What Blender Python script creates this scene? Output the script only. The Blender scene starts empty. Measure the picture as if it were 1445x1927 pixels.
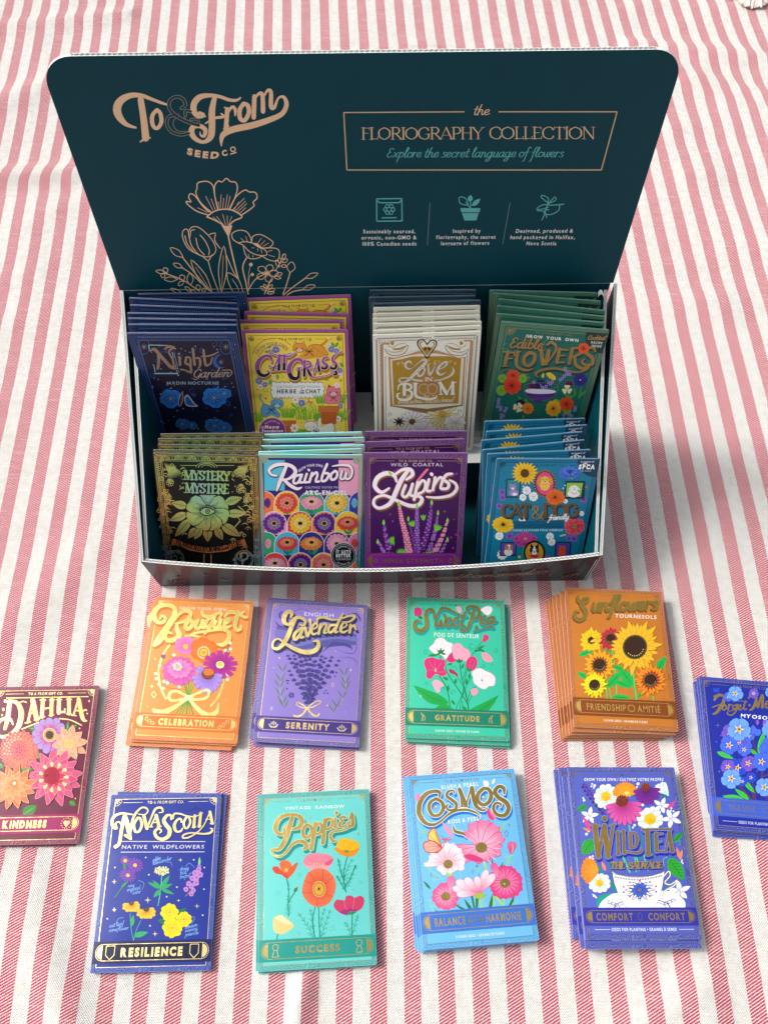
import bpy, bmesh, math, random
from mathutils import Vector, Matrix, noise
random.seed(7)
PI = math.pi
scene = bpy.context.scene
COL = scene.collection

# ------------------------------------------------------------------ camera, world, sun, exposure
cam_d = bpy.data.cameras.new('camera')
cam = bpy.data.objects.new('camera', cam_d)
COL.objects.link(cam)
cam_d.sensor_fit = 'VERTICAL'
cam_d.sensor_height = 24.0
cam_d.lens = 1733.3 / 1927 * 24.0
cam_d.clip_start = 0.02
cam_d.clip_end = 60
CR = Vector((0.998387, 0.049335, 0.028113)); CU = Vector((-0.056782, 0.867438, 0.494295)); CF = Vector((0, 0.495094, -0.86884))
CAMP = Vector((0, 0, 0.725428))
m = Matrix((CR, CU, -CF)).transposed().to_4x4()
m.translation = CAMP
cam.matrix_world = m
scene.camera = cam

SUN_EL, SUN_AZ = math.radians(45), math.radians(169)      # azimuth of the sun, counter-clockwise from +x
world = bpy.data.worlds.new('World')
scene.world = world
world.use_nodes = True
wt = world.node_tree
bgn = wt.nodes.get('Background') or wt.nodes.new('ShaderNodeBackground')
sky = wt.nodes.new('ShaderNodeTexSky')
sky.sky_type = 'NISHITA'
sky.sun_disc = False
sky.sun_elevation = SUN_EL
sky.sun_rotation = PI / 2 - SUN_AZ
sky.air_density = 1.0
sky.dust_density = 7.0
sky.ozone_density = .6
hs_ = wt.nodes.new('ShaderNodeHueSaturation')          # thin high cloud: the blue of the sky is mostly washed out
hs_.inputs['Saturation'].default_value = .3
wt.links.new(sky.outputs['Color'], hs_.inputs['Color'])
wt.links.new(hs_.outputs['Color'], bgn.inputs['Color'])
bgn.inputs['Strength'].default_value = 0.15
sl = bpy.data.lights.new('sun', 'SUN')
sl.energy = 2.05
sl.angle = math.radians(13)
sl.color = (1.0, 0.96, 0.9)
so = bpy.data.objects.new('sun', sl)
COL.objects.link(so)
sd = Vector((math.cos(SUN_EL) * math.cos(SUN_AZ), math.cos(SUN_EL) * math.sin(SUN_AZ), math.sin(SUN_EL)))
so.rotation_euler = sd.to_track_quat('Z', 'Y').to_euler()
scene.view_settings.view_transform = 'Standard'
scene.view_settings.look = 'None'
scene.view_settings.exposure = 0.06
scene.view_settings.gamma = 1.0

# ------------------------------------------------------------------ small tools
def lin(c):
    if isinstance(c, str):
        c = c.lstrip('#')
        c = tuple(int(c[i:i + 2], 16) / 255 for i in (0, 2, 4))
        return tuple(x / 12.92 if x <= .04045 else ((x + .055) / 1.055) ** 2.4 for x in c)
    return c

def mix(a, b, t):
    a, b = lin(a), lin(b)
    return tuple(x + (y - x) * t for x, y in zip(a, b))

def nmat(name):
    mt = bpy.data.materials.new(name)
    mt.use_nodes = True
    nt = mt.node_tree
    b = nt.nodes.get('Principled BSDF')
    return mt, nt, b

def N(nt, typ, **kw):
    n = nt.nodes.new(typ)
    for k, v in kw.items():
        if k.startswith('i_'):
            n.inputs[int(k[2:]) if k[2:].isdigit() else k[2:]].default_value = v
        else:
            setattr(n, k, v)
    return n

def mth(nt, op, a, b=None, c=None):
    n = nt.nodes.new('ShaderNodeMath'); n.operation = op
    for i, v in enumerate((a, b, c)):
        if v is None: continue
        if isinstance(v, (int, float)): n.inputs[i].default_value = v
        else: nt.links.new(v, n.inputs[i])
    return n.outputs[0]

def mixc(nt, f, a, b):
    n = nt.nodes.new('ShaderNodeMix'); n.data_type = 'RGBA'
    for i, v in ((0, f), (6, a), (7, b)):
        if isinstance(v, (int, float)): n.inputs[i].default_value = v
        elif isinstance(v, tuple): n.inputs[i].default_value = (*v, 1) if len(v) == 3 else v
        else: nt.links.new(v, n.inputs[i])
    return n.outputs[2]

# ------------------------------------------------------------------ materials
def puff(nt, b, tc, h0):
    # seeds inside round the face of the packet very slightly
    sx = N(nt, 'ShaderNodeSeparateXYZ'); nt.links.new(tc.outputs['Object'], sx.inputs[0])
    a = mth(nt, 'SUBTRACT', 1.0, mth(nt, 'POWER', mth(nt, 'ABSOLUTE', mth(nt, 'DIVIDE', sx.outputs[0], .0425)), 2.6))
    c = mth(nt, 'SUBTRACT', 1.0, mth(nt, 'POWER', mth(nt, 'ABSOLUTE', mth(nt, 'DIVIDE', mth(nt, 'ADD', sx.outputs[1], .006), .067)), 2.6))
    no = N(nt, 'ShaderNodeTexNoise'); no.inputs['Scale'].default_value = 26; no.inputs['Detail'].default_value = 2
    nt.links.new(tc.outputs['Object'], no.inputs['Vector'])
    h = mth(nt, 'ADD', mth(nt, 'MULTIPLY', mth(nt, 'MULTIPLY', a, c), .0021), mth(nt, 'MULTIPLY', no.outputs['Fac'], .0007))
    h = mth(nt, 'ADD', h, h0)
    bp = N(nt, 'ShaderNodeBump'); bp.inputs['Strength'].default_value = 1; bp.inputs['Distance'].default_value = 1
    nt.links.new(h, bp.inputs['Height']); nt.links.new(bp.outputs[0], b.inputs['Normal'])

def m_print(puffed=True):
    mt, nt, b = nmat('printed_ink')
    a = N(nt, 'ShaderNodeAttribute', attribute_name='Col')
    tc = N(nt, 'ShaderNodeTexCoord')
    no = N(nt, 'ShaderNodeTexNoise'); no.inputs['Scale'].default_value = 900; no.inputs['Detail'].default_value = 2
    nt.links.new(tc.outputs['Object'], no.inputs['Vector'])
    hs = N(nt, 'ShaderNodeHueSaturation')
    nt.links.new(a.outputs['Color'], hs.inputs['Color'])
    nt.links.new(mth(nt, 'MULTIPLY_ADD', no.outputs['Fac'], .14, .93), hs.inputs['Value'])
    nt.links.new(hs.outputs['Color'], b.inputs['Base Color'])
    b.inputs['Roughness'].default_value = .4
    b.inputs['Specular IOR Level'].default_value = .4
    if puffed: puff(nt, b, tc, mth(nt, 'MULTIPLY', no.outputs['Fac'], .00002))
    return mt

def m_ornate():
    # printed border: swirling hairlines, lighter than the ground colour, laid out in card space
    mt, nt, b = nmat('printed_swirl_border')
    a = N(nt, 'ShaderNodeAttribute', attribute_name='Col')
    tc = N(nt, 'ShaderNodeTexCoord')
    vo = N(nt, 'ShaderNodeTexVoronoi'); vo.inputs['Scale'].default_value = 130; vo.inputs['Randomness'].default_value = .7
    no = N(nt, 'ShaderNodeTexNoise'); no.inputs['Scale'].default_value = 120
    nt.links.new(tc.outputs['Object'], vo.inputs['Vector']); nt.links.new(tc.outputs['Object'], no.inputs['Vector'])
    d = mth(nt, 'MULTIPLY_ADD', no.outputs['Fac'], .5, vo.outputs['Distance'])
    s = mth(nt, 'SINE', mth(nt, 'MULTIPLY', d, 46.0))
    f = mth(nt, 'MULTIPLY', mth(nt, 'SMOOTH_MIN', mth(nt, 'MAXIMUM', mth(nt, 'MULTIPLY', s, 1.6), 0.0), 1.0, .2), .36)
    lt = mixc(nt, .24, a.outputs['Color'], (1.0, 1.0, 1.0))
    dk = mixc(nt, .14, a.outputs['Color'], (0.0, 0.0, 0.0))
    nt.links.new(mixc(nt, f, dk, lt), b.inputs['Base Color'])
    puff(nt, b, tc, mth(nt, 'MULTIPLY', f, .00003))
    b.inputs['Roughness'].default_value = .42
    return mt

def m_foil(name, col, rough=.3):
    mt, nt, b = nmat(name)
    tc = N(nt, 'ShaderNodeTexCoord')
    no = N(nt, 'ShaderNodeTexNoise'); no.inputs['Scale'].default_value = 260; no.inputs['Detail'].default_value = 3
    nt.links.new(tc.outputs['Object'], no.inputs['Vector'])
    at_ = N(nt, 'ShaderNodeAttribute', attribute_name='Col')
    nt.links.new(mixc(nt, .1, at_.outputs['Color'], col), b.inputs['Base Color'])  # foil tone differs by packet
    b.inputs['Metallic'].default_value = .6
    nt.links.new(mth(nt, 'MULTIPLY_ADD', no.outputs['Fac'], .12, rough - .06), b.inputs['Roughness'])
    n2 = N(nt, 'ShaderNodeTexNoise'); n2.inputs['Scale'].default_value = 75; n2.inputs['Detail'].default_value = 2
    nt.links.new(tc.outputs['Object'], n2.inputs['Vector'])
    puff(nt, b, tc, mth(nt, 'MULTIPLY_ADD', n2.outputs['Fac'], .0011, mth(nt, 'MULTIPLY', no.outputs['Fac'], .0001)))
    return mt

def m_holo():
    mt, nt, b = nmat('holographic_foil')
    tc = N(nt, 'ShaderNodeTexCoord')
    mp = N(nt, 'ShaderNodeMapping'); mp.inputs['Location'].default_value = (.004, -.030, 0); mp.inputs['Scale'].default_value = (1.25, 1, 1)
    no = N(nt, 'ShaderNodeTexNoise'); no.inputs['Scale'].default_value = 28; no.inputs['Detail'].default_value = 1
    nt.links.new(tc.outputs['Object'], mp.inputs['Vector']); nt.links.new(tc.outputs['Object'], no.inputs['Vector'])
    ln_ = N(nt, 'ShaderNodeVectorMath', operation='LENGTH'); nt.links.new(mp.outputs[0], ln_.inputs[0])
    lw = N(nt, 'ShaderNodeLayerWeight'); lw.inputs['Blend'].default_value = .5
    h = mth(nt, 'ADD', mth(nt, 'MULTIPLY', ln_.outputs['Value'], 11.0), mth(nt, 'MULTIPLY_ADD', no.outputs['Fac'], .5, -.25))
    h = mth(nt, 'ADD', h, mth(nt, 'MULTIPLY', lw.outputs['Facing'], .35))
    rp = N(nt, 'ShaderNodeValToRGB')  # rainbow sheen painted into the base colour, in rings about the title
    e = rp.color_ramp.elements
    e[0].position = 0; e[0].color = (.35, .75, 1, 1)
    e[1].position = 1; e[1].color = (.55, .42, .95, 1)
    for p_, c_ in ((.16, (.25, .95, .75)), (.34, (.35, .95, .35)), (.5, (.85, .9, .3)), (.64, (.95, .62, .2)), (.8, (.85, .40, .2)), (.92, (.5, .75, .9))):
        x = e.new(p_); x.color = (*c_, 1)
    nt.links.new(mth(nt, 'FRACT', h), rp.inputs[0])
    at_ = N(nt, 'ShaderNodeAttribute', attribute_name='Col')
    nt.links.new(mixc(nt, .4, rp.outputs[0], at_.outputs['Color']), b.inputs['Base Color'])
    b.inputs['Metallic'].default_value = .6
    b.inputs['Roughness'].default_value = .3
    return mt

def m_plain(name, col, rough=.6, spec=.5, bump=0.0, scale=400, var=.08):
    mt, nt, b = nmat(name)
    tc = N(nt, 'ShaderNodeTexCoord')
    no = N(nt, 'ShaderNodeTexNoise'); no.inputs['Scale'].default_value = scale; no.inputs['Detail'].default_value = 4
    nt.links.new(tc.outputs['Object'], no.inputs['Vector'])
    c = lin(col)
    nt.links.new(mixc(nt, no.outputs['Fac'], tuple(x * (1 - var) for x in c), tuple(min(1, x * (1 + var)) for x in c)), b.inputs['Base Color'])
    b.inputs['Roughness'].default_value = rough
    b.inputs['Specular IOR Level'].default_value = spec
    if bump:
        bp = N(nt, 'ShaderNodeBump'); bp.inputs['Strength'].default_value = bump; bp.inputs['Distance'].default_value = .0005
        nt.links.new(no.outputs['Fac'], bp.inputs['Height']); nt.links.new(bp.outputs[0], b.inputs['Normal'])
    return mt

def m_board(name, col, rough, spec=.5):
    # coated corrugated board: satin ink over faint vertical flutes
    mt, nt, b = nmat(name)
    tc = N(nt, 'ShaderNodeTexCoord')
    no = N(nt, 'ShaderNodeTexNoise'); no.inputs['Scale'].default_value = 30; no.inputs['Detail'].default_value = 6
    n2 = N(nt, 'ShaderNodeTexNoise'); n2.inputs['Scale'].default_value = 1500
    wv = N(nt, 'ShaderNodeTexWave'); wv.inputs['Scale'].default_value = 60; wv.inputs['Distortion'].default_value = .4
    for x in (no, n2, wv): nt.links.new(tc.outputs['Object'], x.inputs['Vector'])
    c = lin(col)
    nt.links.new(mixc(nt, no.outputs['Fac'], tuple(x * .86 for x in c), tuple(x * 1.14 for x in c)), b.inputs['Base Color'])
    nt.links.new(mth(nt, 'MULTIPLY_ADD', no.outputs['Fac'], .16, rough - .08), b.inputs['Roughness'])
    b.inputs['Specular IOR Level'].default_value = spec
    h = mth(nt, 'ADD', mth(nt, 'MULTIPLY', n2.outputs['Fac'], .25), mth(nt, 'MULTIPLY', wv.outputs['Fac'], .3))
    bp = N(nt, 'ShaderNodeBump'); bp.inputs['Strength'].default_value = .1; bp.inputs['Distance'].default_value = .0005
    nt.links.new(h, bp.inputs['Height']); nt.links.new(bp.outputs[0], b.inputs['Normal'])
    return mt

def m_cloth():
    mt, nt, b = nmat('striped_cotton')
    a = N(nt, 'ShaderNodeAttribute', attribute_name='weft')      # x: stripe count, y,z: metres across / along the cloth
    sx = N(nt, 'ShaderNodeSeparateXYZ'); nt.links.new(a.outputs['Vector'], sx.inputs[0])
    u, X, Y = sx.outputs[0], sx.outputs[1], sx.outputs[2]
    tc = N(nt, 'ShaderNodeTexCoord')
    nz = N(nt, 'ShaderNodeTexNoise'); nz.inputs['Scale'].default_value = 700; nz.inputs['Detail'].default_value = 2
    n1 = N(nt, 'ShaderNodeTexNoise'); n1.inputs['Scale'].default_value = 25; n1.inputs['Detail'].default_value = 4
    mp = N(nt, 'ShaderNodeMapping'); mp.inputs['Scale'].default_value = (60, 900, 1)
    n3 = N(nt, 'ShaderNodeTexNoise'); n3.inputs['Scale'].default_value = 1; n3.inputs['Detail'].default_value = 3
    nt.links.new(tc.outputs['Object'], nz.inputs['Vector']); nt.links.new(tc.outputs['Object'], n1.inputs['Vector'])
    nt.links.new(tc.outputs['Object'], mp.inputs['Vector']); nt.links.new(mp.outputs[0], n3.inputs['Vector'])
    ud = mth(nt, 'ADD', u, mth(nt, 'MULTIPLY_ADD', nz.outputs['Fac'], .04, -.02))
    tri = mth(nt, 'ABSOLUTE', mth(nt, 'SUBTRACT', mth(nt, 'FRACT', mth(nt, 'ADD', ud, .5)), .5))      # 0 in the middle of a red stripe
    red = N(nt, 'ShaderNodeMapRange', interpolation_type='SMOOTHSTEP'); red.inputs[1].default_value = .252; red.inputs[2].default_value = .236
    nt.links.new(tri, red.inputs[0])
    # warp ends every 1.0 mm, picks every 1.15 mm
    def sn(v, k, ph=0.0): return mth(nt, 'SINE', mth(nt, 'MULTIPLY_ADD', v, k, ph))
    kx, ky = 2 * PI / .0016, 2 * PI / .0019
    jx = mth(nt, 'MULTIPLY_ADD', n1.outputs['Fac'], .0016, X)
    jy = mth(nt, 'MULTIPLY_ADD', n1.outputs['Fac'], .0022, Y)
    # twill: diagonal lines of pale weft, broken into short floats
    dg = mth(nt, 'SUBTRACT', mth(nt, 'MULTIPLY', jy, 1.0), mth(nt, 'MULTIPLY', jx, .62))
    tw = sn(dg, 2 * PI / .0021)
    br = sn(mth(nt, 'ADD', jx, mth(nt, 'MULTIPLY', jy, .35)), 2 * PI / .0017)
    pale = N(nt, 'ShaderNodeMapRange', interpolation_type='SMOOTHSTEP'); pale.inputs[1].default_value = -.15; pale.inputs[2].default_value = .6
    nt.links.new(mth(nt, 'MULTIPLY_ADD', br, .32, tw), pale.inputs[0])
    redc = mixc(nt, n3.outputs['Fac'], (.44, .018, .06), (.66, .08, .15))
    slub = N(nt, 'ShaderNodeMapRange', interpolation_type='SMOOTHSTEP'); slub.inputs[1].default_value = .52; slub.inputs[2].default_value = .72
    nt.links.new(n3.outputs['Fac'], slub.inputs[0])
    redc = mixc(nt, mth(nt, 'MULTIPLY', slub.outputs[0], .38), redc, (.86, .66, .66))
    redw = mixc(nt, mth(nt, 'MULTIPLY', pale.outputs[0], .84), redc, (.84, .74, .72))
    # plain weave: small dark gaps
    gp = mth(nt, 'MULTIPLY', sn(jx, kx), sn(jy, ky))
    gap = N(nt, 'ShaderNodeMapRange', interpolation_type='SMOOTHSTEP'); gap.inputs[1].default_value = .35; gap.inputs[2].default_value = .95
    nt.links.new(gp, gap.inputs[0])
    wh = mixc(nt, n3.outputs['Fac'], (.68, .66, .62), (.85, .835, .80))
    whw = mixc(nt, mth(nt, 'MULTIPLY', gap.outputs[0], .75), wh, (.22, .22, .215))
    base = mixc(nt, red.outputs[0], whw, redw)
    n4 = N(nt, 'ShaderNodeTexNoise'); n4.inputs['Scale'].default_value = 160; n4.inputs['Detail'].default_value = 5; n4.inputs['Roughness'].default_value = .7
    nt.links.new(tc.outputs['Object'], n4.inputs['Vector'])
    base = mixc(nt, mth(nt, 'MULTIPLY', mth(nt, 'SUBTRACT', n4.outputs['Fac'], .44), .95), base, (.30, .25, .21))
    # a few slubs and specks of plant dust
    vo = N(nt, 'ShaderNodeTexVoronoi'); vo.inputs['Scale'].default_value = 15
    nt.links.new(tc.outputs['Object'], vo.inputs['Vector'])
    sp = N(nt, 'ShaderNodeMapRange'); sp.inputs[1].default_value = .026; sp.inputs[2].default_value = .012
    nt.links.new(vo.outputs['Distance'], sp.inputs[0])
    vc = N(nt, 'ShaderNodeSeparateXYZ'); nt.links.new(vo.outputs['Color'], vc.inputs[0])
    few = mth(nt, 'GREATER_THAN', vc.outputs[0], .72)
    base = mixc(nt, mth(nt, 'MULTIPLY', mth(nt, 'MULTIPLY', sp.outputs[0], few), .7), base, (.16, .10, .08))
    nt.links.new(base, b.inputs['Base Color'])
    b.inputs['Roughness'].default_value = .9
    b.inputs['Specular IOR Level'].default_value = .15
    b.inputs['Sheen Weight'].default_value = .35
    b.inputs['Sheen Roughness'].default_value = .4
    hh = mth(nt, 'ADD', mth(nt, 'MULTIPLY', gp, -.5), mth(nt, 'MULTIPLY', mth(nt, 'MULTIPLY', red.outputs[0], tw), .9))
    hh = mth(nt, 'ADD', hh, mth(nt, 'MULTIPLY', nz.outputs['Fac'], .8))
    bp = N(nt, 'ShaderNodeBump'); bp.inputs['Strength'].default_value = .6; bp.inputs['Distance'].default_value = .0008
    nt.links.new(hh, bp.inputs['Height']); nt.links.new(bp.outputs[0], b.inputs['Normal'])
    return mt

M = dict(print=m_print(), ornate=m_ornate(), gold=m_foil('gold_foil', (.80, .60, .26), .34), holo=m_holo(),
         paper=m_plain('white_paper_board', '#dfe2df', .75, .3, .15, 900, .05), cloth=m_cloth(),
         outer=m_board('dark_coated_board', '#2c2c33', .24), teal=m_board('teal_coated_board', '#034653', .46, .16),
         tan=m_plain('copper_ink', '#cfa27a', .45, .5, 0, 500, .06), grey=m_plain('grey_board', '#8f8f8a', .8, .3, .1, 600, .08))
M['tan'].node_tree.nodes['Principled BSDF'].inputs['Metallic'].default_value = .25
FLATINK = m_print(False)
SLOTS = [M['print'], M['gold'], M['holo'], M['ornate']]
PR, GO, HO, OR = 0, 1, 2, 3

def put(name, mesh, parent=None, **props):
    o = bpy.data.objects.new(name, mesh)
    COL.objects.link(o)
    if parent is not None: o.parent = parent
    for k, v in props.items(): o[k] = v
    return o

def mesh_from(name, vs, fs, mats=(), mi=None, smooth=False):
    me = bpy.data.meshes.new(name)
    me.from_pydata([tuple(v) for v in vs], [], fs)
    for x in mats: me.materials.append(x)
    if mi: me.polygons.foreach_set('material_index', mi)
    if smooth: me.polygons.foreach_set('use_smooth', [True] * len(me.polygons))
    me.update()
    return me

# ------------------------------------------------------------------ artwork engine (flat print, traced in photo pixels, mapped to the card's own millimetres)
def solve(A, B):
    n = len(B); Mx = [r[:] + [b] for r, b in zip(A, B)]
    for i in range(n):
        p = max(range(i, n), key=lambda r: abs(Mx[r][i])); Mx[i], Mx[p] = Mx[p], Mx[i]
        for r in range(n):
            if r != i and Mx[r][i]:
                f = Mx[r][i] / Mx[i][i]
                Mx[r] = [a - f * c for a, c in zip(Mx[r], Mx[i])]
    return [Mx[i][n] / Mx[i][i] for i in range(n)]

def homog(src, dst):
    A, B = [], []
    for (x, y), (u, v) in zip(src, dst):
        A.append([x, y, 1, 0, 0, 0, -u * x, -u * y]); B.append(u)
        A.append([0, 0, 0, x, y, 1, -v * x, -v * y]); B.append(v)
    h = solve(A, B)
    def f(x, y):
        w = h[6] * x + h[7] * y + 1
        return (h[0] * x + h[1] * y + h[2]) / w, (h[3] * x + h[4] * y + h[5]) / w
    return f

def catmull(P, n=5, closed=False):
    P = [tuple(p) for p in P]
    if len(P) < 3: 
        out = []
        (x0, *r0), (x1, *r1) = (P[0], P[-1])
        for i in range(3):
            t = i / 2
            out.append(tuple(a + (b - a) * t for a, b in zip(P[0], P[-1])))
        return out
    out = []
    L = len(P)
    rng = range(L) if closed else range(L - 1)
    for i in rng:
        p0 = P[(i - 1) % L] if (closed or i > 0) else P[0]
        p1 = P[i]; p2 = P[(i + 1) % L]
        p3 = P[(i + 2) % L] if (closed or i + 2 < L) else P[-1]
        for j in range(n):
            t = j / n
            out.append(tuple(.5 * (2 * b + (c - a) * t + (2 * a - 5 * b + 4 * c - d) * t * t + (3 * b - a - 3 * c + d) * t ** 3)
                             for a, b, c, d in zip(p0, p1, p2, p3)))
    if not closed: out.append(P[-1])
    return out

GL = {}
def glyph(c, off):
    k = (c, off)
    if k in GL: return GL[k]
    cu = bpy.data.curves.new('g', 'FONT'); cu.body = c; cu.size = 1; cu.offset = off
    cu.resolution_u = 3
    ob = bpy.data.objects.new('g', cu)
    COL.objects.link(ob)
    dg = bpy.context.evaluated_depsgraph_get()
    me = ob.evaluated_get(dg).to_mesh()
    vs = [(v.co.x, v.co.y) for v in me.vertices]
    fs = [tuple(p.vertices) for p in me.polygons]
    ob.evaluated_get(dg).to_mesh_clear()
    bpy.data.objects.remove(ob); bpy.data.curves.remove(cu)
    if c == ' ': a = .3
    else: a = max([v[0] for v in vs] or [.3]) + .07 + off
    GL[k] = (vs, fs, a)
    return GL[k]
CAP = 0.72

# pen-drawn roman capitals: strokes (points, weight) in a unit-height box, y up; serifs are (x, y) ends
def _s(x): return ([(x, 0), (x, 1)], 1)
RC = {
 'A': ([([(0, 0), (.36, 1)], .42), ([(.36, 1), (.72, 0)], 1), ([(.13, .33), (.6, .33)], .4)], [(0, 0), (.72, 0)], .74),
 'B': ([_s(.12), ([(.12, 1), (.38, 1), (.5, .78), (.38, .54), (.12, .53)], 1), ([(.12, .53), (.42, .53), (.58, .27), (.42, 0), (.12, 0)], 1)], [(.1, 0), (.1, 1)], .62),
 'C': ([([(.68, .78), (.6, .93), (.4, 1), (.12, .82), (.04, .5), (.12, .18), (.4, 0), (.62, .06), (.7, .22)], 1)], [], .74),
 'D': ([_s(.12), ([(.12, 1), (.42, .98), (.7, .75), (.7, .25), (.42, .02), (.12, 0)], 1)], [(.1, 0), (.1, 1)], .78),
 'E': ([_s(.12), ([(.12, .97), (.52, .97)], .5), ([(.12, .52), (.44, .52)], .5), ([(.12, .03), (.55, .03)], .5), ([(.52, 1), (.52, .82)], .4), ([(.55, 0), (.55, .2)], .4)], [(.1, 0), (.1, 1)], .6),
 'F': ([_s(.12), ([(.12, .97), (.52, .97)], .5), ([(.12, .52), (.44, .52)], .5), ([(.52, 1), (.52, .8)], .4)], [(.12, 0), (.1, 1)], .55),
 'G': ([([(.68, .78), (.6, .93), (.4, 1), (.12, .82), (.04, .5), (.12, .18), (.4, 0), (.62, .06), (.7, .2), (.7, .42)], 1), ([(.5, .43), (.82, .43)], .4)], [], .8),
 'H': ([_s(.12), _s(.66), ([(.12, .52), (.66, .52)], .45)], [(.12, 0), (.12, 1), (.66, 0), (.66, 1)], .8),
 'I': ([_s(.12)], [(.12, 0), (.12, 1)], .26),
 'J': ([([(.3, 1), (.3, .2), (.18, 0), (0, .08)], 1)], [(.3, 1)], .42),
 'K': ([_s(.12), ([(.6, 1), (.14, .45)], .5), ([(.25, .58), (.66, 0)], 1)], [(.12, 0), (.12, 1), (.66, 0), (.6, 1)], .7),
 'L': ([_s(.12), ([(.12, .03), (.52, .03)], .5), ([(.52, 0), (.52, .22)], .4)], [(.1, 0), (.12, 1)], .56),
 'M': ([([(.08, 0), (.12, 1)], .5), ([(.12, 1), (.45, .06)], 1), ([(.45, .06), (.78, 1)], .5), ([(.78, 1), (.84, 0)], 1)], [(.08, 0), (.84, 0), (.08, 1), (.8, 1)], .94),
 'N': ([([(.1, 0), (.1, 1)], .5), ([(.1, 1), (.68, 0)], 1), ([(.68, 0), (.68, 1)], .5)], [(.1, 0), (.68, 1), (.06, 1)], .8),
 'O': ([([(.4, 1), (.1, .8), (.03, .5), (.1, .2), (.4, 0), (.7, .2), (.77, .5), (.7, .8), (.4, 1)], 1)], [], .84),
 'P': ([_s(.12), ([(.12, 1), (.42, 1), (.57, .74), (.42, .47), (.12, .46)], 1)], [(.12, 0), (.1, 1)], .6),
 'R': ([_s(.12), ([(.12, 1), (.42, 1), (.56, .75), (.42, .5), (.12, .49)], 1), ([(.32, .49), (.68, 0)], 1)], [(.12, 0), (.1, 1), (.68, 0)], .7),
 'S': ([([(.5, .76), (.46, .92), (.28, 1), (.08, .85), (.12, .64), (.42, .42), (.52, .2), (.28, 0), (.08, .07), (.04, .24)], 1)], [], .58),
 'T': ([([(.34, 0), (.34, 1)], 1), ([(.02, .97), (.66, .97)], .5), ([(.02, 1), (.02, .8)], .4), ([(.66, 1), (.66, .8)], .4)], [(.34, 0)], .68),
 'U': ([([(.12, 1), (.12, .3), (.2, .05), (.4, 0), (.6, .08), (.66, .3), (.66, 1)], 1)], [(.12, 1), (.66, 1)], .78),
 'V': ([([(0, 1), (.36, 0)], 1), ([(.36, 0), (.68, 1)], .45)], [(0, 1), (.68, 1)], .7),
 'W': ([([(0, 1), (.26, 0)], 1), ([(.26, 0), (.5, 1)], .5), ([(.5, 1), (.76, 0)], 1), ([(.76, 0), (1, 1)], .45)], [(0, 1), (.5, 1), (1, 1)], 1.02),
 'Y': ([([(0, 1), (.34, .48)], 1), ([(.34, .48), (.66, 1)], .45), ([(.34, .48), (.34, 0)], 1)], [(0, 1), (.66, 1), (.34, 0)], .68),
 '&': ([([(.8, .5), (.6, .1), (.3, 0), (.05, .22), (.2, .5), (.45, .72), (.42, .95), (.26, 1), (.16, .8), (.35, .45), (.8, 0)], 1)], [], .86),
 '.': ([([(.08, .03), (.12, .03)], 1)], [], .25), ' ': ([], [], .3),
}
BW = [(.75, .82), (.5, 1), (.17, .75), (.12, .3), (.35, 0), (.65, .3), (.78, .95)]
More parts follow.
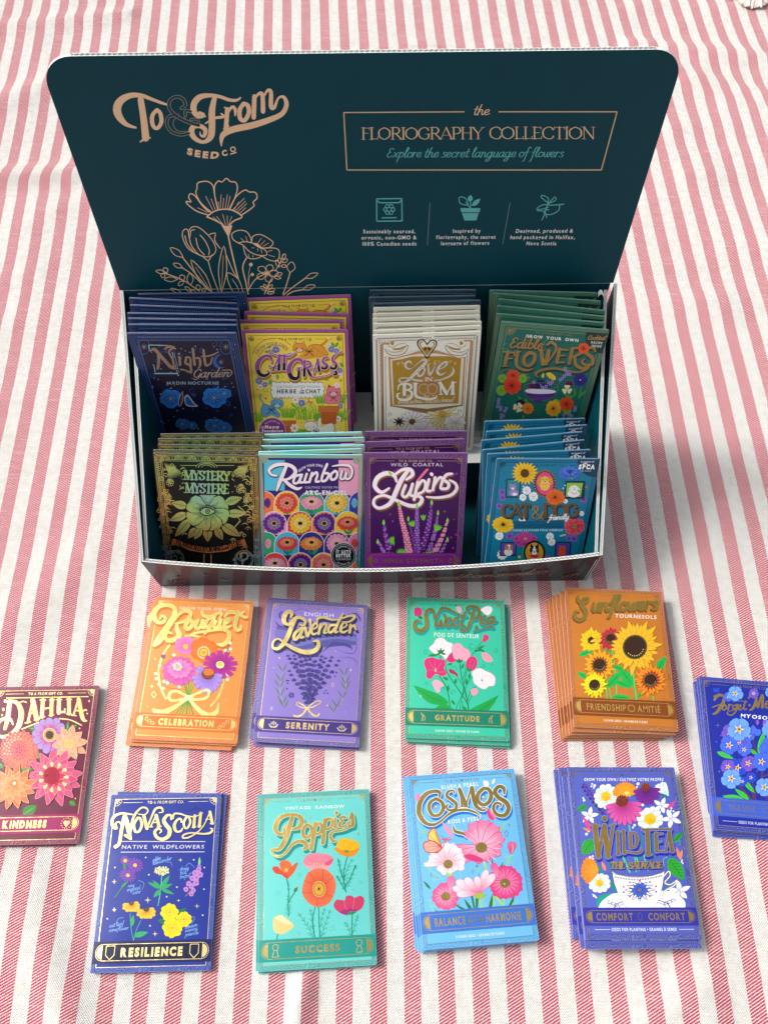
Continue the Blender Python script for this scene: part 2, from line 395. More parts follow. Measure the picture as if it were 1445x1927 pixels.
SC = {
 'a': ([BW, [(.8, 1), (.72, .3), (.86, 0), (1.02, .2)]], .96),
 'b': ([[(.38, 1.9), (.22, 1), (.2, .25), (.45, 0), (.8, .3), (.75, .8), (.5, .95), (.25, .7)]], .9),
 'c': ([[(.72, .78), (.5, 1), (.17, .72), (.13, .3), (.4, 0), (.78, .22)]], .78),
 'd': ([BW, [(.95, 1.95), (.76, .4), (.88, 0), (1.04, .2)]], .98),
 'e': ([[(.1, .42), (.5, .5), (.7, .78), (.5, 1), (.22, .8), (.13, .35), (.4, 0), (.82, .28)]], .8),
 'f': ([[(.85, 1.75), (.62, 1.95), (.45, 1.5), (.35, .2), (.22, -.7), (0, -.85)], [(.08, .95), (.72, 1)]], .62),
 'g': ([BW, [(.82, 1), (.72, 0), (.52, -.7), (.2, -.8), (.12, -.5), (.6, -.1), (1.0, .2)]], .96),
 'h': ([[(.36, 1.9), (.2, 1), (.12, 0)], [(.17, .5), (.45, .97), (.68, .83), (.65, .3), (.8, 0), (.98, .2)]], .92),
 'i': ([[(.22, 1), (.16, .25), (.32, 0), (.52, .2)], [(.3, 1.38), (.34, 1.42)]], .46),
 'k': ([[(.36, 1.9), (.2, 1), (.12, 0)], [(.65, .95), (.25, .5), (.6, .1), (.85, .1)]], .8),
 'l': ([[(.12, .6), (.5, 1.55), (.42, 1.95), (.27, 1.6), (.18, .3), (.36, 0), (.56, .2)]], .5),
 'm': ([[(.2, 1), (.12, 0)], [(.15, .5), (.42, .98), (.58, .83), (.54, 0)], [(.57, .5), (.84, .98), (1.0, .83), (.97, .25), (1.12, 0), (1.3, .2)]], 1.25),
 'n': ([[(.2, 1), (.12, 0)], [(.15, .5), (.45, .98), (.66, .83), (.63, .25), (.78, 0), (.96, .2)]], .9),
 'o': ([[(.45, 1), (.17, .78), (.13, .3), (.42, 0), (.75, .3), (.75, .75), (.45, 1), (.6, .86), (.92, .85)]], .82),
 'p': ([[(.25, 1), (.08, -.9)], [(.2, .5), (.5, 1), (.8, .75), (.74, .25), (.45, 0), (.18, .25)]], .88),
 'q': ([BW, [(.82, 1), (.66, -.9), (.9, -.6)]], .96),
 'r': ([[(.2, 1), (.13, 0)], [(.16, .5), (.4, .93), (.66, .88)]], .62),
 's': ([[(.68, .82), (.48, 1), (.25, .85), (.35, .6), (.6, .4), (.63, .15), (.38, 0), (.08, .14)]], .7),
 't': ([[(.38, 1.6), (.22, .3), (.36, 0), (.62, .2)], [(.02, 1.03), (.64, 1.08)]], .56),
 'u': ([[(.2, 1), (.15, .3), (.34, 0), (.6, .25), (.74, 1)], [(.76, 1), (.68, .3), (.8, 0), (.98, .2)]], .92),
 'v': ([[(.06, .95), (.22, .8), (.3, .1), (.4, 0), (.68, .6), (.68, .95), (.92, .9)]], .8),
 'w': ([[(.1, .95), (.18, .3), (.35, 0), (.55, .3), (.62, .9)], [(.62, .9), (.64, .3), (.8, 0), (1.0, .4), (.98, .95), (1.18, .9)]], 1.06),
 'x': ([[(.08, .92), (.3, .8), (.55, .15), (.82, .1)], [(.75, .95), (.08, .05)]], .8),
 'y': ([[(.2, 1), (.15, .35), (.34, .05), (.6, .3), (.74, 1)], [(.76, 1), (.68, 0), (.5, -.7), (.2, -.75), (.2, -.45), (.95, .15)]], .92),
 'C': ([[(.85, 1.35), (.9, 1.7), (.5, 1.75), (.1, 1.1), (.15, .3), (.5, 0), (.95, .4)]], .95),
 'E': ([[(.85, 1.5), (.6, 1.75), (.25, 1.6), (.28, 1.1), (.55, .98), (.2, .85), (.08, .35), (.4, 0), (.9, .35)]], .95),
 'G': ([[(.95, 1.4), (.7, 1.7), (.2, 1.4), (.1, .5), (.45, .05), (.9, .5), (.92, .8)], [(.95, .8), (.85, -.1), (.45, -.4), (.1, -.2)]], 1.0),
 ' ': ([], .45), ',': ([[(.1, .1), (.02, -.2)]], .3),
}

class Art:
    STEP = 2.4e-6
    def __init__(self, quad, W=83.0, H=121.4, org=None):
        self.W, self.H = W, H
        dst = [(0, 0), (W, 0), (W, H), (0, H)] if org is None else org
        self.h = homog(quad, dst)
        self.parts = {}
        self.grid = {}
        self.cur = None
        self.mm = False
        self.tone = 1.0
        self.crop(0, 0, 1)
    def crop(self, ox, oy, s): self.c = (ox, oy, s); return self
    def part(self, n):
        self.cur = self.parts.setdefault(n, dict(v=[], f=[], m=[], c=[])); return self
    def P(self, x, y):
        if not self.mm:
            x, y = self.h(self.c[0] + x / self.c[2], self.c[1] + y / self.c[2])
        return ((x - self.W / 2) / 1000, (self.H / 2 - y) / 1000)
    def emit(self, pts, faces, col, mat=PR, ramp=0.0, cols=None):
        p = self.cur; b = len(p['v'])
        n = len(pts)
        col = lin(col)
        xy = [self.P(x, y) for x, y in pts]
        # ink layers: one step above whatever already lies in the cells this shape touches
        g = self.W / 40000.0
        X = [q[0] for q in xy]; Y = [q[1] for q in xy]
        i0, i1 = int((min(X) - 1e-4) // g), int((max(X) + 1e-4) // g); j0, j1 = int((min(Y) - 1e-4) // g), int((max(Y) + 1e-4) // g)
        G = self.grid; kk = 0
        cells = [(i, j) for i in range(i0, i1 + 1) for j in range(j0, j1 + 1)]
        if len(cells) > 60 and ramp == 0 and len(pts) > 30 or ramp and len(pts) > 8 and len(cells) > 12:
            cells = set()
            for f in faces:
                fx = [X[i] for i in f]; fy = [Y[i] for i in f]
                for i in range(int((min(fx) - 1e-4) // g), int((max(fx) + 1e-4) // g) + 1):
                    for j in range(int((min(fy) - 1e-4) // g), int((max(fy) + 1e-4) // g) + 1): cells.add((i, j))
        for c_ in cells:
            q = G.get(c_, 0)
            if q > kk: kk = q
        kk += 1
        for c_ in cells: G[c_] = kk
        z = 1.5e-5 + kk * self.STEP
        tn = self.tone if mat in (PR, OR) else 1.0
        for i, (x, y) in enumerate(xy):
            p['v'].append((x, y, z + ramp * self.STEP * i / n))
            c = lin(cols[i]) if cols else col
            p['c'].append((c[0] * tn, c[1] * tn, c[2] * tn, 1))
        for f in faces:
            a0 = 0.0
            q = [xy[i] for i in f]
            for i in range(len(q)):
                a0 += q[i - 1][0] * q[i][1] - q[i][0] * q[i - 1][1]
            f = tuple(b + i for i in (f if a0 > 0 else reversed(f)))
            p['f'].append(f); p['m'].append(mat)
    def poly(self, pts, col, mat=PR): self.emit(pts, [tuple(range(len(pts)))], col, mat)
    def blob(self, pts, col, mat=PR, n=4): self.poly(catmull(pts, n, True), col, mat)
    def rect(self, x0, y0, x1, y1, col, mat=PR): self.poly([(x0, y0), (x1, y0), (x1, y1), (x0, y1)], col, mat)
    def ell(self, x, y, rx, ry, col, mat=PR, n=20, a0=0, a1=2 * PI, rot=0, core=None):
        full = abs(a1 - a0 - 2 * PI) < 1e-6
        m_ = n if full else n + 1
        c, s = math.cos(rot), math.sin(rot)
        pts = []
        for i in range(m_):
            t = a0 + (a1 - a0) * i / n
            X, Y = rx * math.cos(t), ry * math.sin(t)
            pts.append((x + c * X - s * Y, y + s * X + c * Y))
        if core is not None:
            L = len(pts)
            self.emit(pts + [(x, y)], [(i, (i + 1) % L, L) for i in range(L)], col, mat, 0, [col] * L + [core])
        else: self.poly(pts, col, mat)
    def dot(self, x, y, r, col, mat=PR, n=10): self.ell(x, y, r, r, col, mat, n)
    def ring(self, x, y, r, w, col, mat=PR, ry=None, n=28, a0=0, a1=2 * PI, rot=0):
        ry = r if ry is None else ry
        c, s = math.cos(rot), math.sin(rot)
        pts = []
        for i in range(n + 1):
            t = a0 + (a1 - a0) * i / n
            for k in (-.5, .5):
                X, Y = (r + k * w) * math.cos(t), (ry + k * w) * math.sin(t)
                pts.append((x + c * X - s * Y, y + s * X + c * Y))
        self.emit(pts, [(2 * i, 2 * i + 1, 2 * i + 3, 2 * i + 2) for i in range(n)], col, mat)
    def stroke(self, P, w, col, mat=PR, n=4, closed=False, pen=1.0, dx=0, dy=0, ex=0.0, cap=True, taper=None, sharp=False):
        """ribbon along a smooth path; w number or list per point; pen<1 thins horizontal runs; ex widens"""
        ws = w if isinstance(w, (list, tuple)) else [w] * len(P)
        Q = [(x, y, a) for (x, y), a in zip(P, ws)]
        S = Q if sharp else catmull(Q, n, closed)
        if closed and not sharp: S = S + [S[0]]
        T = []
        for i in range(len(S)):
            a, b = S[max(0, i - 1)], S[min(len(S) - 1, i + 1)]
            if closed and i in (0, len(S) - 1): a, b = S[-2], S[1]
            tx, ty = b[0] - a[0], b[1] - a[1]
            L = math.hypot(tx, ty) or 1
            T.append((tx / L, ty / L))
        pts = []; nS = len(S)
        hw = []
        for i, (x, y, a) in enumerate(S):
            tx, ty = T[i]
            f = pen + (1 - pen) * abs(ty) ** 1.4 if pen < 1 else 1
            if taper: 
                t = i / (nS - 1)
                f *= max(.12, min(1, t / taper if t < taper else 1, (1 - t) / taper if 1 - t < taper else 1))
            r = a * f / 2 + ex
            hw.append(r)
            pts.append((x - ty * r + dx, y + tx * r + dy)); pts.append((x + ty * r + dx, y - tx * r + dy))
        fs = [(2 * i, 2 * i + 1, 2 * i + 3, 2 * i + 2) for i in range(nS - 1)]
        if cap and not closed:
            for e, sg in ((0, -1), (nS - 1, 1)):
                x, y, _ = S[e]; tx, ty = T[e]; r = hw[e]
                b = len(pts)
                fan = []
                for j in range(5):
                    t = -PI / 2 + PI * j / 4
                    ax = sg * math.cos(t) * r; ay = math.sin(t) * r
                    pts.append((x + tx * ax - ty * ay + dx, y + ty * ax + tx * ay + dy)); fan.append(b + j)
                fs.append(tuple(fan))
        self.emit(pts, fs, col, mat, 1.0)
    def line(self, x0, y0, x1, y1, w, col, mat=PR):
        L = math.hypot(x1 - x0, y1 - y0) or 1
        nx, ny = -(y1 - y0) / L * w / 2, (x1 - x0) / L * w / 2
        self.poly([(x0 + nx, y0 + ny), (x1 + nx, y1 + ny), (x1 - nx, y1 - ny), (x0 - nx, y0 - ny)], col, mat)
    def title(self, strokes, fill, mat=PR, out=None, sh=None, pen=.45, steps=3):
        """strokes: list of (points, width[, pen]); sh=(col,dx,dy,extra); out=[(col,extra,mat)]"""
        if sh:
            for k in range(steps, 0, -1):
                for s in strokes:
                    self.stroke(s[0], s[1], sh[0], PR, 3, pen=s[2] if len(s) > 2 else pen, dx=sh[1] * k / steps, dy=sh[2] * k / steps, ex=sh[3])
        for o in (out or []):
            for s in strokes: self.stroke(s[0], s[1], o[0], o[2] if len(o) > 2 else PR, 3, pen=s[2] if len(s) > 2 else pen, ex=o[1])
        for s in strokes: self.stroke(s[0], s[1], fill, mat, 4, pen=s[2] if len(s) > 2 else pen)
    # placed lettering ------------------------------------------------------
    def _place(self, x0, y0, x1, y1, total, h, bend, sl):
        L = math.hypot(x1 - x0, y1 - y0); tx, ty = (x1 - x0) / L, (y1 - y0) / L
        def f(a, b, hh=None):
            t = a / total; hh_ = hh or h
            off = math.sin(PI * max(0, min(1, t))) * bend
            s = t * L + b * hh_ * sl
            nx, ny = ty, -tx
            return (x0 + tx * s + nx * (b * hh_ + off), y0 + ty * s + ny * (b * hh_ + off))
        return f
    def roman(self, s, x0, y0, x1, y1, h, w, bend=0, sl=0, serif=True, hs=None):
        tot = sum(RC[c][2] for c in s); f = self._place(x0, y0, x1, y1, tot, h, bend, sl)
        L = math.hypot(x1 - x0, y1 - y0) / tot
        out = []; a = 0
        for i, c in enumerate(s):
            st, sf, ad = RC[c]
            hh = (hs[i] if hs else 1) * h
            for P, k in st: out.append(([f(a + x, y, hh) for x, y in P], w * k, .42 if len(P) > 2 else 1.0))
            if serif:
                for x, y in sf:
                    e = .1 + .45 * w / L
                    out.append(([f(a + x - e, y, hh), f(a + x + e, y, hh)], w * .36, 1.0))
            a += ad
        return out
    def script(self, s, x0, y0, x1, y1, h, w, bend=0, sl=.25, pen=.4):
        tot = sum(SC[c][1] for c in s); f = self._place(x0, y0, x1, y1, tot, h, bend, sl)
        out = []; a = 0
        for c in s:
            for P in SC[c][0]: out.append(([f(a + x, y) for x, y in P], w, pen))
            a += SC[c][1]
        return out
    def text(self, s, x0, y0, x1, y1, h, col, mat=PR, off=0.0, bend=0, sl=0, arc=None):
        gl = [glyph(c, off) for c in s]
        sp = .05
        tot = sum(g[2] + sp for g in gl) - sp
        if arc is None:
            f = self._place(x0, y0, x1, y1, tot, h, bend, sl)
        else:
            cx, cy, r, a0, a1 = arc      # angles in radians, screen sense (y down); baseline radius r
            sg = 1 if a1 > a0 else -1
            def f(a, b):
                t = a0 + (a1 - a0) * a / tot
                R_ = r + sg * b * h
                return cx + R_ * math.cos(t), cy + R_ * math.sin(t)
        a = 0; pts = []; fs = []
        for g in gl:
            b = len(pts)
            pts += [f(a + x, y / CAP) for x, y in g[0]]
            fs += [tuple(b + i for i in q) for q in g[1]]
            a += g[2] + sp
        if pts: self.emit(pts, fs, col, mat)
    # plants ------------------------------------------------------------------
    SH = {'round': [(0, .14), (.25, .5), (.5, .85), (.75, 1), (.92, .78), (1, .3)],
          'point': [(0, .3), (.25, .8), (.5, 1), (.75, .72), (.92, .3), (1, .03)],
          'notch': [(0, .15), (.3, .6), (.65, 1), (.88, .98), (1, .6), (.94, .1)],
          'strap': [(0, .5), (.3, .9), (.7, 1), (.9, .8), (1, .35)],
          'heart': [(0, .1), (.3, .55), (.65, 1), (.9, .9), (1, .5), (.93, .08)]}
    def petal(self, x, y, L, w, ang, tip, base, shape='round', sq=1.0, ex=0, e=None, sa=0.0):
        S = self.SH[shape]
        c, s = math.cos(ang), math.sin(ang)
        ca, sn_ = math.cos(sa), math.sin(sa)
        def T(a, b):
            X = c * a - s * b; Y = s * a + c * b
            U = ca * X + sn_ * Y; V = (-sn_ * X + ca * Y) * sq
            return x + ca * U - sn_ * V, y + sn_ * U + ca * V
        if e is not None:
            pts = [T(t * (L + ex) - ex * .3, wd * w + ex) for t, wd in S] + [T(t * (L + ex) - ex * .3, -wd * w - ex) for t, wd in reversed(S)]
            self.poly(pts, e)
        pts = [T(t * L, wd * w) for t, wd in S] + [T(t * L, -wd * w) for t, wd in reversed(S)]
        cols = [mix(base, tip, min(1, t * 1.25)) for t, _ in S] + [mix(base, tip, min(1, t * 1.25)) for t, _ in reversed(S)]
        n = len(S)
        fs = [tuple(range(2 * n))] if shape in ('notch', 'heart') else [(i, i + 1, 2 * n - 2 - i, 2 * n - 1 - i) for i in range(n - 1)]
        self.emit(pts, fs, tip, PR, 0, cols)
    def flower(self, x, y, r, n, tip, base, cen=(), w=None, shape='round', sq=1.0, rot=0.0, edge=None, ex=1.5, a=(0, 2 * PI), sa=0.0, r0=0.0, jit=.06, vein=None):
        full = a[1] - a[0] > 6.2
        w = w if w is not None else r * math.sin(min(1.2, (a[1] - a[0]) / n * .62))
        order = list(range(n)); order = order[::2] + order[1::2]
        for i in order:
            t = rot + a[0] + (a[1] - a[0]) * ((i + .5) / n)
            L = r * (1 + random.uniform(-jit, jit))
            px, py = x, y
            self.petal(px, py, L, w, t, tip, base, shape, sq, ex, edge, sa)
            if vein:
                for dv in (-.25, 0, .25):
                    q = []
                    for k in (.3, .8):
                        X, Y = math.cos(t + dv * w / L * 1.6) * L * k, math.sin(t + dv * w / L * 1.6) * L * k
                        ca, sn_ = math.cos(sa), math.sin(sa)
                        U = ca * X + sn_ * Y; V = (-sn_ * X + ca * Y) * sq
                        q.append((x + ca * U - sn_ * V, y + sn_ * U + ca * V))
                    self.line(*q[0], *q[1], ex * .8, vein)
        for k in cen:
            rr, cc = k[0], k[1]
            self.ell(x, y, rr, rr * (.5 + .5 * sq), cc, k[2] if len(k) > 2 else PR, 14, rot=sa)
    def dots(self, x, y, r, n, d, col, sq=1.0, fill=False):
        for i in range(n):
            if fill:
                t = i * 2.4; q = r * math.sqrt((i + .5) / n)
            else: t = i * 2 * PI / n; q = r
            self.dot(x + q * math.cos(t), y + q * math.sin(t) * sq, d, col, PR, 6)
    def leaf(self, x0, y0, x1, y1, w, col, vein=None, bend=0.0, vw=2.0, mat=PR, side=0):
        L = math.hypot(x1 - x0, y1 - y0); tx, ty = (x1 - x0) / L, (y1 - y0) / L
        A, B, Cn = [], [], []
        for i in range(9):
            t = i / 8; o = math.sin(PI * t) * bend
            hw = w * math.sin(PI * t ** .8) ** .9 if 0 < t < 1 else 0
            X, Y = x0 + tx * L * t - ty * o, y0 + ty * L * t + tx * o
            Cn.append((X, Y)); A.append((X - ty * hw, Y + tx * hw)); B.append((X + ty * hw, Y - tx * hw))
        self.poly(A + B[::-1][1:-1], col, mat)
        if side: 
            for i in range(1, 8):
                for s_, E in ((1, A), (-1, B)):
                    j = min(8, i + 1)
                    ex_, ey_ = (E[j][0] * .8 + Cn[j][0] * .2, E[j][1] * .8 + Cn[j][1] * .2)
                    self.line(*Cn[i], ex_, ey_, side, vein)
        if vein: self.stroke(Cn[:8], vw, vein, n=2, taper=.3)
    def star(self, x, y, r, col, mat=PR, k=.22, n=4, rot=0):
        self.poly([(x + (r if i % 2 == 0 else r * k) * math.cos(rot + PI * i / n), y + (r if i % 2 == 0 else r * k) * math.sin(rot + PI * i / n)) for i in range(2 * n)], col, mat)
    def diamond(self, x, y, r, w, col, mat=PR):
        p = [(x, y - r), (x + r * .7, y), (x, y + r), (x - r * .7, y)]
        for i in range(4): self.line(*p[i], *p[(i + 1) % 4], w, col, mat)
    def spiral(self, x, y, r, turns, a0, w, col, mat=PR, sg=1, tail=None):
        n = int(8 * turns) + 2
        P = [(x + r * (1 - .85 * i / n) * math.cos(a0 + sg * turns * 2 * PI * i / n), y + r * (1 - .85 * i / n) * math.sin(a0 + sg * turns * 2 * PI * i / n)) for i in range(n)]
        if tail: P = list(tail) + P
        self.stroke(P, w, col, mat, 2)
    def frond(self, P, w, col, n=7, L=40, spread=.7, mat=PR):
        S = catmull([(x, y) for x, y in P], 6)
        self.stroke(P, w, col, mat, 3)
        for i in range(n):
            q = int((i + .6) / n * (len(S) - 2))
            a, b = S[q], S[q + 1]
            t = math.atan2(b[1] - a[1], b[0] - a[0])
            for s_ in (-1, 1):
                ll = L * (1 - .5 * i / n)
                x1, y1 = a[0] + ll * math.cos(t + s_ * spread), a[1] + ll * math.sin(t + s_ * spread)
                self.stroke([a, ((a[0] + x1) / 2 + 2, (a[1] + y1) / 2), (x1, y1)], w * .7, col, mat, 2)
                xm, ym = a[0] * .5 + x1 * .5, a[1] * .5 + y1 * .5
                self.line(xm, ym, xm + ll * .35 * math.cos(t + s_ * .1), ym + ll * .35 * math.sin(t + s_ * .1), w * .6, col, mat)
    # ------------------------------------------------------------------ card furniture in millimetres
    def base(self, border, inner, fr=GO, frc='#d8b766', orn=OR, inset=3.4, top=3.2):
        W, H = self.W, self.H
        self.mm = True
        self.part('border_print')
        a, b = 0.15, inset
        for q in ([(a, a), (W - a, a), (W - b, b), (b, b)], [(W - a, a), (W - a, H - a), (W - b, H - b), (W - b, b)],
                  [(W - a, H - a), (a, H - a), (b, H - b), (W - b, H - b)], [(a, H - a), (a, a), (b, b), (b, H - b)]):
            self.poly(q, border, orn)
        self.rect(b, b, W - b, H - b, inner)
        w = .38
        for q in ((b, b, W - b, b), (b, H - b, W - b, H - b), (b, b, b, H - b), (W - b, b, W - b, H - b)): self.line(*q, w, frc, fr)
        self.mm = False
    def corners(self, col, mat=GO, ground=None, inset=3.4):
        self.mm = True
        for sx in (0, 1):
            x = inset + .3 if not sx else self.W - inset - .3; s = -1 if sx else 1
            y = inset + .3
            if ground: self.ell(x, y, 4.6, 4.6, ground, PR, 6, a0=(0 if not sx else PI / 2), a1=(PI / 2 if not sx else PI))
            for k in range(4):
                t = PI * (.06 + .29 * k)
                t = t / 2 if not sx else PI - t / 2
                self.petal(x, y, 4.3, .55, t, col, col, 'round') if mat == PR else self.leafm(x, y, 4.3, t, col, mat)
            self.ring(x, y, 4.7, .3, col, mat, n=8, a0=0 if not sx else PI / 2, a1=PI / 2 if not sx else PI)
        self.mm = False
    def leafm(self, x, y, L, t, col, mat):
        self.poly([(x, y), (x + L * .6 * math.cos(t + .16), y + L * .6 * math.sin(t + .16)), (x + L * math.cos(t), y + L * math.sin(t)), (x + L * .6 * math.cos(t - .16), y + L * .6 * math.sin(t - .16))], col, mat)
    def maker(self, col, mat=GO, y=7.0, x0=24.5, x1=58.5, h=2.1, off=.012):
        self.mm = True
        self.text('TO & FROM GIFT CO.', x0 + 3.2, y, x1 - 3.2, y, h, col, mat, off=off)
        self.line(9.5, y - h / 2, x0 - .3, y - h / 2, .32, col, mat); self.line(x1 + .3, y - h / 2, self.W - 9.5, y - h / 2, .32, col, mat)
        self.mm = False
    def banner(self, col, frc='#d8b766', fr=GO, y0=101.5, y1=115.8, txt=(), off=.03, icon=None, foot=None, th=4.4, tcol=None, tmat=None, dark=None):
        W = self.W
        self.part('banner_print'); self.mm = True
        if foot: y0, y1 = y0 - 4.5, y1 - 4.5
        self.rect(.2, y0, W - .2, y1, col)
        if dark: self.rect(6.5, y0 + 1.7, W - 6.5, y1 - 1.7, dark)
        ym = (y0 + y1) / 2; r = (y1 - y0) / 2 - 2
        for s in (0, 1):
            x = 6.5 if not s else W - 6.5
            a0, a1 = (PI / 2, 1.5 * PI) if not s else (-PI / 2, PI / 2)
            self.ell(x, ym, 3.6, r - .9, frc, fr, 10, a0=a0, a1=a1)
            self.ring(x, ym, 4.4, .3, frc, fr, ry=r, n=12, a0=a0, a1=a1)
        for q in ((6.5, y0 + 1.9, W - 6.5, y0 + 1.9), (6.5, y1 - 1.9, W - 6.5, y1 - 1.9), (6.5, y0 + 1.9, 6.5, y1 - 1.9), (W - 6.5, y0 + 1.9, W - 6.5, y1 - 1.9)): self.line(*q, .38, frc, fr)
        for (s, x0, x1) in txt: self.text(s, x0, ym + th / 2, x1, ym + th / 2, th, tcol or frc, fr if tmat is None else tmat, off=off)
        if icon: icon(self, ym)
        self.line(3.4, y1 + 1.2, 3.4, self.H - 3.4, .38, frc, fr)
        self.mm = False
        if foot:
            self.mm = True
            self.text(foot, 24, y1 + 4.3, 59, y1 + 4.3, 1.7, '#f4f6ee', PR, off=.012)
            self.mm = False
    def build(self, defmats=None):
        res = []
        for n, p in self.parts.items():
            if not p['f']: continue
            me = mesh_from(n, p['v'], p['f'], defmats or SLOTS, p['m'])
            ca = me.color_attributes.new('Col', 'FLOAT_COLOR', 'POINT')
            ca.data.foreach_set('color', [x for c in p['c'] for x in c])
            res.append((n, me))
        return res

# ------------------------------------------------------------------ the packet designs
def quad(ox, oy, s, *p): return [(ox + x / s, oy + y / s) for x, y in p]
LIT_GOLD = '#fbe9a4'  # gold foil lightened in colour to stand for a bright reflection

def d_nova():
    A = Art(quad(160, 1470, 5.071, (250, 145), (1300, 115), (1195, 1815), (62, 1812))); A.tone = 0.8; A.base('#3450b4', '#24399f', frc=LIT_GOLD); A.corners(LIT_GOLD); A.maker(LIT_GOLD)
    A.crop(160, 1470, 5.071)
    A.part('title_lettering')
    for P in ([(280, 520), (340, 500), (400, 560), (480, 540), (560, 500)], [(900, 260), (980, 290), (1060, 260), (1130, 300)], [(600, 500), (680, 540), (800, 560), (880, 500)]):
        A.stroke(P, 22, '#1c2f8a', taper=.4)
    t = [([(352, 440), (325, 400), (290, 415), (300, 460), (270, 450), (256, 400), (280, 345), (350, 318), (450, 330)], [14, 16, 18, 20, 24, 28, 26, 20, 12], .9),
         ([(372, 345), (345, 480), (325, 600), (290, 636)], [34, 32, 30, 26], 1), ([(285, 632), (325, 612)], 24, 1),
         ([(380, 340), (405, 440), (425, 545)], [30, 44, 34], 1), ([(380, 525), (432, 558)], 26, 1),
         ([(425, 545), (440, 420), (470, 330), (530, 265), (580, 268), (592, 300), (560, 330), (500, 322)], [16, 22, 22, 18, 16, 14, 12, 8], .9),
         ([(498, 360), (462, 420), (476, 490), (512, 485), (536, 425), (520, 365), (498, 360)], 26, .7),
         ([(556, 345), (585, 460)], 32, 1), ([(585, 460), (620, 370), (665, 275), (720, 262), (735, 300), (700, 310)], [16, 16, 22, 20, 16, 10], .9),
         ([(672, 335), (620, 440)], 14, 1), ([(672, 335), (700, 440)], 30, 1), ([(635, 405), (690, 400)], 10, 1), ([(605, 445), (640, 445)], 9, 1), ([(680, 445), (722, 440)], 9, 1),
         ([(815, 372), (812, 335), (775, 335), (745, 380), (765, 425), (800, 470), (790, 530), (735, 562), (680, 545), (658, 495), (690, 462), (722, 480), (705, 505)], [18, 22, 26, 34, 38, 40, 38, 34, 30, 28, 22, 16, 10], .9),
         ([(915, 395), (905, 365), (870, 380), (845, 430), (862, 485), (905, 485), (925, 455)], [20, 18, 24, 32, 26, 18, 10], .8),
         ([(960, 352), (935, 405), (950, 455), (975, 450), (998, 400), (985, 352), (960, 352)], 22, .7),
         ([(830, 362), (845, 320), (900, 318), (960, 338), (1040, 345), (1100, 318)], [20, 18, 15, 14, 12, 8], .95), ([(1042, 335), (1032, 445)], 28, 1), ([(1015, 447), (1052, 445)], 9, 1), ([(1100, 310), (1085, 440)], 28, 1), ([(1068, 440), (1106, 436)], 9, 1), ([(1085, 312), (1118, 308)], 9, 1),
         ([(1188, 300), (1130, 425), (1060, 500), (980, 545), (930, 548), (935, 520), (1010, 500), (1120, 510), (1190, 500), (1215, 468), (1190, 455)], [12, 12, 14, 16, 18, 16, 14, 18, 22, 18, 10], .95),
         ([(1188, 298), (1212, 410)], 28, 1), ([(1150, 370), (1205, 368)], 9, 1), ([(1190, 412), (1228, 408)], 9, 1)]
    A.title(t, LIT_GOLD, GO, sh=('#142266', 5, 7, 3))
    A.line(345, 583, 1145, 584, 7, '#ecd9e8'); A.line(340, 684, 1136, 682, 7, '#ecd9e8')
    A.text('NATIVE  WILDFLOWERS', 345, 652, 1134, 650, 36, '#f1efff', off=.006, sl=.12)
    A.part('flower_artwork')
    for x, y, r, sq, sa in ((382, 765, 48, .9, .5), (475, 808, 80, .9, .3), (408, 903, 82, .8, .4)):
        A.flower(x, y, r, 15, '#7d4bbd', '#6a2fa0', [(20, '#f3b33c'), (10, '#f9d978')], 9, 'strap', sq, .2, '#4d2a97', 2, sa=sa)
    A.leaf(375, 850, 378, 780, 14, '#2f8f5c'); A.stroke([(400, 958), (345, 1030), (285, 1110)], 8, '#3f9a6a'); A.leaf(345, 1020, 410, 955, 14, '#2f8f5c', '#45c37e')
    for i in range(34):
        a = i * 2.4; q = math.sqrt((i + .5) / 34)
        A.dot(728 + 72 * q * math.cos(a), 862 + 40 * q * math.sin(a), 10, '#f2efb6' if i % 3 else '#c7cf70', n=7)
    A.stroke([(728, 900), (716, 1050), (692, 1192)], 8, '#63d69a')
    for q in ((720, 1030, 595, 970, 17), (722, 1030, 640, 950, 15), (722, 1020, 803, 905, 20), (722, 1030, 830, 985, 17), (720, 1040, 648, 1112, 20), (722, 1035, 846, 1085, 16)): A.leaf(*q, '#2fae6b', '#1d7c50')
    A.leaf(1085, 820, 1090, 730, 12, '#8fe08a')
    A.stroke([(1085, 810), (1060, 930), (1010, 1040), (955, 1105)], 6, '#c08a5c')
    for x, y, r in ((1080, 850, 24), (1045, 885, 28), (1095, 900, 28), (1060, 925, 30), (1020, 935, 26), (985, 985, 26), (1055, 978, 30), (1010, 1010, 26), (960, 1040, 24), (1030, 1050, 22), (1010, 1085, 22), (1085, 820, 16)):
        A.flower(x, y, r, 5, '#c79be6', '#d46fb8', [(5, '#8c2b83')], 13, rot=x * .1, edge='#8f5cc4', ex=1)
    for x, y, s in ((440, 1180, 1), (580, 1240, 1.1)):
        for a in (-.25, .1, .5, .95, 1.35, 1.75, 2.2, 2.7, 3.1): A.petal(x, y, (78 + 10 * math.sin(a * 3)) * s, 20, a, '#f6d13f', '#d69a1d', 'strap', .95, 2, '#b2781b')
        A.ell(x + 2, y - 14, 24 * s, 20 * s, '#4b3a3c'); A.dots(x + 2, y - 14, 20, 14, 4, '#6d5a3c', .8, True)
    A.stroke([(430, 1260), (440, 1400), (462, 1515)], 8, '#4fa787'); A.stroke([(530, 1330), (490, 1420), (462, 1515)], 8, '#4fa787')
    A.leaf(445, 1385, 460, 1275, 18, '#33b46a', '#1f8353'); A.leaf(465, 1475, 600, 1440, 26, '#33b46a', '#1f8353')
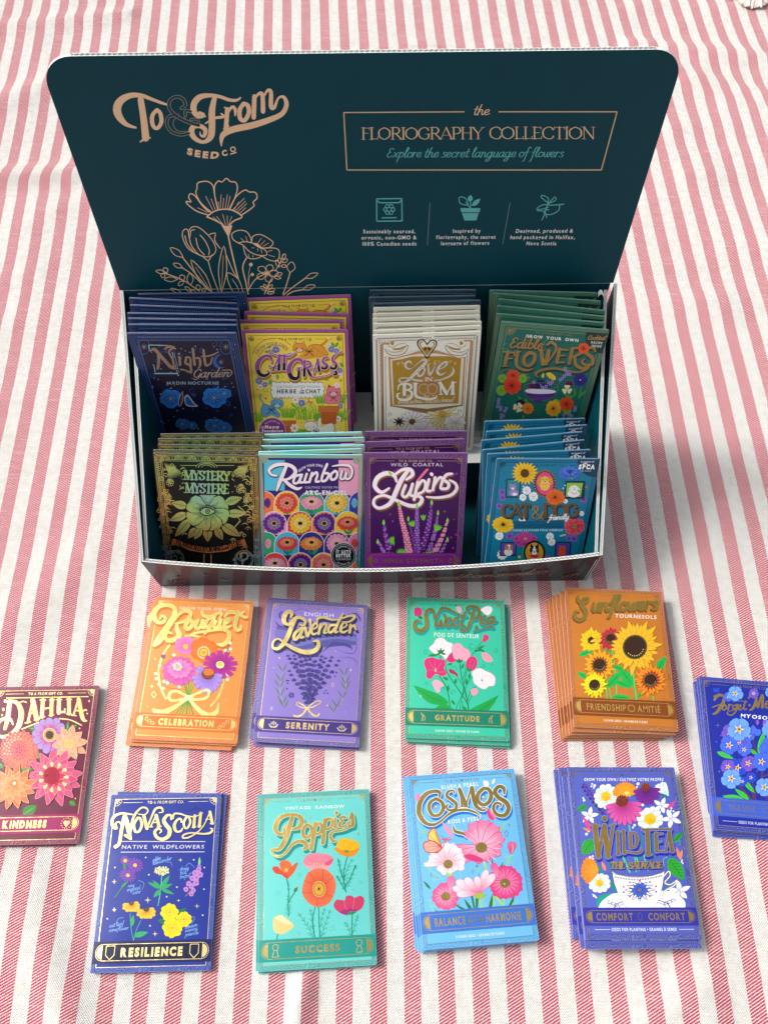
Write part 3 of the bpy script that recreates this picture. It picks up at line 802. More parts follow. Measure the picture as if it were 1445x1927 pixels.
    A.leaf(800, 1350, 690, 1330, 30, '#1c7a4c', '#125a38'); A.leaf(850, 1310, 960, 1215, 30, '#1c7a4c', '#125a38')
    for x, y, r in ((805, 1255, 82), (938, 1325, 72), (830, 1405, 92)):
        A.flower(x, y, r, 4, '#f8e71f', '#e8cf10', [(8, '#c79a10')], r * .66, 'heart', .96, x * .01, '#c8ae12', 2.5)
        A.dots(x, y, 16, 8, 4, '#fff6a0')
    nt = '#86b3f5'
    A.part('handwritten_notes')
    for s, x0, y0, x1, y1 in (('golden', 640, 778, 718, 752), ('alexander', 640, 808, 822, 756), ('new', 408, 1018, 466, 1008), ('england', 398, 1056, 522, 1034), ('aster', 450, 1084, 530, 1070), ('showy', 895, 862, 984, 850), ('tick', 900, 900, 962, 888), ('trefoil', 898, 940, 1000, 920), ('cut leaf', 232, 1392, 368, 1368), ('coneflower', 230, 1432, 415, 1410), ('common', 948, 1418, 1070, 1390), ('evening', 950, 1450, 1070, 1426), ('primrose', 950, 1488, 1078, 1466)):
        for P, w, pn in A.script(s, x0, y0, x1, y1, 20, 4.2, sl=.3): A.stroke(P, w, nt, n=2)
    for P in ([(770, 782), (812, 782), (825, 820)], [(955, 822), (990, 790), (1038, 830)], [(505, 950), (560, 980), (540, 1042)], [(300, 1350), (320, 1310), (370, 1298)], [(1005, 1305), (1045, 1310), (1012, 1368)]): A.stroke(P, 4, nt)
    A.part('flower_artwork')
    for x, y, r in ((282, 962, 26), (596, 1138, 34), (905, 760, 22), (282, 1225, 24), (665, 1457, 28), (1065, 1200, 26), (888, 1145, 18)): A.star(x, y, r, '#f0dfae', GO)
    for x, y in ((286, 828), (575, 735), (1033, 758), (1135, 832), (605, 898), (871, 1018), (1132, 1040), (775, 1108), (218, 1308), (617, 1380), (1120, 1288)): A.dot(x, y, 8, '#e9e2d8')
    def ic(A, ym):
        for x in (12.2, 70.8):
            P = [(x - 3, ym - 4.2), (x + 3, ym - 4.2), (x + 3, ym + 1.6), (x, ym + 4.6), (x - 3, ym + 1.6)]
            for i in range(5): A.line(*P[i], *P[(i + 1) % 5], .5, LIT_GOLD, GO)
    A.banner('#1d2360', LIT_GOLD, txt=[('RESILIENCE', 19.5, 63.5)], icon=ic, off=.06, th=5.4, dark='#14193f')
    return A

def d_poppies():
    A = Art(quad(470, 1470, 5.069, (100, 130), (1143, 70), (1215, 1750), (75, 1825))); A.tone = 0.72; A.base('#4fc0bb', '#72e0da', frc='#a89a5a'); A.corners('#b29a52'); A.maker('#a08c50')
    A.crop(470, 1470, 5.069)
    A.part('title_lettering')
    A.text('VINTAGE  RAINBOW', 338, 276, 912, 250, 30, '#ffffff', off=.012)
    t = [([(350, 425), (330, 450), (330, 500), (275, 505), (248, 460), (262, 390), (320, 335), (410, 318), (480, 340), (500, 390), (470, 440), (405, 462)], [14, 18, 26, 34, 42, 44, 34, 26, 38, 44, 38, 14], .95),
         ([(408, 345), (380, 440), (340, 560), (280, 650), (215, 655), (215, 690), (270, 725), (340, 690), (400, 610), (470, 575), (530, 590), (540, 630), (515, 650)], [34, 44, 44, 36, 20, 14, 14, 18, 26, 34, 40, 36, 20], .95),
         ([(550, 415), (512, 455), (515, 520), (550, 538), (590, 500), (590, 440), (550, 415)], 32, .8),
         ([(630, 400), (610, 520), (588, 645)], [34, 36, 38], 1), ([(628, 430), (665, 400), (690, 430), (680, 485), (640, 505), (618, 480)], 30, .8),
         ([(722, 368), (712, 480), (700, 590)], [34, 36, 38], 1), ([(720, 395), (752, 355), (790, 375), (785, 430), (750, 455), (715, 440)], 30, .8),
         ([(822, 355), (815, 400), (820, 440), (848, 435)], [26, 28, 26, 12], .9), ([(830, 298), (836, 304)], 36, 1),
         ([(915, 345), (890, 335), (868, 355), (890, 380), (862, 400), (868, 430), (905, 425), (935, 395)], [22, 24, 26, 18, 26, 26, 18, 10], .9),
         ([(935, 395), (960, 350), (978, 300), (985, 360), (985, 415), (950, 425), (945, 400)], [10, 16, 22, 34, 34, 26, 14], .95),
         ([(985, 412), (940, 445), (870, 470), (800, 480), (770, 520), (790, 565), (820, 570)], [18, 14, 14, 20, 30, 30, 16], 1)]
    A.title(t, '#b39a58', GO, out=[('#f0efb5', 5)], sh=('#159a94', 22, 30, 3), steps=4)
    A.part('flower_artwork')
    G = '#159a80'
    for P in ([(352, 930), (370, 1040), (365, 1160), (370, 1288)], [(370, 1150), (410, 1090), (438, 1045)], [(935, 715), (905, 830), (900, 960), (920, 1055)], [(905, 1000), (955, 940), (1010, 800)], [(845, 740), (870, 860), (900, 960)], [(625, 1195), (600, 1330), (622, 1505)], [(655, 1195), (660, 1340), (668, 1505)], [(980, 1262), (975, 1380), (978, 1490)], [(268, 1455), (250, 1530)], [(835, 905), (880, 985), (920, 1055)]):
        A.stroke(P, 11, G)
    for P, n, L in (([(365, 1285), (370, 1150), (368, 960)], 8, 44), ([(370, 1160), (435, 1050)], 3, 30), ([(902, 960), (930, 840), (985, 740)], 5, 50), ([(905, 940), (865, 830), (850, 740)], 4, 44), ([(915, 1045), (870, 960), (825, 905)], 4, 36), ([(912, 1020), (960, 920), (1020, 800)], 5, 48),
                    ([(610, 1500), (550, 1380), (460, 1260)], 6, 52), ([(600, 1420), (590, 1300), (575, 1215)], 4, 44), ([(672, 1495), (720, 1370), (770, 1220)], 6, 52), ([(668, 1400), (690, 1290), (720, 1210)], 4, 40), ([(975, 1480), (940, 1400), (905, 1340)], 4, 40), ([(980, 1450), (1010, 1350), (1035, 1270)], 4, 40)):
        A.frond(P, 5, G, n, L)
    A.leaf(422, 1060, 458, 1010, 16, '#1d8a57'); A.dot(450, 1015, 8, '#e06a4a')
    # orange side poppy
    A.blob([(213, 830), (260, 815), (300, 850), (350, 890), (300, 895), (240, 880)], '#e2472f'); A.blob([(285, 780), (340, 755), (390, 780), (400, 830), (350, 890), (300, 850)], '#ee6f35'); A.blob([(462, 775), (420, 800), (350, 885), (355, 930), (400, 900), (440, 840)], '#ea6233'); A.blob([(300, 890), (350, 885), (370, 930), (340, 925)], '#d9482c')
    A.dots(348, 850, 18, 12, 4, '#f8df8a', 1, True); A.stroke([(350, 885), (395, 830), (440, 790)], 3, '#c23e26')
    # yellow poppy
    A.blob([(808, 640), (835, 630), (930, 650), (1045, 630), (1010, 700), (935, 720), (850, 690)], '#ef9a1f')
    A.blob([(830, 600), (870, 550), (940, 545), (1020, 570), (1052, 610), (1010, 650), (925, 660), (850, 640)], '#f7c115')
    for x in (860, 890, 950, 985, 1015): A.line(925 + (x - 925) * .3, 645, x, 575, 3, '#dd9a10')
    A.ell(922, 668, 22, 16, '#a88a34', GO)
    # pink
    A.blob([(510, 760), (560, 700), (660, 685), (760, 700), (800, 740), (760, 820), (690, 860), (600, 850), (540, 815)], '#f28ca4'); A.blob([(520, 800), (650, 812), (780, 790), (745, 835), (690, 858), (600, 852)], '#f7a6b8')
    A.blob([(720, 780), (795, 740), (775, 790), (735, 805)], '#e9558b')
    for i in range(9): A.line(655 + (i - 4) * 12, 780, 655 + (i - 4) * 30, 715, 2.5, '#d8647f')
    for i in range(9): A.stroke([(598 + i * 14, 805), (600 + i * 14, 780)], 7, '#f3d08a' if i % 2 else '#d9a24a')
    # big orange
    A.blob([(655, 832), (740, 850), (800, 910), (822, 1000), (800, 1090), (760, 1160), (680, 1200), (600, 1190), (530, 1130), (498, 1050), (520, 950), (560, 870)], '#f3774a')
    A.ell(662, 1020, 150, 168, '#f3774a', n=24, core='#dc3f34'); 
    for P in ([(560, 870), (590, 900), (620, 950)], [(700, 845), (700, 900), (690, 950)], [(800, 910), (750, 950), (720, 980)], [(520, 950), (560, 965), (600, 985)], [(500, 1060), (560, 1070), (610, 1060)], [(640, 1190), (645, 1130), (655, 1090)], [(790, 1100), (740, 1085), (715, 1060)]): A.stroke(P, 5, '#c8402c')
    A.ell(662, 1030, 62, 76, '#c88a2c'); A.dots(662, 1030, 60, 26, 5, '#f7dc8c', 1.2); A.ell(662, 1030, 44, 54, '#f1b838')
    for i in range(14): A.line(662, 1030, 662 + 42 * math.cos(i * .449), 1030 + 52 * math.sin(i * .449), 2.5, '#b8741e')
    A.star(658, 1028, 16, '#6a1f16', k=.5, n=5)
    # magenta
    A.blob([(800, 1190), (830, 1130), (905, 1135), (920, 1095), (975, 1090), (1000, 1110), (1060, 1090), (1095, 1130), (1070, 1210), (1000, 1250), (930, 1278), (850, 1250)], '#d8406c')
    A.blob([(860, 1250), (935, 1215), (1030, 1225), (985, 1250), (930, 1276)], '#b32a86'); A.blob([(930, 1270), (960, 1240), (1015, 1245), (985, 1268)], '#2b9c5e')
    for P in ([(905, 1135), (905, 1180), (930, 1230)], [(1000, 1110), (990, 1170), (985, 1220)]): A.stroke(P, 4, '#f08aa0')
    # cream bud
    A.blob([(232, 1300), (290, 1285), (345, 1310), (415, 1370), (405, 1400), (340, 1450), (270, 1462), (228, 1430), (218, 1360)], '#f4d98c'); A.blob([(240, 1310), (300, 1280), (350, 1325), (400, 1370), (330, 1360), (280, 1335)], '#fbeab4')
    for x, y, r in ((583, 348, 20), (1038, 500, 20), (210, 558, 14), (245, 590, 12), (206, 1213, 16), (990, 1032, 12), (745, 650, 9), (216, 903, 12)): A.star(x, y, r, '#a4925a', GO)
    for x, y in ((477, 895), (468, 1453)): A.diamond(x, y, 18, 3, '#8fae86')
    for x, y in ((765, 1395), (785, 1380), (805, 1395), (790, 1415), (770, 1420), (810, 1372), (815, 1415), (250, 1060), (270, 1045), (290, 1055), (262, 1080), (285, 1080), (1045, 705), (1050, 945), (1075, 950), (1062, 965)): A.stroke([(x, y), (x - 5, y + 10)], 4, '#3f9a8c')
    def ic(A, ym):
        for x in (12, 71):
            A.ring(x, ym - 2, 2, .5, '#c9b77a', GO, n=12)
            for q in ((x - 1, ym, x - 2.2, ym + 4), (x + 1, ym, x + 2.2, ym + 4), (x - 2.2, ym + 4, x + 2.2, ym + 4)): A.line(*q, .5, '#c9b77a', GO)
    A.banner('#1fa598', '#a89a5a', txt=[('SUCCESS', 26, 58)], icon=ic, off=.05, th=4.4)
    return A

def d_cosmos():
    A = Art(quad(740, 1430, 4.941, (130, 145), (1125, 80), (1358, 1670), (270, 1785))); A.tone = 0.78; A.base('#5ab3ee', '#74c4f8', frc='#57786e'); A.corners('#8f8650'); A.maker('#6c7a58')
    A.crop(740, 1430, 4.941)
    A.part('title_lettering')
    A.text('BLUSH & PEARL', 450, 268, 802, 235, 36, '#f5f8ff', off=.02)
    t = [([(430, 345), (435, 300), (390, 285), (310, 310), (250, 390), (240, 490), (290, 575), (370, 600), (450, 560), (520, 500), (600, 465), (690, 460), (770, 485), (810, 515)], [14, 34, 36, 44, 50, 50, 42, 30, 22, 22, 26, 26, 20, 8], .95),
         ([(400, 355), (345, 390), (335, 450), (370, 510), (430, 505), (468, 450), (455, 390), (400, 355)], 38, .8),
         ([(572, 305), (560, 280), (515, 290), (502, 330), (545, 365), (590, 405), (580, 455), (520, 462), (495, 425), (520, 410)], [14, 20, 26, 32, 34, 34, 30, 26, 20, 12], .9),
         ([(625, 280), (645, 425)], 22, 1), ([(620, 270), (680, 420)], 42, 1), ([(680, 420), (728, 258)], 18, 1), ([(735, 258), (770, 415), (840, 465), (880, 440)], [44, 40, 24, 10], 1), ([(628, 430), (665, 426)], 12, 1),
         ([(845, 262), (795, 310), (790, 375), (840, 415), (895, 385), (915, 320), (890, 270), (845, 262)], 42, .8),
         ([(1035, 315), (1030, 262), (985, 245), (950, 290), (980, 345), (1050, 390), (1075, 450), (1040, 510), (970, 505), (935, 450), (955, 400), (1000, 405), (1000, 435)], [18, 36, 38, 42, 44, 46, 44, 42, 36, 32, 28, 22, 12], .95),
         ([(560, 610), (580, 660), (650, 680), (680, 705)], [12, 30, 28, 14], 1)]
    t = [(a, [x * .93 for x in b] if isinstance(b, list) else b * .93, c) for a, b, c in t]
    A.title(t, '#8f7a3c', GO, out=[('#f7fbf0', 6)], sh=('#1478d4', 12, 24, 6), steps=3)  # bronze foil tone: the same gold with a dim reflection painted in
    for x, y in ((400, 430), (840, 342)): A.star(x, y, 34, '#8f7a3c', GO, .25, 8); A.dot(x, y, 9, '#fdfaf0')
    A.text('ROSE & PERLE', 512, 592, 832, 552, 38, '#f5f8ff', off=.02)
    A.part('flower_artwork')
    g1, g2 = '#a8e05a', '#2f7d3a'
    for q in ((500, 1480, 380, 1400, 14), (770, 1470, 660, 1290, 18), (770, 1460, 800, 1040, 14), (890, 1450, 930, 1230, 16), (1060, 1430, 1130, 1250, 16), (345, 1205, 275, 1125, 12), (770, 1470, 700, 1080, 10), (740, 1440, 560, 1340, 12), (930, 1180, 1025, 940, 18), (960, 1200, 920, 900, 14)): A.leaf(*q, g2)
    for P, w in (([(520, 1380), (560, 1480)], 18), ([(800, 1290), (845, 1450)], 14), ([(850, 955), (930, 1220), (1090, 1430)], 20), ([(930, 1220), (945, 1440)], 12), ([(1030, 1260), (1030, 1430)], 12), ([(1095, 880), (1040, 1000)], 8)): A.stroke(P, w, g1)
    for P in ([(1000, 640), (1070, 560)], [(990, 660), (1040, 570)], [(280, 680), (215, 580)], [(300, 690), (300, 630)], [(460, 760), (500, 700)], [(300, 985), (380, 1050), (440, 1090)], [(400, 1480), (350, 1370), (330, 1300)], [(500, 1440), (430, 1380), (360, 1360)], [(870, 1400), (830, 1300), (860, 1260)], [(1100, 1360), (1160, 1300)], [(1040, 900), (1130, 880)], [(1060, 930), (1120, 960)], [(640, 1180), (620, 1020)], [(350, 1115), (460, 1105)], [(780, 1030), (800, 980)]):
        A.frond(P, 4, g1, 3, 40, .5)
    # large pink bloom
    for a, L, w in ((-2.25, 215, 50), (-1.9, 250, 62), (-1.45, 262, 66), (-1.0, 255, 60), (-.5, 230, 60), (3.0, 250, 62), (2.65, 230, 70), (.15, 190, 70), (.75, 150, 75), (2.1, 150, 78), (1.4, 130, 80)):
        A.petal(822, 810, L, w * .86, a, '#f27fae', '#fbc9dc', 'notch', 1, 5, '#cf3a78')
    for a in [i * .33 - 2.6 for i in range(13)]: A.stroke([(822 + 70 * math.cos(a), 810 + 70 * math.sin(a)), (822 + 150 * math.cos(a + .03), 810 + 150 * math.sin(a + .03)), (822 + 190 * math.cos(a), 810 + 190 * math.sin(a))], 5, '#fde0ea', taper=.4)
    A.blob([(660, 885), (740, 875), (850, 930), (780, 945), (700, 925)], '#e03a7e')
    A.ell(822, 812, 55, 50, '#8f7a3c', GO)
    # white bloom
    for a, L, w in ((-2.9, 190, 50), (-2.4, 200, 55), (-1.9, 200, 60), (-1.45, 200, 60), (-1.0, 190, 58), (-.4, 170, 55), (.1, 160, 55), (3.1, 230, 22), (.8, 100, 60), (1.6, 90, 60), (2.3, 110, 60)):
        A.petal(508, 965, L, w * .9, a, '#fdf4f6', '#f5a9c3', 'notch', 1, 3.5, '#df7ca0')
    for a in [i * .3 - 3 for i in range(12)]: A.line(508 + 60 * math.cos(a), 965 + 60 * math.sin(a), 508 + 125 * math.cos(a), 965 + 125 * math.sin(a), 3, '#ef9dbb')
    A.ell(511, 968, 44, 42, '#8f7a3c', GO)
    A.stroke([(500, 1050), (525, 1080), (550, 1050)], 16, g1)
    # right magenta bloom
    A.flower(1045, 1130, 165, 9, '#e8408a', '#f77fb0', [], 52, 'notch', .95, .3, '#c11d5f', 3)
    for a in [i * .35 for i in range(18)]: A.line(1045 + 55 * math.cos(a), 1130 + 55 * math.sin(a), 1045 + 125 * math.cos(a), 1130 + 120 * math.sin(a), 3.5, '#fbb6d2')
    A.ell(1040, 1142, 48, 44, '#8f7a3c', GO); A.dot(1036, 1148, 6, '#fff8e0')
    A.petal(975, 1090, 140, 34, -1.9, '#f0619c', '#f79abf', 'round', 1, 2, '#d2286c')
    # left pink bloom
    A.flower(485, 1270, 135, 9, '#ee5d98', '#f99cc2', [], 44, 'notch', .92, .1, '#d0336f', 3)
    A.petal(530, 1230, 150, 38, -1.5, '#f277a6', '#f9a9c6', 'round', 1, 2, '#d2286c')
    for a in [i * .4 for i in range(16)]: A.line(485 + 50 * math.cos(a), 1270 + 45 * math.sin(a), 485 + 100 * math.cos(a), 1270 + 92 * math.sin(a), 3, '#fcc6da')
    A.ell(487, 1272, 44, 40, '#8f7a3c', GO, rot=-.4)
    # middle open cosmos, side on
    for a, L, w in ((-2.95, 250, 36), (-2.65, 240, 40), (-2.3, 190, 36), (-1.25, 230, 34), (-.9, 230, 36), (-1.7, 160, 30), (3.1, 210, 34)):
        A.petal(800, 1240, L, w, a, '#fbe3ec', '#f0609a', 'round', 1, 2.5, '#d95c92')
    A.blob([(750, 1262), (800, 1235), (860, 1250), (830, 1285), (790, 1290)], '#a8c24a')
    # bud, petals, butterfly
    A.petal(1095, 870, 115, 40, -1.45, '#f06a9e', '#d9386f', 'round', 1, 2, '#b92b62'); A.stroke([(1100, 860), (1115, 820), (1108, 780)], 6, '#fbc0d4')
    for q in ((935, 560, 880, 450, 28, '#ee3f86'), (960, 550, 895, 460, 12, '#f884ad'), (890, 240, 842, 190, 26, '#fff1f5'), (925, 225, 948, 168, 12, '#fff1f5'), (228, 380, 232, 295, 24, '#f58fb8'), (560, 720, 455, 570, 22, '#f79abf'), (545, 740, 440, 735, 14, '#f06a9e')): A.leaf(*q)
    for P in ([(455, 810), (400, 660), (370, 625), (320, 690), (330, 745), (400, 800)], [(455, 815), (380, 750), (290, 760), (275, 810), (310, 860), (400, 860)]):
        A.blob(P, '#d22e62'); cx = sum(p[0] for p in P) / 6; cy = sum(p[1] for p in P) / 6
        A.blob([(cx + (p[0] - cx) * .86, cy + (p[1] - cy) * .86) for p in P], '#f7b49b' if P[1][1] > 700 else '#f0d86a')
        for k in range(1, 6): A.line(440, 800, cx + (P[k][0] - cx) * .8, cy + (P[k][1] - cy) * .8, 3.5, '#a8343f')
    A.stroke([(470, 800), (420, 850), (385, 870)], 16, '#e0526c', taper=.3); A.stroke([(465, 800), (470, 740), (450, 700)], 3, '#7d2c40'); A.stroke([(468, 800), (485, 755), (488, 715)], 3, '#7d2c40')
    for x, y, r in ((1080, 600, 18), (780, 985, 24), (350, 1072, 18), (603, 1352, 20), (1115, 1355, 20), (1145, 960, 10), (252, 718, 8), (412, 1092, 10)): A.star(x, y, r, '#8f7a3c', GO)
    A.diamond(1055, 680, 30, 4, '#8f7a3c', GO); A.diamond(741, 1035, 16, 3, '#8f7a3c', GO)
    def ic(A, ym):
        A.line(35.5, ym - 2.4, 44, ym - 2.4, .4, '#8a7a48', GO); A.line(39.8, ym - 3, 39.8, ym + 2.6, .4, '#8a7a48', GO)
        for x in (36, 43.5): A.ell(x, ym + .6, 1.9, 1.6, '#8a7a48', GO, a0=0, a1=PI); A.line(x - 1.7, ym + .6, x, ym - 2.4, .3, '#8a7a48', GO); A.line(x + 1.7, ym + .6, x, ym - 2.4, .3, '#8a7a48', GO)
    A.banner('#4078d4', '#b39c58', txt=[('BALANCE', 10, 32.5), ('HARMONIE', 47, 73)], foot='FLOWER SEEDS • GRAINES DE FLEURS', icon=ic, off=.03, th=5.4)
    return A

def d_tea():
    A = Art(quad(1040, 1420, 4.817, (140, 100), (1080, 130), (1338, 1675), (308, 1675))); A.tone = 0.8; A.base('#4855b4', '#5664c6', frc='#4d4a5e'); A.corners('#7a6a48'); A.maker('#5d5668')
    A.crop(1040, 1420, 4.817)
    A.part('title_lettering'); A.text('GROW YOUR OWN / CULTIVEZ VOTRE PROPRE', 288, 230, 990, 250, 27, '#f5f5ff', off=.025)
    A.part('flower_artwork')
    for P, w, c in (([(540, 480), (600, 800), (700, 1060)], 20, '#1f8f95'), ([(690, 640), (740, 900), (760, 1060)], 14, '#4ec98a'), ([(820, 640), (800, 850), (770, 1050)], 16, '#1f8f95'), ([(520, 930), (560, 1100), (580, 1250)], 30, '#187c86'), ([(640, 930), (700, 1060)], 16, '#5fd08a'), ([(900, 700), (900, 1050)], 14, '#187c86'), ([(410, 1000), (520, 1150), (590, 1260)], 26, '#1c8c8e'), ([(1080, 1150), (1010, 1230)], 14, '#1f8f95'), ([(370, 430), (430, 560), (450, 640)], 8, '#2f7f9a'), ([(660, 400), (690, 480)], 30, '#1f8f95'), ([(860, 1050), (820, 900)], 12, '#5fd08a'), ([(780, 1050), (760, 920)], 12, '#5fd08a')): A.stroke(P, w, c)
    for i in range(24):
        t = i / 23; x = 278 + 175 * t + 14 * math.sin(i * 2.2); y = 275 + 265 * t
        A.leaf(x, y, x + 16 * math.cos(i * 2), y - 26, 11, ('#4a2f8e', '#6b46b5', '#3a2470')[i % 3])
        A.leaf(x + 6, y, x + 30, y - 16 - 6 * math.sin(i), 8, '#5b3aa6')
    def daisy(x, y, r, sq, cr, sa=.0, yc=None):
        A.flower(x, y, r, 11, '#fbfdf6', '#9fdcc0', [(cr, '#f4c81e')], r * .26, 'round', sq, .1, '#3d7f8a', 2.2, sa=sa)
        A.dots(x + cr * .2, y + cr * .35, cr * .55, 9, cr * .1, '#e07f2a', .8, True)
    daisy(482, 375, 112, .98, 44); daisy(875, 588, 118, .95, 52); daisy(432, 1158, 98, .95, 34)
    A.flower(655, 350, 108, 12, '#f59a22', '#f7b331', [], 20, 'strap', .92, 2.9, '#c8651a', 2, a=(0, 3.5)); A.flower(668, 355, 60, 9, '#f7a52a', '#f9c64a', [], 14, 'strap', .5, 0, '#d87a1c', 2); A.ell(668, 348, 22, 14, '#f9e06a')
    A.flower(1030, 385, 150, 8, '#f8fbff', '#d5e6f5', [], 15, 'strap', .9, 3.45, '#3f8f9a', 2, a=(0, 1.1)); A.leaf(940, 360, 1050, 405, 14, '#187c86')
    def cone(x, y, L, c1, c2, e):
        for a in (.05, .35, .62, .9, 1.15, 1.42, 1.68, 1.95, 2.25, 2.6, 2.95): A.petal(x, y, L * (.86 + .14 * math.sin(a * 1.6)), L * .105, a, c1, c2, 'strap', 1, 2, e)
        A.ell(x, y - L * .12, L * .27, L * .25, '#7a2c22')
        for i in range(40):
            q = math.sqrt((i + .5) / 40); A.line(x + L * .26 * q * math.cos(i * 2.4), y - L * .12 + L * .24 * q * math.sin(i * 2.4), x + L * .29 * q * math.cos(i * 2.4), y - L * .12 + L * .3 * q * math.sin(i * 2.4) - 5, 4.5, ('#b2552a', '#4b1717', '#d07a3a')[i % 3])
    cone(832, 320, 148, '#7f2a9e', '#5c1a7c', '#45125e'); cone(625, 445, 205, '#e25cae', '#a81f7a', '#7e1a66')
    for x, y, r, k in ((338, 545, 82, 5), (975, 470, 80, 5), (1062, 585, 92, 5), (1140, 1240, 100, 5)):
        A.flower(x, y, r, k, '#ffffff', '#dfe6f6', [(6, '#e8cf6a')], r * .24, 'point', .95, x * .02, '#2c3f9c', 2.5)
    def blt(x0, y0, x1, y1, w): A.leaf(x0, y0, x1, y1, w, '#2fae35', '#0f6f35', side=3.5, vw=4)
    blt(375, 760, 275, 900, 62); blt(1040, 940, 1180, 1145, 60); blt(312, 450, 222, 500, 26); blt(1080, 800, 1165, 705, 26)
    A.leaf(415, 1390, 540, 1255, 44, '#16a08c', '#0f7a6e', bend=-20)
    A.stroke([(1000, 1010), (995, 950), (1030, 930)], 6, '#7fc6c2'); A.stroke([(1090, 800), (1130, 790), (1145, 815), (1125, 825)], 6, '#3fb58a')
    for q in ((360, 685, 275, 545, 18, '#e0479a'), (350, 690, 275, 650, 12, '#f08a3c'), (1025, 500, 1098, 430, 18, '#e0479a'), (1140, 950, 1108, 840, 14, '#f08a5c'), (1140, 960, 1160, 860, 13, '#f0985c'), (485, 1050, 450, 960, 16, '#f08a5c')): A.leaf(*q)
    A.flower(415, 1050, 160, 9, '#f58a1f', '#f7a93a', [], 22, 'strap', .9, 2.2, '#c8651a', 2, a=(0, 2.2), sa=.5)
    for x, y, r in ((360, 258, 8), (382, 275, 13), (354, 280, 8), (375, 295, 8), (282, 384, 9), (288, 405, 12), (765, 270, 14), (755, 298, 8), (1060, 495, 9), (1078, 522, 9), (1055, 515, 8), (808, 460, 12), (725, 660, 9), (738, 640, 12), (312, 712, 13), (330, 690, 7), (345, 925, 12), (370, 912, 8), (372, 935, 8), (1155, 975, 8), (1165, 990, 8), (1158, 960, 7), (385, 1275, 12), (402, 1290, 9), (372, 1262, 6)): A.dot(x, y, r, '#f6f8ff')
    A.part('teacup_artwork')
    for k, c in ((4, '#27378c'), (0, '#fbfbff')): A.ell(812, 1330, 372 + k, 105 + k, c, n=32, a0=PI, a1=2 * PI) if 0 else A.blob([(420, 1400), (450, 1330), (520, 1275), (600, 1250), (1000, 1235), (1120, 1270), (1185, 1330), (1190, 1385), (1150, 1412), (450, 1415)], c)
    A.ring(812, 1385, 245, 9, '#2c3a96', ry=78, a0=PI, a1=2 * PI); A.ring(812, 1385, 205, 6, '#4a56b0', ry=60, a0=PI, a1=2 * PI)
    for x, s in ((520, 1), (1080, -1)):
        for k in range(3): A.spiral(x + s * k * 30, 1330 + k * 12, 24, 1, 0, 6, '#3344a0', sg=s)
    cup = [(545, 1055), (590, 1085), (700, 1105), (800, 1108), (900, 1100), (985, 1075), (1005, 1055), (990, 1180), (965, 1300), (925, 1370), (905, 1395), (700, 1395), (660, 1370), (605, 1270), (565, 1160)]
    A.stroke([(990, 1120), (1040, 1060), (1055, 1100), (1010, 1160), (1060, 1180), (1120, 1140), (1090, 1190), (1010, 1240), (985, 1330)], 16, '#9b8450', GO); A.stroke([(990, 1120), (1040, 1060), (1055, 1100), (1010, 1160), (1060, 1180), (1120, 1140), (1090, 1190), (1010, 1240), (985, 1330)], 9, '#ffffff')
    A.poly([(700, 1380), (905, 1380), (950, 1412), (665, 1412)], '#fbfbff')
    A.stroke(cup + [cup[0]], 6, '#8a7440', GO, sharp=True); A.poly(cup, '#fdfdff')
    for i in range(17):
        t = i / 16; x = 550 + 450 * t; y = 1062 + 48 * math.sin(PI * t) - 8 * t
        A.ring(x, y, 11, 5, '#8a7440', GO, n=8, a0=0, a1=PI)
    for i in range(30):
        t = i / 29; x = 572 + 405 * t; y = 1098 + 30 * math.sin(PI * t) - 6 * t; A.line(x, y, x, y + 15, 7, '#27305e')
    for a in range(12):
        t = a * PI / 6; A.leaf(790 + 30 * math.cos(t), 1225 + 30 * math.sin(t), 790 + 140 * math.cos(t), 1225 + (110 if math.sin(t) > 0 else 85) * math.sin(t), 16, '#2a2f78'); A.leaf(790 + 36 * math.cos(t), 1225 + 36 * math.sin(t), 790 + 134 * math.cos(t), 1225 + (104 if math.sin(t) > 0 else 79) * math.sin(t), 8, '#ffffff')
    for a in range(10):
        t = .3 + a * .63; A.dot(790 + 150 * math.cos(t), 1220 + 80 * math.sin(t), 9, '#c83c6a' if a % 2 else '#3f55c0')
    A.flower(790, 1225, 66, 5, '#4a68d8', '#2f49b8', [(17, '#8a7440', GO)], 30, 'heart', 1, -1.57, '#1f2f86', 2)
    A.part('title_lettering')
    t = []
    for P in ([(385, 635), (420, 920)], [(425, 905), (462, 640)], [(470, 640), (505, 920)], [(510, 905), (548, 640)]): t.append((P, 44 if P[0][1] < 700 else 26, 1))
    t += [([(355, 630), (430, 640)], 14, 1), ([(520, 640), (572, 625)], 14, 1), ([(405, 925), (440, 925)], 12, 1), ([(490, 925), (530, 925)], 12, 1), ([(470, 570), (474, 580)], 46, 1)]
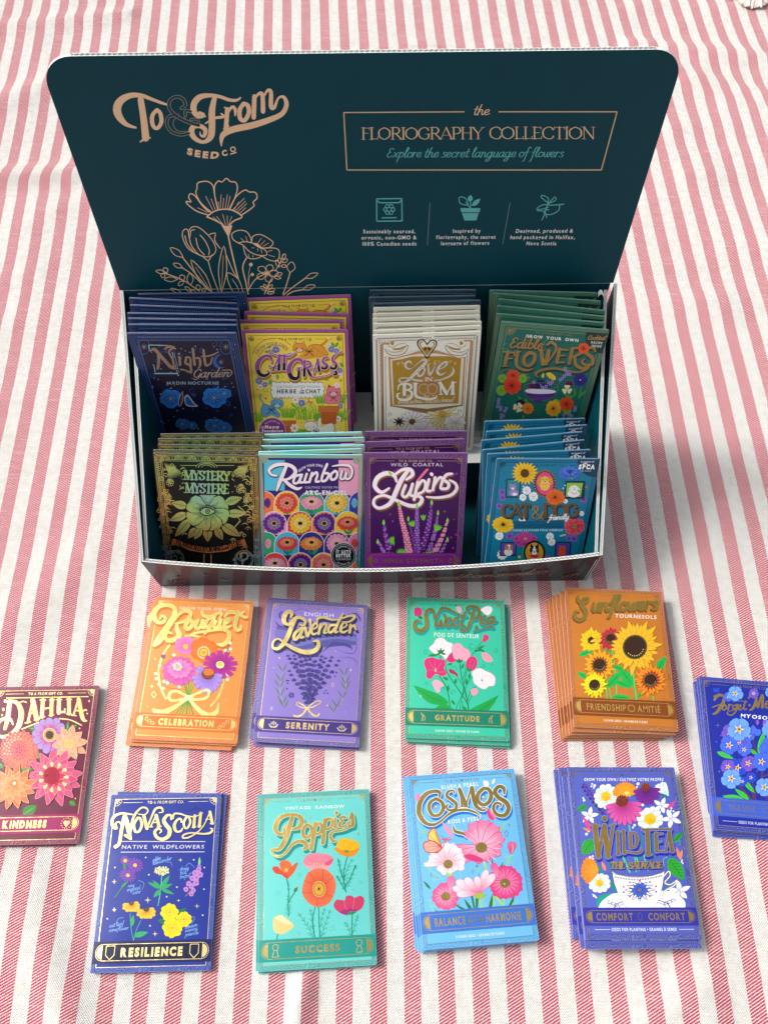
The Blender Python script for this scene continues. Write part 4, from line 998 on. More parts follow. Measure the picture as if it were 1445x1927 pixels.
    t += [([(590, 700), (598, 900)], 28, 1), ([(576, 700), (606, 700)], 12, 1), ([(582, 902), (616, 900)], 12, 1),
          ([(640, 690), (650, 890)], 28, 1), ([(650, 878), (690, 880), (760, 890), (800, 875), (800, 850)], [20, 16, 20, 22, 12], 1), ([(626, 690), (656, 690)], 12, 1),
          ([(700, 708), (708, 840)], 28, 1), ([(690, 705), (740, 710), (762, 770), (745, 835), (700, 845)], [12, 18, 30, 18, 12], 1),
          ([(850, 690), (862, 905)], 38, 1), ([(808, 672), (820, 700)], 14, 1), ([(808, 682), (1060, 682)], 18, 1), ([(1060, 675), (1052, 705)], 14, 1), ([(838, 912), (888, 910)], 14, 1),
          ([(925, 720), (935, 880)], 30, 1), ([(915, 722), (985, 722)], 14, 1), ([(930, 795), (975, 793)], 12, 1), ([(930, 882), (998, 880)], 14, 1),
          ([(1040, 715), (1012, 880)], 16, 1), ([(1042, 715), (1072, 880)], 32, 1), ([(1018, 830), (1062, 828)], 10, 1), ([(998, 885), (1026, 885)], 10, 1), ([(1056, 885), (1090, 882)], 10, 1)]
    A.title(t, '#8f7426', GO, out=[('#7f90ec', 5)], sh=('#2230a0', 8, 22, 6))
    t = A.roman('THE', 530, 1025, 655, 1030, 55, 17, serif=True) + A.roman('SAUVAGE', 690, 1032, 985, 1030, 58, 17)
    A.title(t, '#b0934c', GO, sh=('#2230a0', 3, 8, 2))
    def ic(A, ym): A.ring(41, ym, 1.5, .4, '#77602c', GO, ry=2.4)
    A.banner('#3236a4', '#a08440', txt=[('COMFORT', 9.5, 36.5), ('CONFORT', 47, 74)], icon=ic, off=.03, th=4.8, y0=100.5, y1=112.5)
    A.mm = True; A.text('SEEDS FOR PLANTING • GRAINES À SEMER', 19.5, 116, 66.5, 116, 2.1, '#f2f4ff', off=.02); A.line(7.5, 115, 18.5, 115, .3, '#f2f4ff'); A.line(68, 115, 78.5, 115, .3, '#f2f4ff'); A.mm = False
    return A

def d_bouquet():
    A = Art(quad(230, 1110, 5.558, (357, 95), (1380, 122), (1192, 1605), (100, 1550))); A.tone = 0.8; A.base('#f08c3c', '#f9a052', frc='#f7e08a'); A.corners('#f0dc90'); A.maker('#e3b24a')
    A.crop(230, 1110, 5.558)
    A.part('title_lettering')
    A.text('GROW YOUR OWN', 600, 218, 1092, 228, 28, '#fde9d8', off=.02)
    F = '#f8e17c'
    t = [([(400, 320), (420, 290), (455, 310), (440, 350), (385, 360), (345, 320), (345, 250), (400, 190), (490, 180), (550, 215), (545, 290), (480, 390), (400, 500), (345, 590)], [14, 18, 20, 26, 32, 40, 42, 36, 32, 38, 44, 42, 38, 36], .97),
         ([(345, 590), (400, 560), (460, 470), (540, 340), (620, 250), (690, 235), (715, 270), (680, 330), (600, 360), (560, 370)], [30, 26, 18, 18, 24, 34, 36, 28, 16, 10], .97),
         ([(575, 365), (575, 430), (600, 480), (560, 530), (480, 545), (455, 500), (480, 460), (520, 470)], [20, 36, 44, 42, 36, 28, 20, 12], .97),
         ([(700, 330), (665, 380), (670, 425), (710, 410), (735, 360), (710, 325)], 32, .9), ([(735, 350), (770, 345)], 10, 1),
         ([(790, 330), (765, 400), (790, 420), (820, 390), (845, 330)], 26, .9), ([(845, 330), (832, 400), (860, 405)], 24, .9),
         ([(930, 300), (885, 330), (870, 390), (900, 395), (940, 350)], 26, .9), ([(965, 280), (930, 380), (860, 470)], [28, 26, 12], 1),
         ([(975, 340), (955, 395), (985, 405), (1010, 380), (1030, 320)], 26, .9), ([(1030, 320), (1015, 390), (1050, 395)], 24, .9),
         ([(1060, 370), (1120, 335), (1120, 305), (1085, 315), (1065, 365), (1090, 400), (1140, 380)], [14, 18, 16, 22, 26, 24, 10], .9),
         ([(1215, 240), (1180, 370), (1195, 425), (1235, 415), (1240, 380)], [28, 30, 30, 22, 12], .95),
         ([(830, 240), (850, 280), (920, 290), (1010, 250), (1040, 260), (1010, 310)], [18, 28, 22, 22, 18, 10], .97), ([(1070, 290), (1120, 240), (1200, 250), (1280, 290), (1310, 290)], [10, 26, 26, 22, 10], .97), ([(1180, 290), (1270, 235)], 14, 1),
         ([(720, 480), (800, 455), (900, 440), (1030, 420), (1110, 450), (1110, 530), (1050, 580), (990, 575)], [14, 16, 18, 24, 32, 40, 34, 14], .97)]
    A.title(t, F, GO, out=[('#fbf0a8', 4)], sh=('#d87a2e', 10, 26, 4), steps=3)
    A.part('flower_artwork')
    A.ring(722, 890, 335, 20, '#f8e486', GO, ry=400, a0=2.45, a1=4.0); A.ring(722, 890, 335, 20, '#f8e486', GO, ry=400, a0=4.5, a1=5.4, n=12); A.ring(722, 890, 335, 20, '#f8e486', GO, ry=400, a0=-.35, a1=.95)
    for x, x2 in ((640, 740), (665, 700), (700, 660), (730, 600), (770, 560), (690, 640)): A.stroke([(x, 950), (685, 1130), (x2 - 30 if x2 < 650 else x2 + 10, 1335)], 13, '#7fae3c' if x % 20 else '#5f9a3a')
    W_ = '#fffaf0'
    for P, ds in (([(1040, 700), (1080, 660), (1125, 570)], ((1128, 562), (1130, 625), (1075, 640), (1025, 665))), ([(1040, 700), (1100, 730)], ((1130, 738),)), ([(1060, 850), (1075, 910), (1040, 980)], ((1090, 890), (1095, 940))), ([(395, 815), (400, 900), (430, 950)], ((395, 805), (357, 885), (362, 938), (440, 965))), ([(410, 1000), (480, 1030), (600, 1045)], ((388, 995), (435, 1035), (597, 1020), (475, 980))), ([(500, 720), (540, 695)], ((543, 693),))):
        A.stroke(P, 4, '#6a6a35')
        for x, y in ds: A.dot(x, y, 17, W_); A.dot(x, y, 4, '#e8d890')
    A.flower(665, 600, 125, 7, '#f58cc6', '#f06ab2', [], 55, 'notch', .75, .2, '#d84c9c', 2); A.dot(663, 605, 28, '#e8c530'); A.dots(663, 605, 16, 7, 5, '#f8e670')
    A.flower(852, 640, 140, 6, '#ef7a2c', '#f08a3c', [], 72, 'heart', .93, .5, '#cf5a1a', 3); A.dots(850, 665, 58, 18, 10, '#fbe79a'); A.dot(850, 665, 40, '#f3cf52'); A.dot(850, 665, 22, '#e2a936')
    A.flower(1020, 790, 180, 13, '#c93aa6', '#a31f88', [], 26, 'notch', .82, .1, '#8f1b78', 1.5); A.ell(1020, 790, 44, 38, '#f2f0b8'); A.ell(1020, 785, 26, 22, '#ecd23c')
    A.flower(600, 860, 172, 15, '#e667ba', '#c23a98', [], 32, 'strap', .9, 0, '#a82c86', 2); A.flower(598, 835, 125, 13, '#f292cf', '#d95ab0', [], 28, 'strap', .8, .2, '#b83a94', 2); A.dots(580, 812, 48, 26, 9, '#f6eccc', .9, True); A.dots(580, 812, 24, 8, 5, '#5a3f3c', 1, True)
    for a in (.0, .35, .7, 1.0, 1.3, 1.6, 1.95, 2.3, 2.65, 3.0): A.petal(885, 905, 190 - 30 * abs(math.cos(a)), 24, a, '#b99af0', '#8f6cd0', 'strap', 1, 2, '#7a58bd')
    for a in (3.4, 3.9): A.petal(870, 880, 110, 20, a, '#b99af0', '#8f6cd0', 'strap', 1, 2, '#7a58bd')
    A.ell(893, 888, 66, 55, '#7a3320'); A.ell(900, 868, 55, 36, '#e88a2c'); A.dots(893, 888, 60, 40, 5, '#c9603a', .8, True)
    A.leaf(415, 725, 455, 690, 26, '#b0479e'); A.leaf(410, 715, 460, 720, 6, '#5a8a3a')
    R_ = '#f8e890'
    for P, w in (([(690, 1130), (620, 1150), (520, 1160), (490, 1120), (520, 1070), (590, 1070), (690, 1130)], 30), ([(690, 1130), (760, 1150), (870, 1135), (905, 1080), (880, 1050), (800, 1080), (690, 1130)], 30), ([(680, 1140), (560, 1220), (440, 1280), (330, 1260)], [24, 44, 60, 30]), ([(335, 1250), (345, 1320)], 22), ([(700, 1140), (780, 1240), (880, 1310), (980, 1280), (1005, 1190)], [24, 44, 60, 48, 20])): A.stroke(P, w, R_, GO, pen=.9)
    A.dot(688, 1132, 28, '#fdf0a8', GO)
    for x, y, r in ((315, 1015, 26), (350, 735, 16), (272, 1220, 14), (852, 1218, 10), (1120, 1015, 8)): A.star(x, y, r, '#fbe9a4', GO)
    A.diamond(336, 1098, 34, 7, '#fbe9a4', GO); A.diamond(1083, 1148, 22, 4, '#e3b24a', GO)
    def ic(A, ym):
        for s in (0, 1):
            for k in range(3):
                x = 10 + k * 2.6 if not s else 73 - k * 2.6
                A.spiral(x, ym + (k - 1) * 2, 1.9, 1.1, 1 + k, .45, '#f3dc86', GO, -1 if s else 1)
    A.banner('#e8803a', '#f3dc86', txt=[('CELEBRATION', 19.5, 63.5)], icon=ic, off=.06, th=4.8, y0=100, y1=113)
    return A

def d_lavender():
    A = Art(quad(470, 1110, 5.78, (215, 90), (1285, 150), (1185, 1735), (45, 1655))); A.tone = 0.74; A.base('#7467b8', '#9884d8', frc='#dcc08a'); A.corners('#dcc08a'); A.maker('#c3a27c')
    A.crop(470, 1110, 5.78)
    A.part('title_lettering')
    A.poly([(290, 385), (1160, 480), (1160, 600), (285, 670)], '#5d63a8')
    A.blob([(300, 420), (700, 520), (1100, 500), (1160, 560), (900, 530), (600, 600), (400, 640), (300, 560)], '#7f78c8')
    for P, w in (([(360, 215), (320, 260), (340, 320)], 22), ([(275, 330), (310, 380), (370, 395)], 16), ([(1060, 260), (1150, 250), (1200, 310), (1190, 340)], 18), ([(790, 680), (880, 600), (1000, 590), (1090, 620), (1110, 660)], 34), ([(780, 545), (815, 600)], 14), ([(840, 540), (830, 610)], 12), ([(960, 540), (850, 600)], 12), ([(930, 640), (1050, 690), (1130, 690), (1160, 620), (1150, 560)], 7), ([(920, 745), (1080, 740), (1160, 790), (1150, 850)], 6), ([(270, 260), (330, 300), (420, 250), (560, 195), (640, 230), (600, 300)], 5)): A.stroke(P, w, '#5149a0', taper=.3)
    A.text('ENGLISH', 585, 272, 912, 290, 44, '#f6f2ff', off=.0)
    t = [([(440, 290), (455, 240), (405, 230), (370, 290), (375, 350), (430, 375)], [16, 44, 46, 50, 44, 22], .97),
         ([(430, 375), (470, 310), (540, 290), (600, 330), (580, 380), (530, 370)], [26, 34, 34, 34, 26, 14], .97), ([(500, 300), (450, 400), (410, 500), (360, 590), (300, 640), (250, 625), (255, 560), (310, 530), (380, 580), (480, 640), (600, 680), (700, 665), (745, 610), (735, 555), (690, 560)], [30, 46, 50, 46, 34, 26, 20, 18, 30, 44, 52, 52, 46, 34, 16], .97),
         ([(560, 410), (495, 460), (475, 520), (500, 535), (545, 480), (575, 415)], 34, .95), ([(575, 410), (548, 510), (580, 510)], 28, .95),
         ([(600, 400), (622, 500), (640, 470), (660, 380), (650, 320)], [26, 34, 22, 20, 34], .97),
         ([(670, 430), (725, 400), (725, 360), (690, 370), (665, 440), (690, 480), (745, 455)], [14, 18, 20, 26, 32, 26, 12], .95),
         ([(765, 370), (745, 475)], 28, 1), ([(755, 430), (800, 365), (830, 380), (805, 460), (840, 460)], [16, 24, 28, 28, 12], .95),
         ([(930, 375), (870, 385), (850, 440), (880, 460), (925, 410)], 28, .95), ([(1010, 250), (950, 370), (925, 455), (960, 450)], [26, 30, 28, 14], 1),
         ([(730, 350), (735, 305), (800, 290), (880, 315), (960, 315), (1060, 280), (1120, 270), (1135, 295), (1080, 340), (1000, 340)], [14, 26, 28, 22, 16, 22, 32, 30, 20, 8], .97),
         ([(990, 420), (1050, 385), (1040, 350), (1005, 365), (985, 430), (1015, 460), (1065, 435)], [14, 18, 20, 26, 32, 26, 12], .95),
         ([(1095, 375), (1085, 460)], 30, 1), ([(1090, 420), (1130, 380), (1150, 420), (1165, 430)], [18, 26, 26, 10], .95)]
    A.title(t, '#eed68c', GO, sh=('#33335e', 18, 34, 2), steps=4)
    A.part('flower_artwork')
    for i in range(6): A.stroke([(570 + i * 18, 1430), (620, 1290), (500 + i * 50, 900)], 5, '#7c7fae')
    cs = ('#4a3f8e', '#5b4fa6', '#3c327c')
    def spr(P, n, s=1.0):
        S = catmull(P, 8)
        for i in range(n):
            x, y = S[int(i / max(1, n - 1) * (len(S) - 1))]; k = s * (.55 + .45 * min(1, (i + 1) / 4)); a0 = -PI / 2
            for j, da in enumerate((-1.0, 1.0, -.45, .45, 0)):
                A.leaf(x, y + 12 * k, x + 34 * k * math.sin(da), y + 12 * k - 36 * k * math.cos(da), 8 * k, cs[(i + j) % 3])
    for P, n in (([(415, 720), (460, 800), (530, 900), (580, 1000), (600, 1150)], 9), ([(430, 890), (480, 990), (560, 1080), (600, 1190)], 7), ([(535, 710), (560, 800), (580, 930), (610, 1080), (620, 1240)], 10), ([(600, 740), (620, 850), (640, 1000), (640, 1200)], 8), ([(735, 690), (700, 800), (675, 920), (660, 1060), (640, 1240)], 10), ([(820, 750), (770, 850), (720, 960), (690, 1080), (660, 1230)], 9), ([(890, 740), (830, 870), (760, 1000), (690, 1150)], 9), ([(965, 780), (900, 890), (820, 1000), (740, 1100), (680, 1200)], 8), ([(480, 720), (520, 850), (570, 1000), (610, 1150)], 8), ([(650, 720), (650, 860), (645, 1000), (640, 1150)], 9), ([(780, 730), (740, 860), (700, 1000), (660, 1150)], 8)): spr(P, n, 1.25)
    g = '#6f7f6a'
    for P, L in (([(385, 1310), (330, 1100), (370, 850)], 1), ([(900, 1365), (1040, 1130), (1020, 900)], -1)):
        A.stroke(P, 14, '#9aa3c4', taper=.3)
        S = catmull(P, 8)
        for i in range(6):
            x, y = S[int(i / 6 * (len(S) - 1)) + 1]
            A.leaf(x, y, x - 68, y - 100, 8, g); A.leaf(x, y, x + 45, y - 105, 8, g)
    for P, w in (([(620, 1300), (560, 1290), (510, 1260), (520, 1235), (570, 1260), (620, 1300)], 13), ([(625, 1300), (680, 1290), (760, 1250), (765, 1220), (700, 1235), (625, 1300)], 13), ([(615, 1310), (570, 1370), (520, 1390), (480, 1380)], 20), ([(630, 1310), (680, 1370), (730, 1390), (752, 1365)], 20)): A.stroke(P, w, '#ecd394', GO)
    A.dot(624, 1300, 15, '#ecd394', GO)
    A.flower(452, 1155, 34, 5, '#5f50b0', '#4b3c96', [(6, '#9884d8')], 15)
    for x, y in ((402, 993), (420, 995), (410, 1022), (405, 1083), (940, 907), (926, 950), (825, 1107), (808, 1133), (845, 1138)): A.dot(x, y, 10, '#463a86')
    for x, y, r in ((322, 742, 18), (260, 850, 9), (1095, 880, 22), (842, 1268, 18), (930, 668, 10), (1038, 792, 8), (1038, 1345, 8)): A.star(x, y, r, '#f3e6d0', GO)
    A.diamond(902, 1045, 24, 4, '#e8d8b0', GO); A.diamond(238, 1298, 18, 4, '#e8d8b0', GO)
    def ic(A, ym):
        for x in (14.5, 68.5):
            for a, L in ((-1.57, 4.6), (-1.1, 4.2), (-2.04, 4.2), (-.55, 4.6), (-2.6, 4.6)):
                A.leaf(x, ym + 2.6, x + L * math.cos(a), ym + 2.6 + L * math.sin(a) * 1.2, 1.1, '#e6d8b8', None, mat=GO); A.leaf(x, ym + 2, x + L * .8 * math.cos(a), ym + 2 + L * .9 * math.sin(a), .55, '#4b3a8c')
    A.banner('#54449c', '#e0c48a', txt=[('SERENITY', 24.5, 59.5)], icon=ic, off=.055, th=4.8, y0=100.5, y1=113.5, dark='#47388c')
    return A

def d_sweetpea():
    A = Art(quad(740, 1110, 5.78, (140, 85), (1200, 125), (1293, 1655), (105, 1590))); A.tone = 0.74; A.base('#2cb796', '#3fd3b0', frc='#7f9a5c'); A.corners('#7f8a4c'); A.maker('#5f7a4c')
    A.crop(740, 1110, 5.78)
    A.part('title_lettering')
    g = '#8f7a34'
    t = [([(430, 300), (430, 240), (390, 215), (345, 250), (350, 320), (350, 390), (300, 440), (240, 425), (220, 370), (250, 330), (290, 345)], [14, 30, 34, 40, 40, 42, 44, 46, 40, 28, 14], .97),
         ([(480, 255), (455, 320), (450, 390), (480, 390), (510, 330), (505, 390), (545, 370), (560, 290), (530, 260)], [26, 28, 28, 20, 26, 26, 20, 24, 12], .95),
         ([(565, 350), (615, 330), (610, 300), (575, 320), (560, 370), (590, 395), (635, 370)], [12, 16, 18, 24, 30, 24, 12], .95), ([(645, 350), (695, 330), (690, 300), (655, 320), (640, 370), (670, 395), (712, 370)], [12, 16, 18, 24, 30, 24, 12], .95),
         ([(770, 245), (735, 340), (735, 395), (770, 385)], [22, 26, 26, 12], .97), ([(490, 240), (520, 205), (590, 215), (680, 260), (760, 290), (800, 290)], [22, 32, 28, 20, 16, 8], .97),
         ([(830, 250), (800, 230), (790, 200), (840, 185), (905, 200), (930, 245), (900, 310), (840, 320)], [16, 22, 24, 26, 36, 42, 34, 14], .97), ([(870, 205), (840, 320), (800, 420), (740, 440), (715, 420)], [26, 34, 34, 26, 14], .97),
         ([(945, 340), (995, 315), (990, 285), (955, 305), (940, 350), (970, 372), (1010, 350)], [12, 16, 18, 24, 30, 24, 12], .95),
         ([(1085, 300), (1035, 310), (1020, 360), (1050, 370), (1085, 320)], 26, .95), ([(1095, 300), (1080, 360), (1130, 340)], [24, 24, 8], .95),
         ([(880, 410), (900, 390), (905, 430), (860, 450), (940, 430), (1020, 405), (1090, 410)], [10, 14, 14, 10, 10, 20, 22], .97)]
    A.title(t, g, GO, sh=('#14a0a0', 10, 26, 3), steps=3)
    A.text('POIS DE SENTEUR', 430, 500, 932, 525, 44, '#f2fff8', off=.012)
    A.part('flower_artwork')
    sg = '#12823c'
    for P, w in (([(505, 660), (520, 800), (640, 980), (790, 1200), (820, 1290)], 10), ([(490, 920), (570, 1050), (605, 1200), (612, 1345)], 10), ([(715, 770), (740, 950), (790, 1120), (815, 1290)], 9), ([(800, 860), (770, 980), (750, 1120), (690, 1250), (670, 1320)], 8), ([(960, 560), (860, 690), (790, 780), (780, 870), (750, 960)], 7), ([(890, 660), (960, 650), (1000, 690)], 18), ([(590, 720), (560, 780), (575, 880), (640, 980)], 8), ([(860, 930), (800, 1020), (740, 1180), (715, 1340)], 7), ([(900, 1040), (830, 1120), (810, 1200)], 7), ([(690, 930), (760, 1050), (800, 1200)], 6), ([(860, 1140), (830, 1190), (810, 1260)], 6), ([(750, 1200), (755, 1350)], 7)): A.stroke(P, w, sg)
    for q in ((600, 1220, 205, 1020, 62, -30), (680, 1330, 390, 1330, 46, 60), (775, 1350, 1160, 1140, 56, 40)): A.leaf(*q[:5], '#18b04a', '#0c7a34', bend=q[5], vw=5)
    for q in ((370, 705, 485, 695, 14), (590, 970, 530, 930, 16), (665, 1010, 680, 950, 16), (590, 1090, 590, 1020, 16), (790, 1020, 800, 950, 16), (820, 960, 835, 890, 14), (735, 850, 765, 790, 14), (665, 1240, 625, 1180, 14), (800, 1310, 750, 1250, 14), (915, 640, 990, 600, 14), (585, 805, 640, 790, 12), (440, 990, 535, 1015, 16), (830, 1120, 880, 1050, 14)): A.leaf(*q, '#159a44', '#0c7a34')
    for x, y, r, a, s in ((345, 660, 30, 1, 1), (850, 600, 50, 0, 1), (980, 820, 30, 3, -1), (660, 850, 40, 3, 1), (640, 1110, 34, 0, -1), (540, 1070, 30, 2, 1), (350, 1010, 26, 3, 1), (745, 225, 20, 2, 1), (320, 220, 18, 3, 1)): A.spiral(x, y, r, 1, a, 5, '#169a70', sg=s)
    def ruff(P, c, e, lines=()):
        cx = sum(p[0] for p in P) / len(P); cy = sum(p[1] for p in P) / len(P)
        A.blob([(cx + (x - cx) * 1.05, cy + (y - cy) * 1.05) for x, y in P], e); A.blob(P, c)
        for q in lines: A.stroke(q, 3, e)
    ruff([(560, 720), (600, 690), (660, 680), (680, 750), (640, 780), (590, 770)], '#e0357c', '#f6a8c4')
    ruff([(385, 625), (430, 580), (460, 530), (530, 520), (575, 560), (630, 580), (640, 640), (600, 690), (560, 740), (520, 700), (440, 680)], '#fdf7fa', '#e9bcd2', [[(505, 640), (470, 590), (460, 560)], [(510, 640), (520, 580), (530, 540)], [(520, 640), (570, 600), (600, 590)], [(500, 650), (440, 640), (410, 620)]])
    for a in (-2.4, -1.6, -.8, .2, 2.9): A.leaf(508, 680, 508 + 60 * math.cos(a), 680 + 60 * math.sin(a), 11, sg)
    ruff([(635, 610), (680, 575), (730, 590), (760, 625), (810, 650), (835, 710), (800, 770), (720, 745), (660, 740), (640, 680)], '#f8b3cb', '#ef86ac', [[(715, 740), (680, 680), (670, 620)], [(725, 740), (740, 680), (740, 630)], [(740, 745), (780, 700), (800, 670)]])
    for a in (-2.6, -1.7, -.7): A.leaf(713, 780, 713 + 50 * math.cos(a), 780 + 50 * math.sin(a), 10, sg)
    ruff([(325, 790), (345, 740), (420, 725), (470, 745), (540, 750), (555, 800), (540, 840), (570, 900), (520, 925), (450, 900), (400, 950), (350, 930), (350, 860)], '#e0357c', '#f58ab0', [[(450, 850), (400, 800), (380, 760)], [(455, 850), (440, 790), (440, 750)], [(465, 850), (500, 800), (520, 770)], [(440, 870), (400, 850), (360, 870)], [(470, 880), (520, 880), (550, 880)]])
    A.ell(450, 860, 10, 20, '#f8d0a0')
    ruff([(855, 900), (880, 860), (950, 850), (1010, 880), (1060, 900), (1110, 950), (1100, 1030), (1040, 1040), (1000, 1070), (940, 1050), (880, 1000), (870, 950)], '#fdf7fa', '#edc4d6', [[(965, 970), (920, 920), (890, 900)], [(965, 965), (970, 900), (960, 870)], [(975, 970), (1030, 920), (1080, 950)], [(965, 985), (990, 1020), (1040, 1030)], [(955, 975), (910, 980), (885, 970)]])
    A.dot(967, 975, 9, '#6a5a50')
    ruff([(785, 800), (810, 740), (860, 715), (905, 750), (905, 820), (860, 870), (800, 840)], '#e0357c', '#f58ab0', [[(830, 840), (830, 790), (860, 740)], [(850, 850), (870, 800), (885, 760)]])
    A.leaf(830, 880, 790, 830, 10, sg); A.leaf(830, 880, 850, 830, 10, sg)
    ruff([(965, 560), (985, 485), (1035, 500), (1030, 540), (990, 565)], '#e0457c', '#f79ab4'); ruff([(965, 680), (1010, 680), (1060, 720), (1080, 765), (1020, 775), (975, 740)], '#f7a8bd', '#fbcad6'); ruff([(415, 990), (465, 965), (540, 1020), (500, 1050), (500, 1090), (460, 1095), (430, 1040)], '#f8b8cc', '#f08fb0')
    ruff([(600, 850), (640, 860), (690, 900), (695, 940), (660, 910), (610, 890)], '#b8285a', '#e06a8c'); ruff([(845, 1080), (880, 1060), (920, 1080), (915, 1120), (870, 1140), (845, 1110)], '#f7a8bd', '#ef7fa0')
    ruff([(225, 200), (290, 205), (300, 270), (260, 290), (220, 275)], '#e0357c', '#f58ab0'); ruff([(945, 220), (1010, 185), (1065, 200), (1060, 250), (1020, 280), (970, 250)], '#fdf7fa', '#edc4d6'); ruff([(672, 200), (715, 190), (735, 230), (710, 255)], '#f8b3cb', '#ef86ac')
    A.leaf(260, 280, 310, 320, 14, sg)
    for x, y, r in ((285, 660, 18), (1075, 803, 18), (340, 1222, 16), (1070, 1253, 18), (285, 925, 9), (1150, 1045, 9), (980, 1317, 6)): A.star(x, y, r, '#8a7a4a', GO)
    A.diamond(1120, 658, 28, 4, '#3f7a5c'); A.diamond(285, 1138, 15, 4, '#cfe08a')
    def ic(A, ym):
        for x, s in ((13, 1), (70, -1)): A.stroke([(x, ym - 3), (x + 1.2 * s, ym), (x + .4 * s, ym + 3)], .9, '#b9b46a', GO); A.stroke([(x + 1.4 * s, ym - 2), (x + 3 * s, ym + .5), (x + 2.4 * s, ym + 3)], .7, '#b9b46a', GO)
    A.banner('#148a70', '#d0b860', txt=[('GRATITUDE', 24, 60)], foot='FLOWER SEEDS • GRAINES DE FLEURS', icon=ic, off=.045, th=4.4)
    return A

def d_sunflower():
    A = Art(quad(1010, 1090, 4.983, (245, 58), (1165, 130), (1335, 1440), (350, 1385))); A.tone = 0.82; A.base('#bd6c20', '#ca7a2c', frc='#a8772e'); A.corners('#8f6a2c'); A.maker('#8f6a2c')
    A.crop(1010, 1090, 4.983)
    A.part('title_lettering')
    g = '#8a7428'
    t = [([(372, 150), (385, 195), (435, 210), (475, 190), (465, 162), (425, 178), (412, 230), (450, 290), (445, 345), (395, 372), (350, 345), (350, 295), (392, 290)], [28, 30, 26, 22, 20, 30, 40, 44, 44, 38, 34, 28, 14], .97)]
    t = [(a, [x * .9 for x in b], c) for a, b, c in t] + A.script('unflowers', 503, 292, 1132, 292, 74, 25, sl=.05, pen=.8)
    A.title(t, g, GO, out=[('#b5892e', 2.5)], sh=('#7a4a18', -8, 18, 2), steps=3)
    A.text('TOURNESOLS', 730, 358, 1122, 385, 34, '#fbf3e4', off=.018)
    A.part('flower_artwork')
    sg = '#3fae4a'
    for P, w in (([(900, 840), (915, 1000), (945, 1190)], 26), ([(570, 620), (600, 690)], 18), ([(698, 630), (730, 850), (755, 1175)], 20), ([(630, 890), (680, 1040), (705, 1170)], 16), ([(600, 900), (650, 1040), (660, 1165)], 18), ([(555, 1100), (560, 1165)], 14), ([(1090, 1100), (1098, 1200)], 16)): A.stroke(P, w, sg); A.stroke([(x + 3, y) for x, y in P], w * .3, '#8fdc6a')
    for q in ((385, 715, 535, 675, 26, -8), (380, 870, 490, 935, 26, 0), (660, 1020, 805, 860, 42, 0), (720, 815, 840, 870, 26, 0), (790, 850, 915, 1020, 48, 0), (740, 960, 900, 1025, 30, 0), (1110, 905, 1208, 730, 42, 0), (400, 1120, 555, 1168, 24, 0), (705, 1105, 895, 1120, 28, 0), (950, 1125, 1010, 1045, 16, 0), (700, 690, 630, 650, 12, 0)): A.leaf(*q[:5], '#1fb84c', '#0e7f3a', bend=q[5], vw=6)
    def sunf(x, y, r, n, tip, base, e, cr, cc='#3c2113', sq=1, sa=0, r2=None, rim='#6a6a2a'):
        A.flower(x, y, r, n, tip, base, [], r * 2.3 / n, 'point', sq, .1, e, 2.5, sa=sa, jit=.12)
        A.flower(x, y, r * .84, n, tip, base, [], r * 1.9 / n, 'point', sq, .1 + PI / n, e, 2.5, sa=sa, jit=.1)
        if r2: A.flower(x, y, r * .62, n, r2, r2, [], r * 1.6 / n, 'point', sq, .2, None, sa=sa)
        A.ell(x, y, cr * 1.12, cr * 1.12, rim); A.ell(x, y, cr, cr, cc); A.dots(x, y, cr * 1.05, 30, cr * .06, '#4a4a1c')
        for i in range(9): A.dot(x + cr * .8 * math.cos(.3 + i * .26), y + cr * .8 * math.sin(.3 + i * .26), cr * .06, '#d8c48c', n=6)
    sunf(508, 570, 118, 13, '#f6d51c', '#e8a814', '#c48a12', 32); A.flower(560, 560, 70, 6, '#f8dc2c', '#eab41a', [], 12, 'point', 1, 1.2, '#c48a12', 1.5)
    sunf(690, 560, 112, 13, '#b3242c', '#8f1420', '#e0606a', 44, sa=.2)
    sunf(918, 645, 245, 18, '#f7c32c', '#f0a41c', '#c9861a', 104)
    sunf(585, 808, 145, 17, '#f7b71e', '#f0861c', '#c9701a', 58, r2='#a8201c')
    sunf(540, 995, 120, 17, '#f8ea1e', '#f2d416', '#c8a612', 48)
    sunf(1068, 960, 150, 17, '#f59a22', '#c8301c', '#c9601a', 58, r2='#a8201c', rim='#9a7a3a')
    for x, y, r in ((592, 427, 16), (770, 413, 8), (405, 460, 10), (396, 617, 14), (1143, 490, 8), (878, 1055, 8), (412, 805, 7)): A.star(x, y, r, '#7a6a2a', GO)
    A.diamond(1195, 1140, 18, 3, '#8f6a2c')
    def ic(A, ym): A.flower(47, ym, 3.2, 10, '#a8863a', '#a8863a', [(2.2, '#8a4a18')], .9)
    A.banner('#8a4614', '#c9a452', txt=[('FRIENDSHIP', 11, 43), ('AMITIÉ', 52, 70.5)], foot='FLOWER SEEDS • GRAINES DE FLEURS', icon=ic, off=.02, th=5.4)
    return A

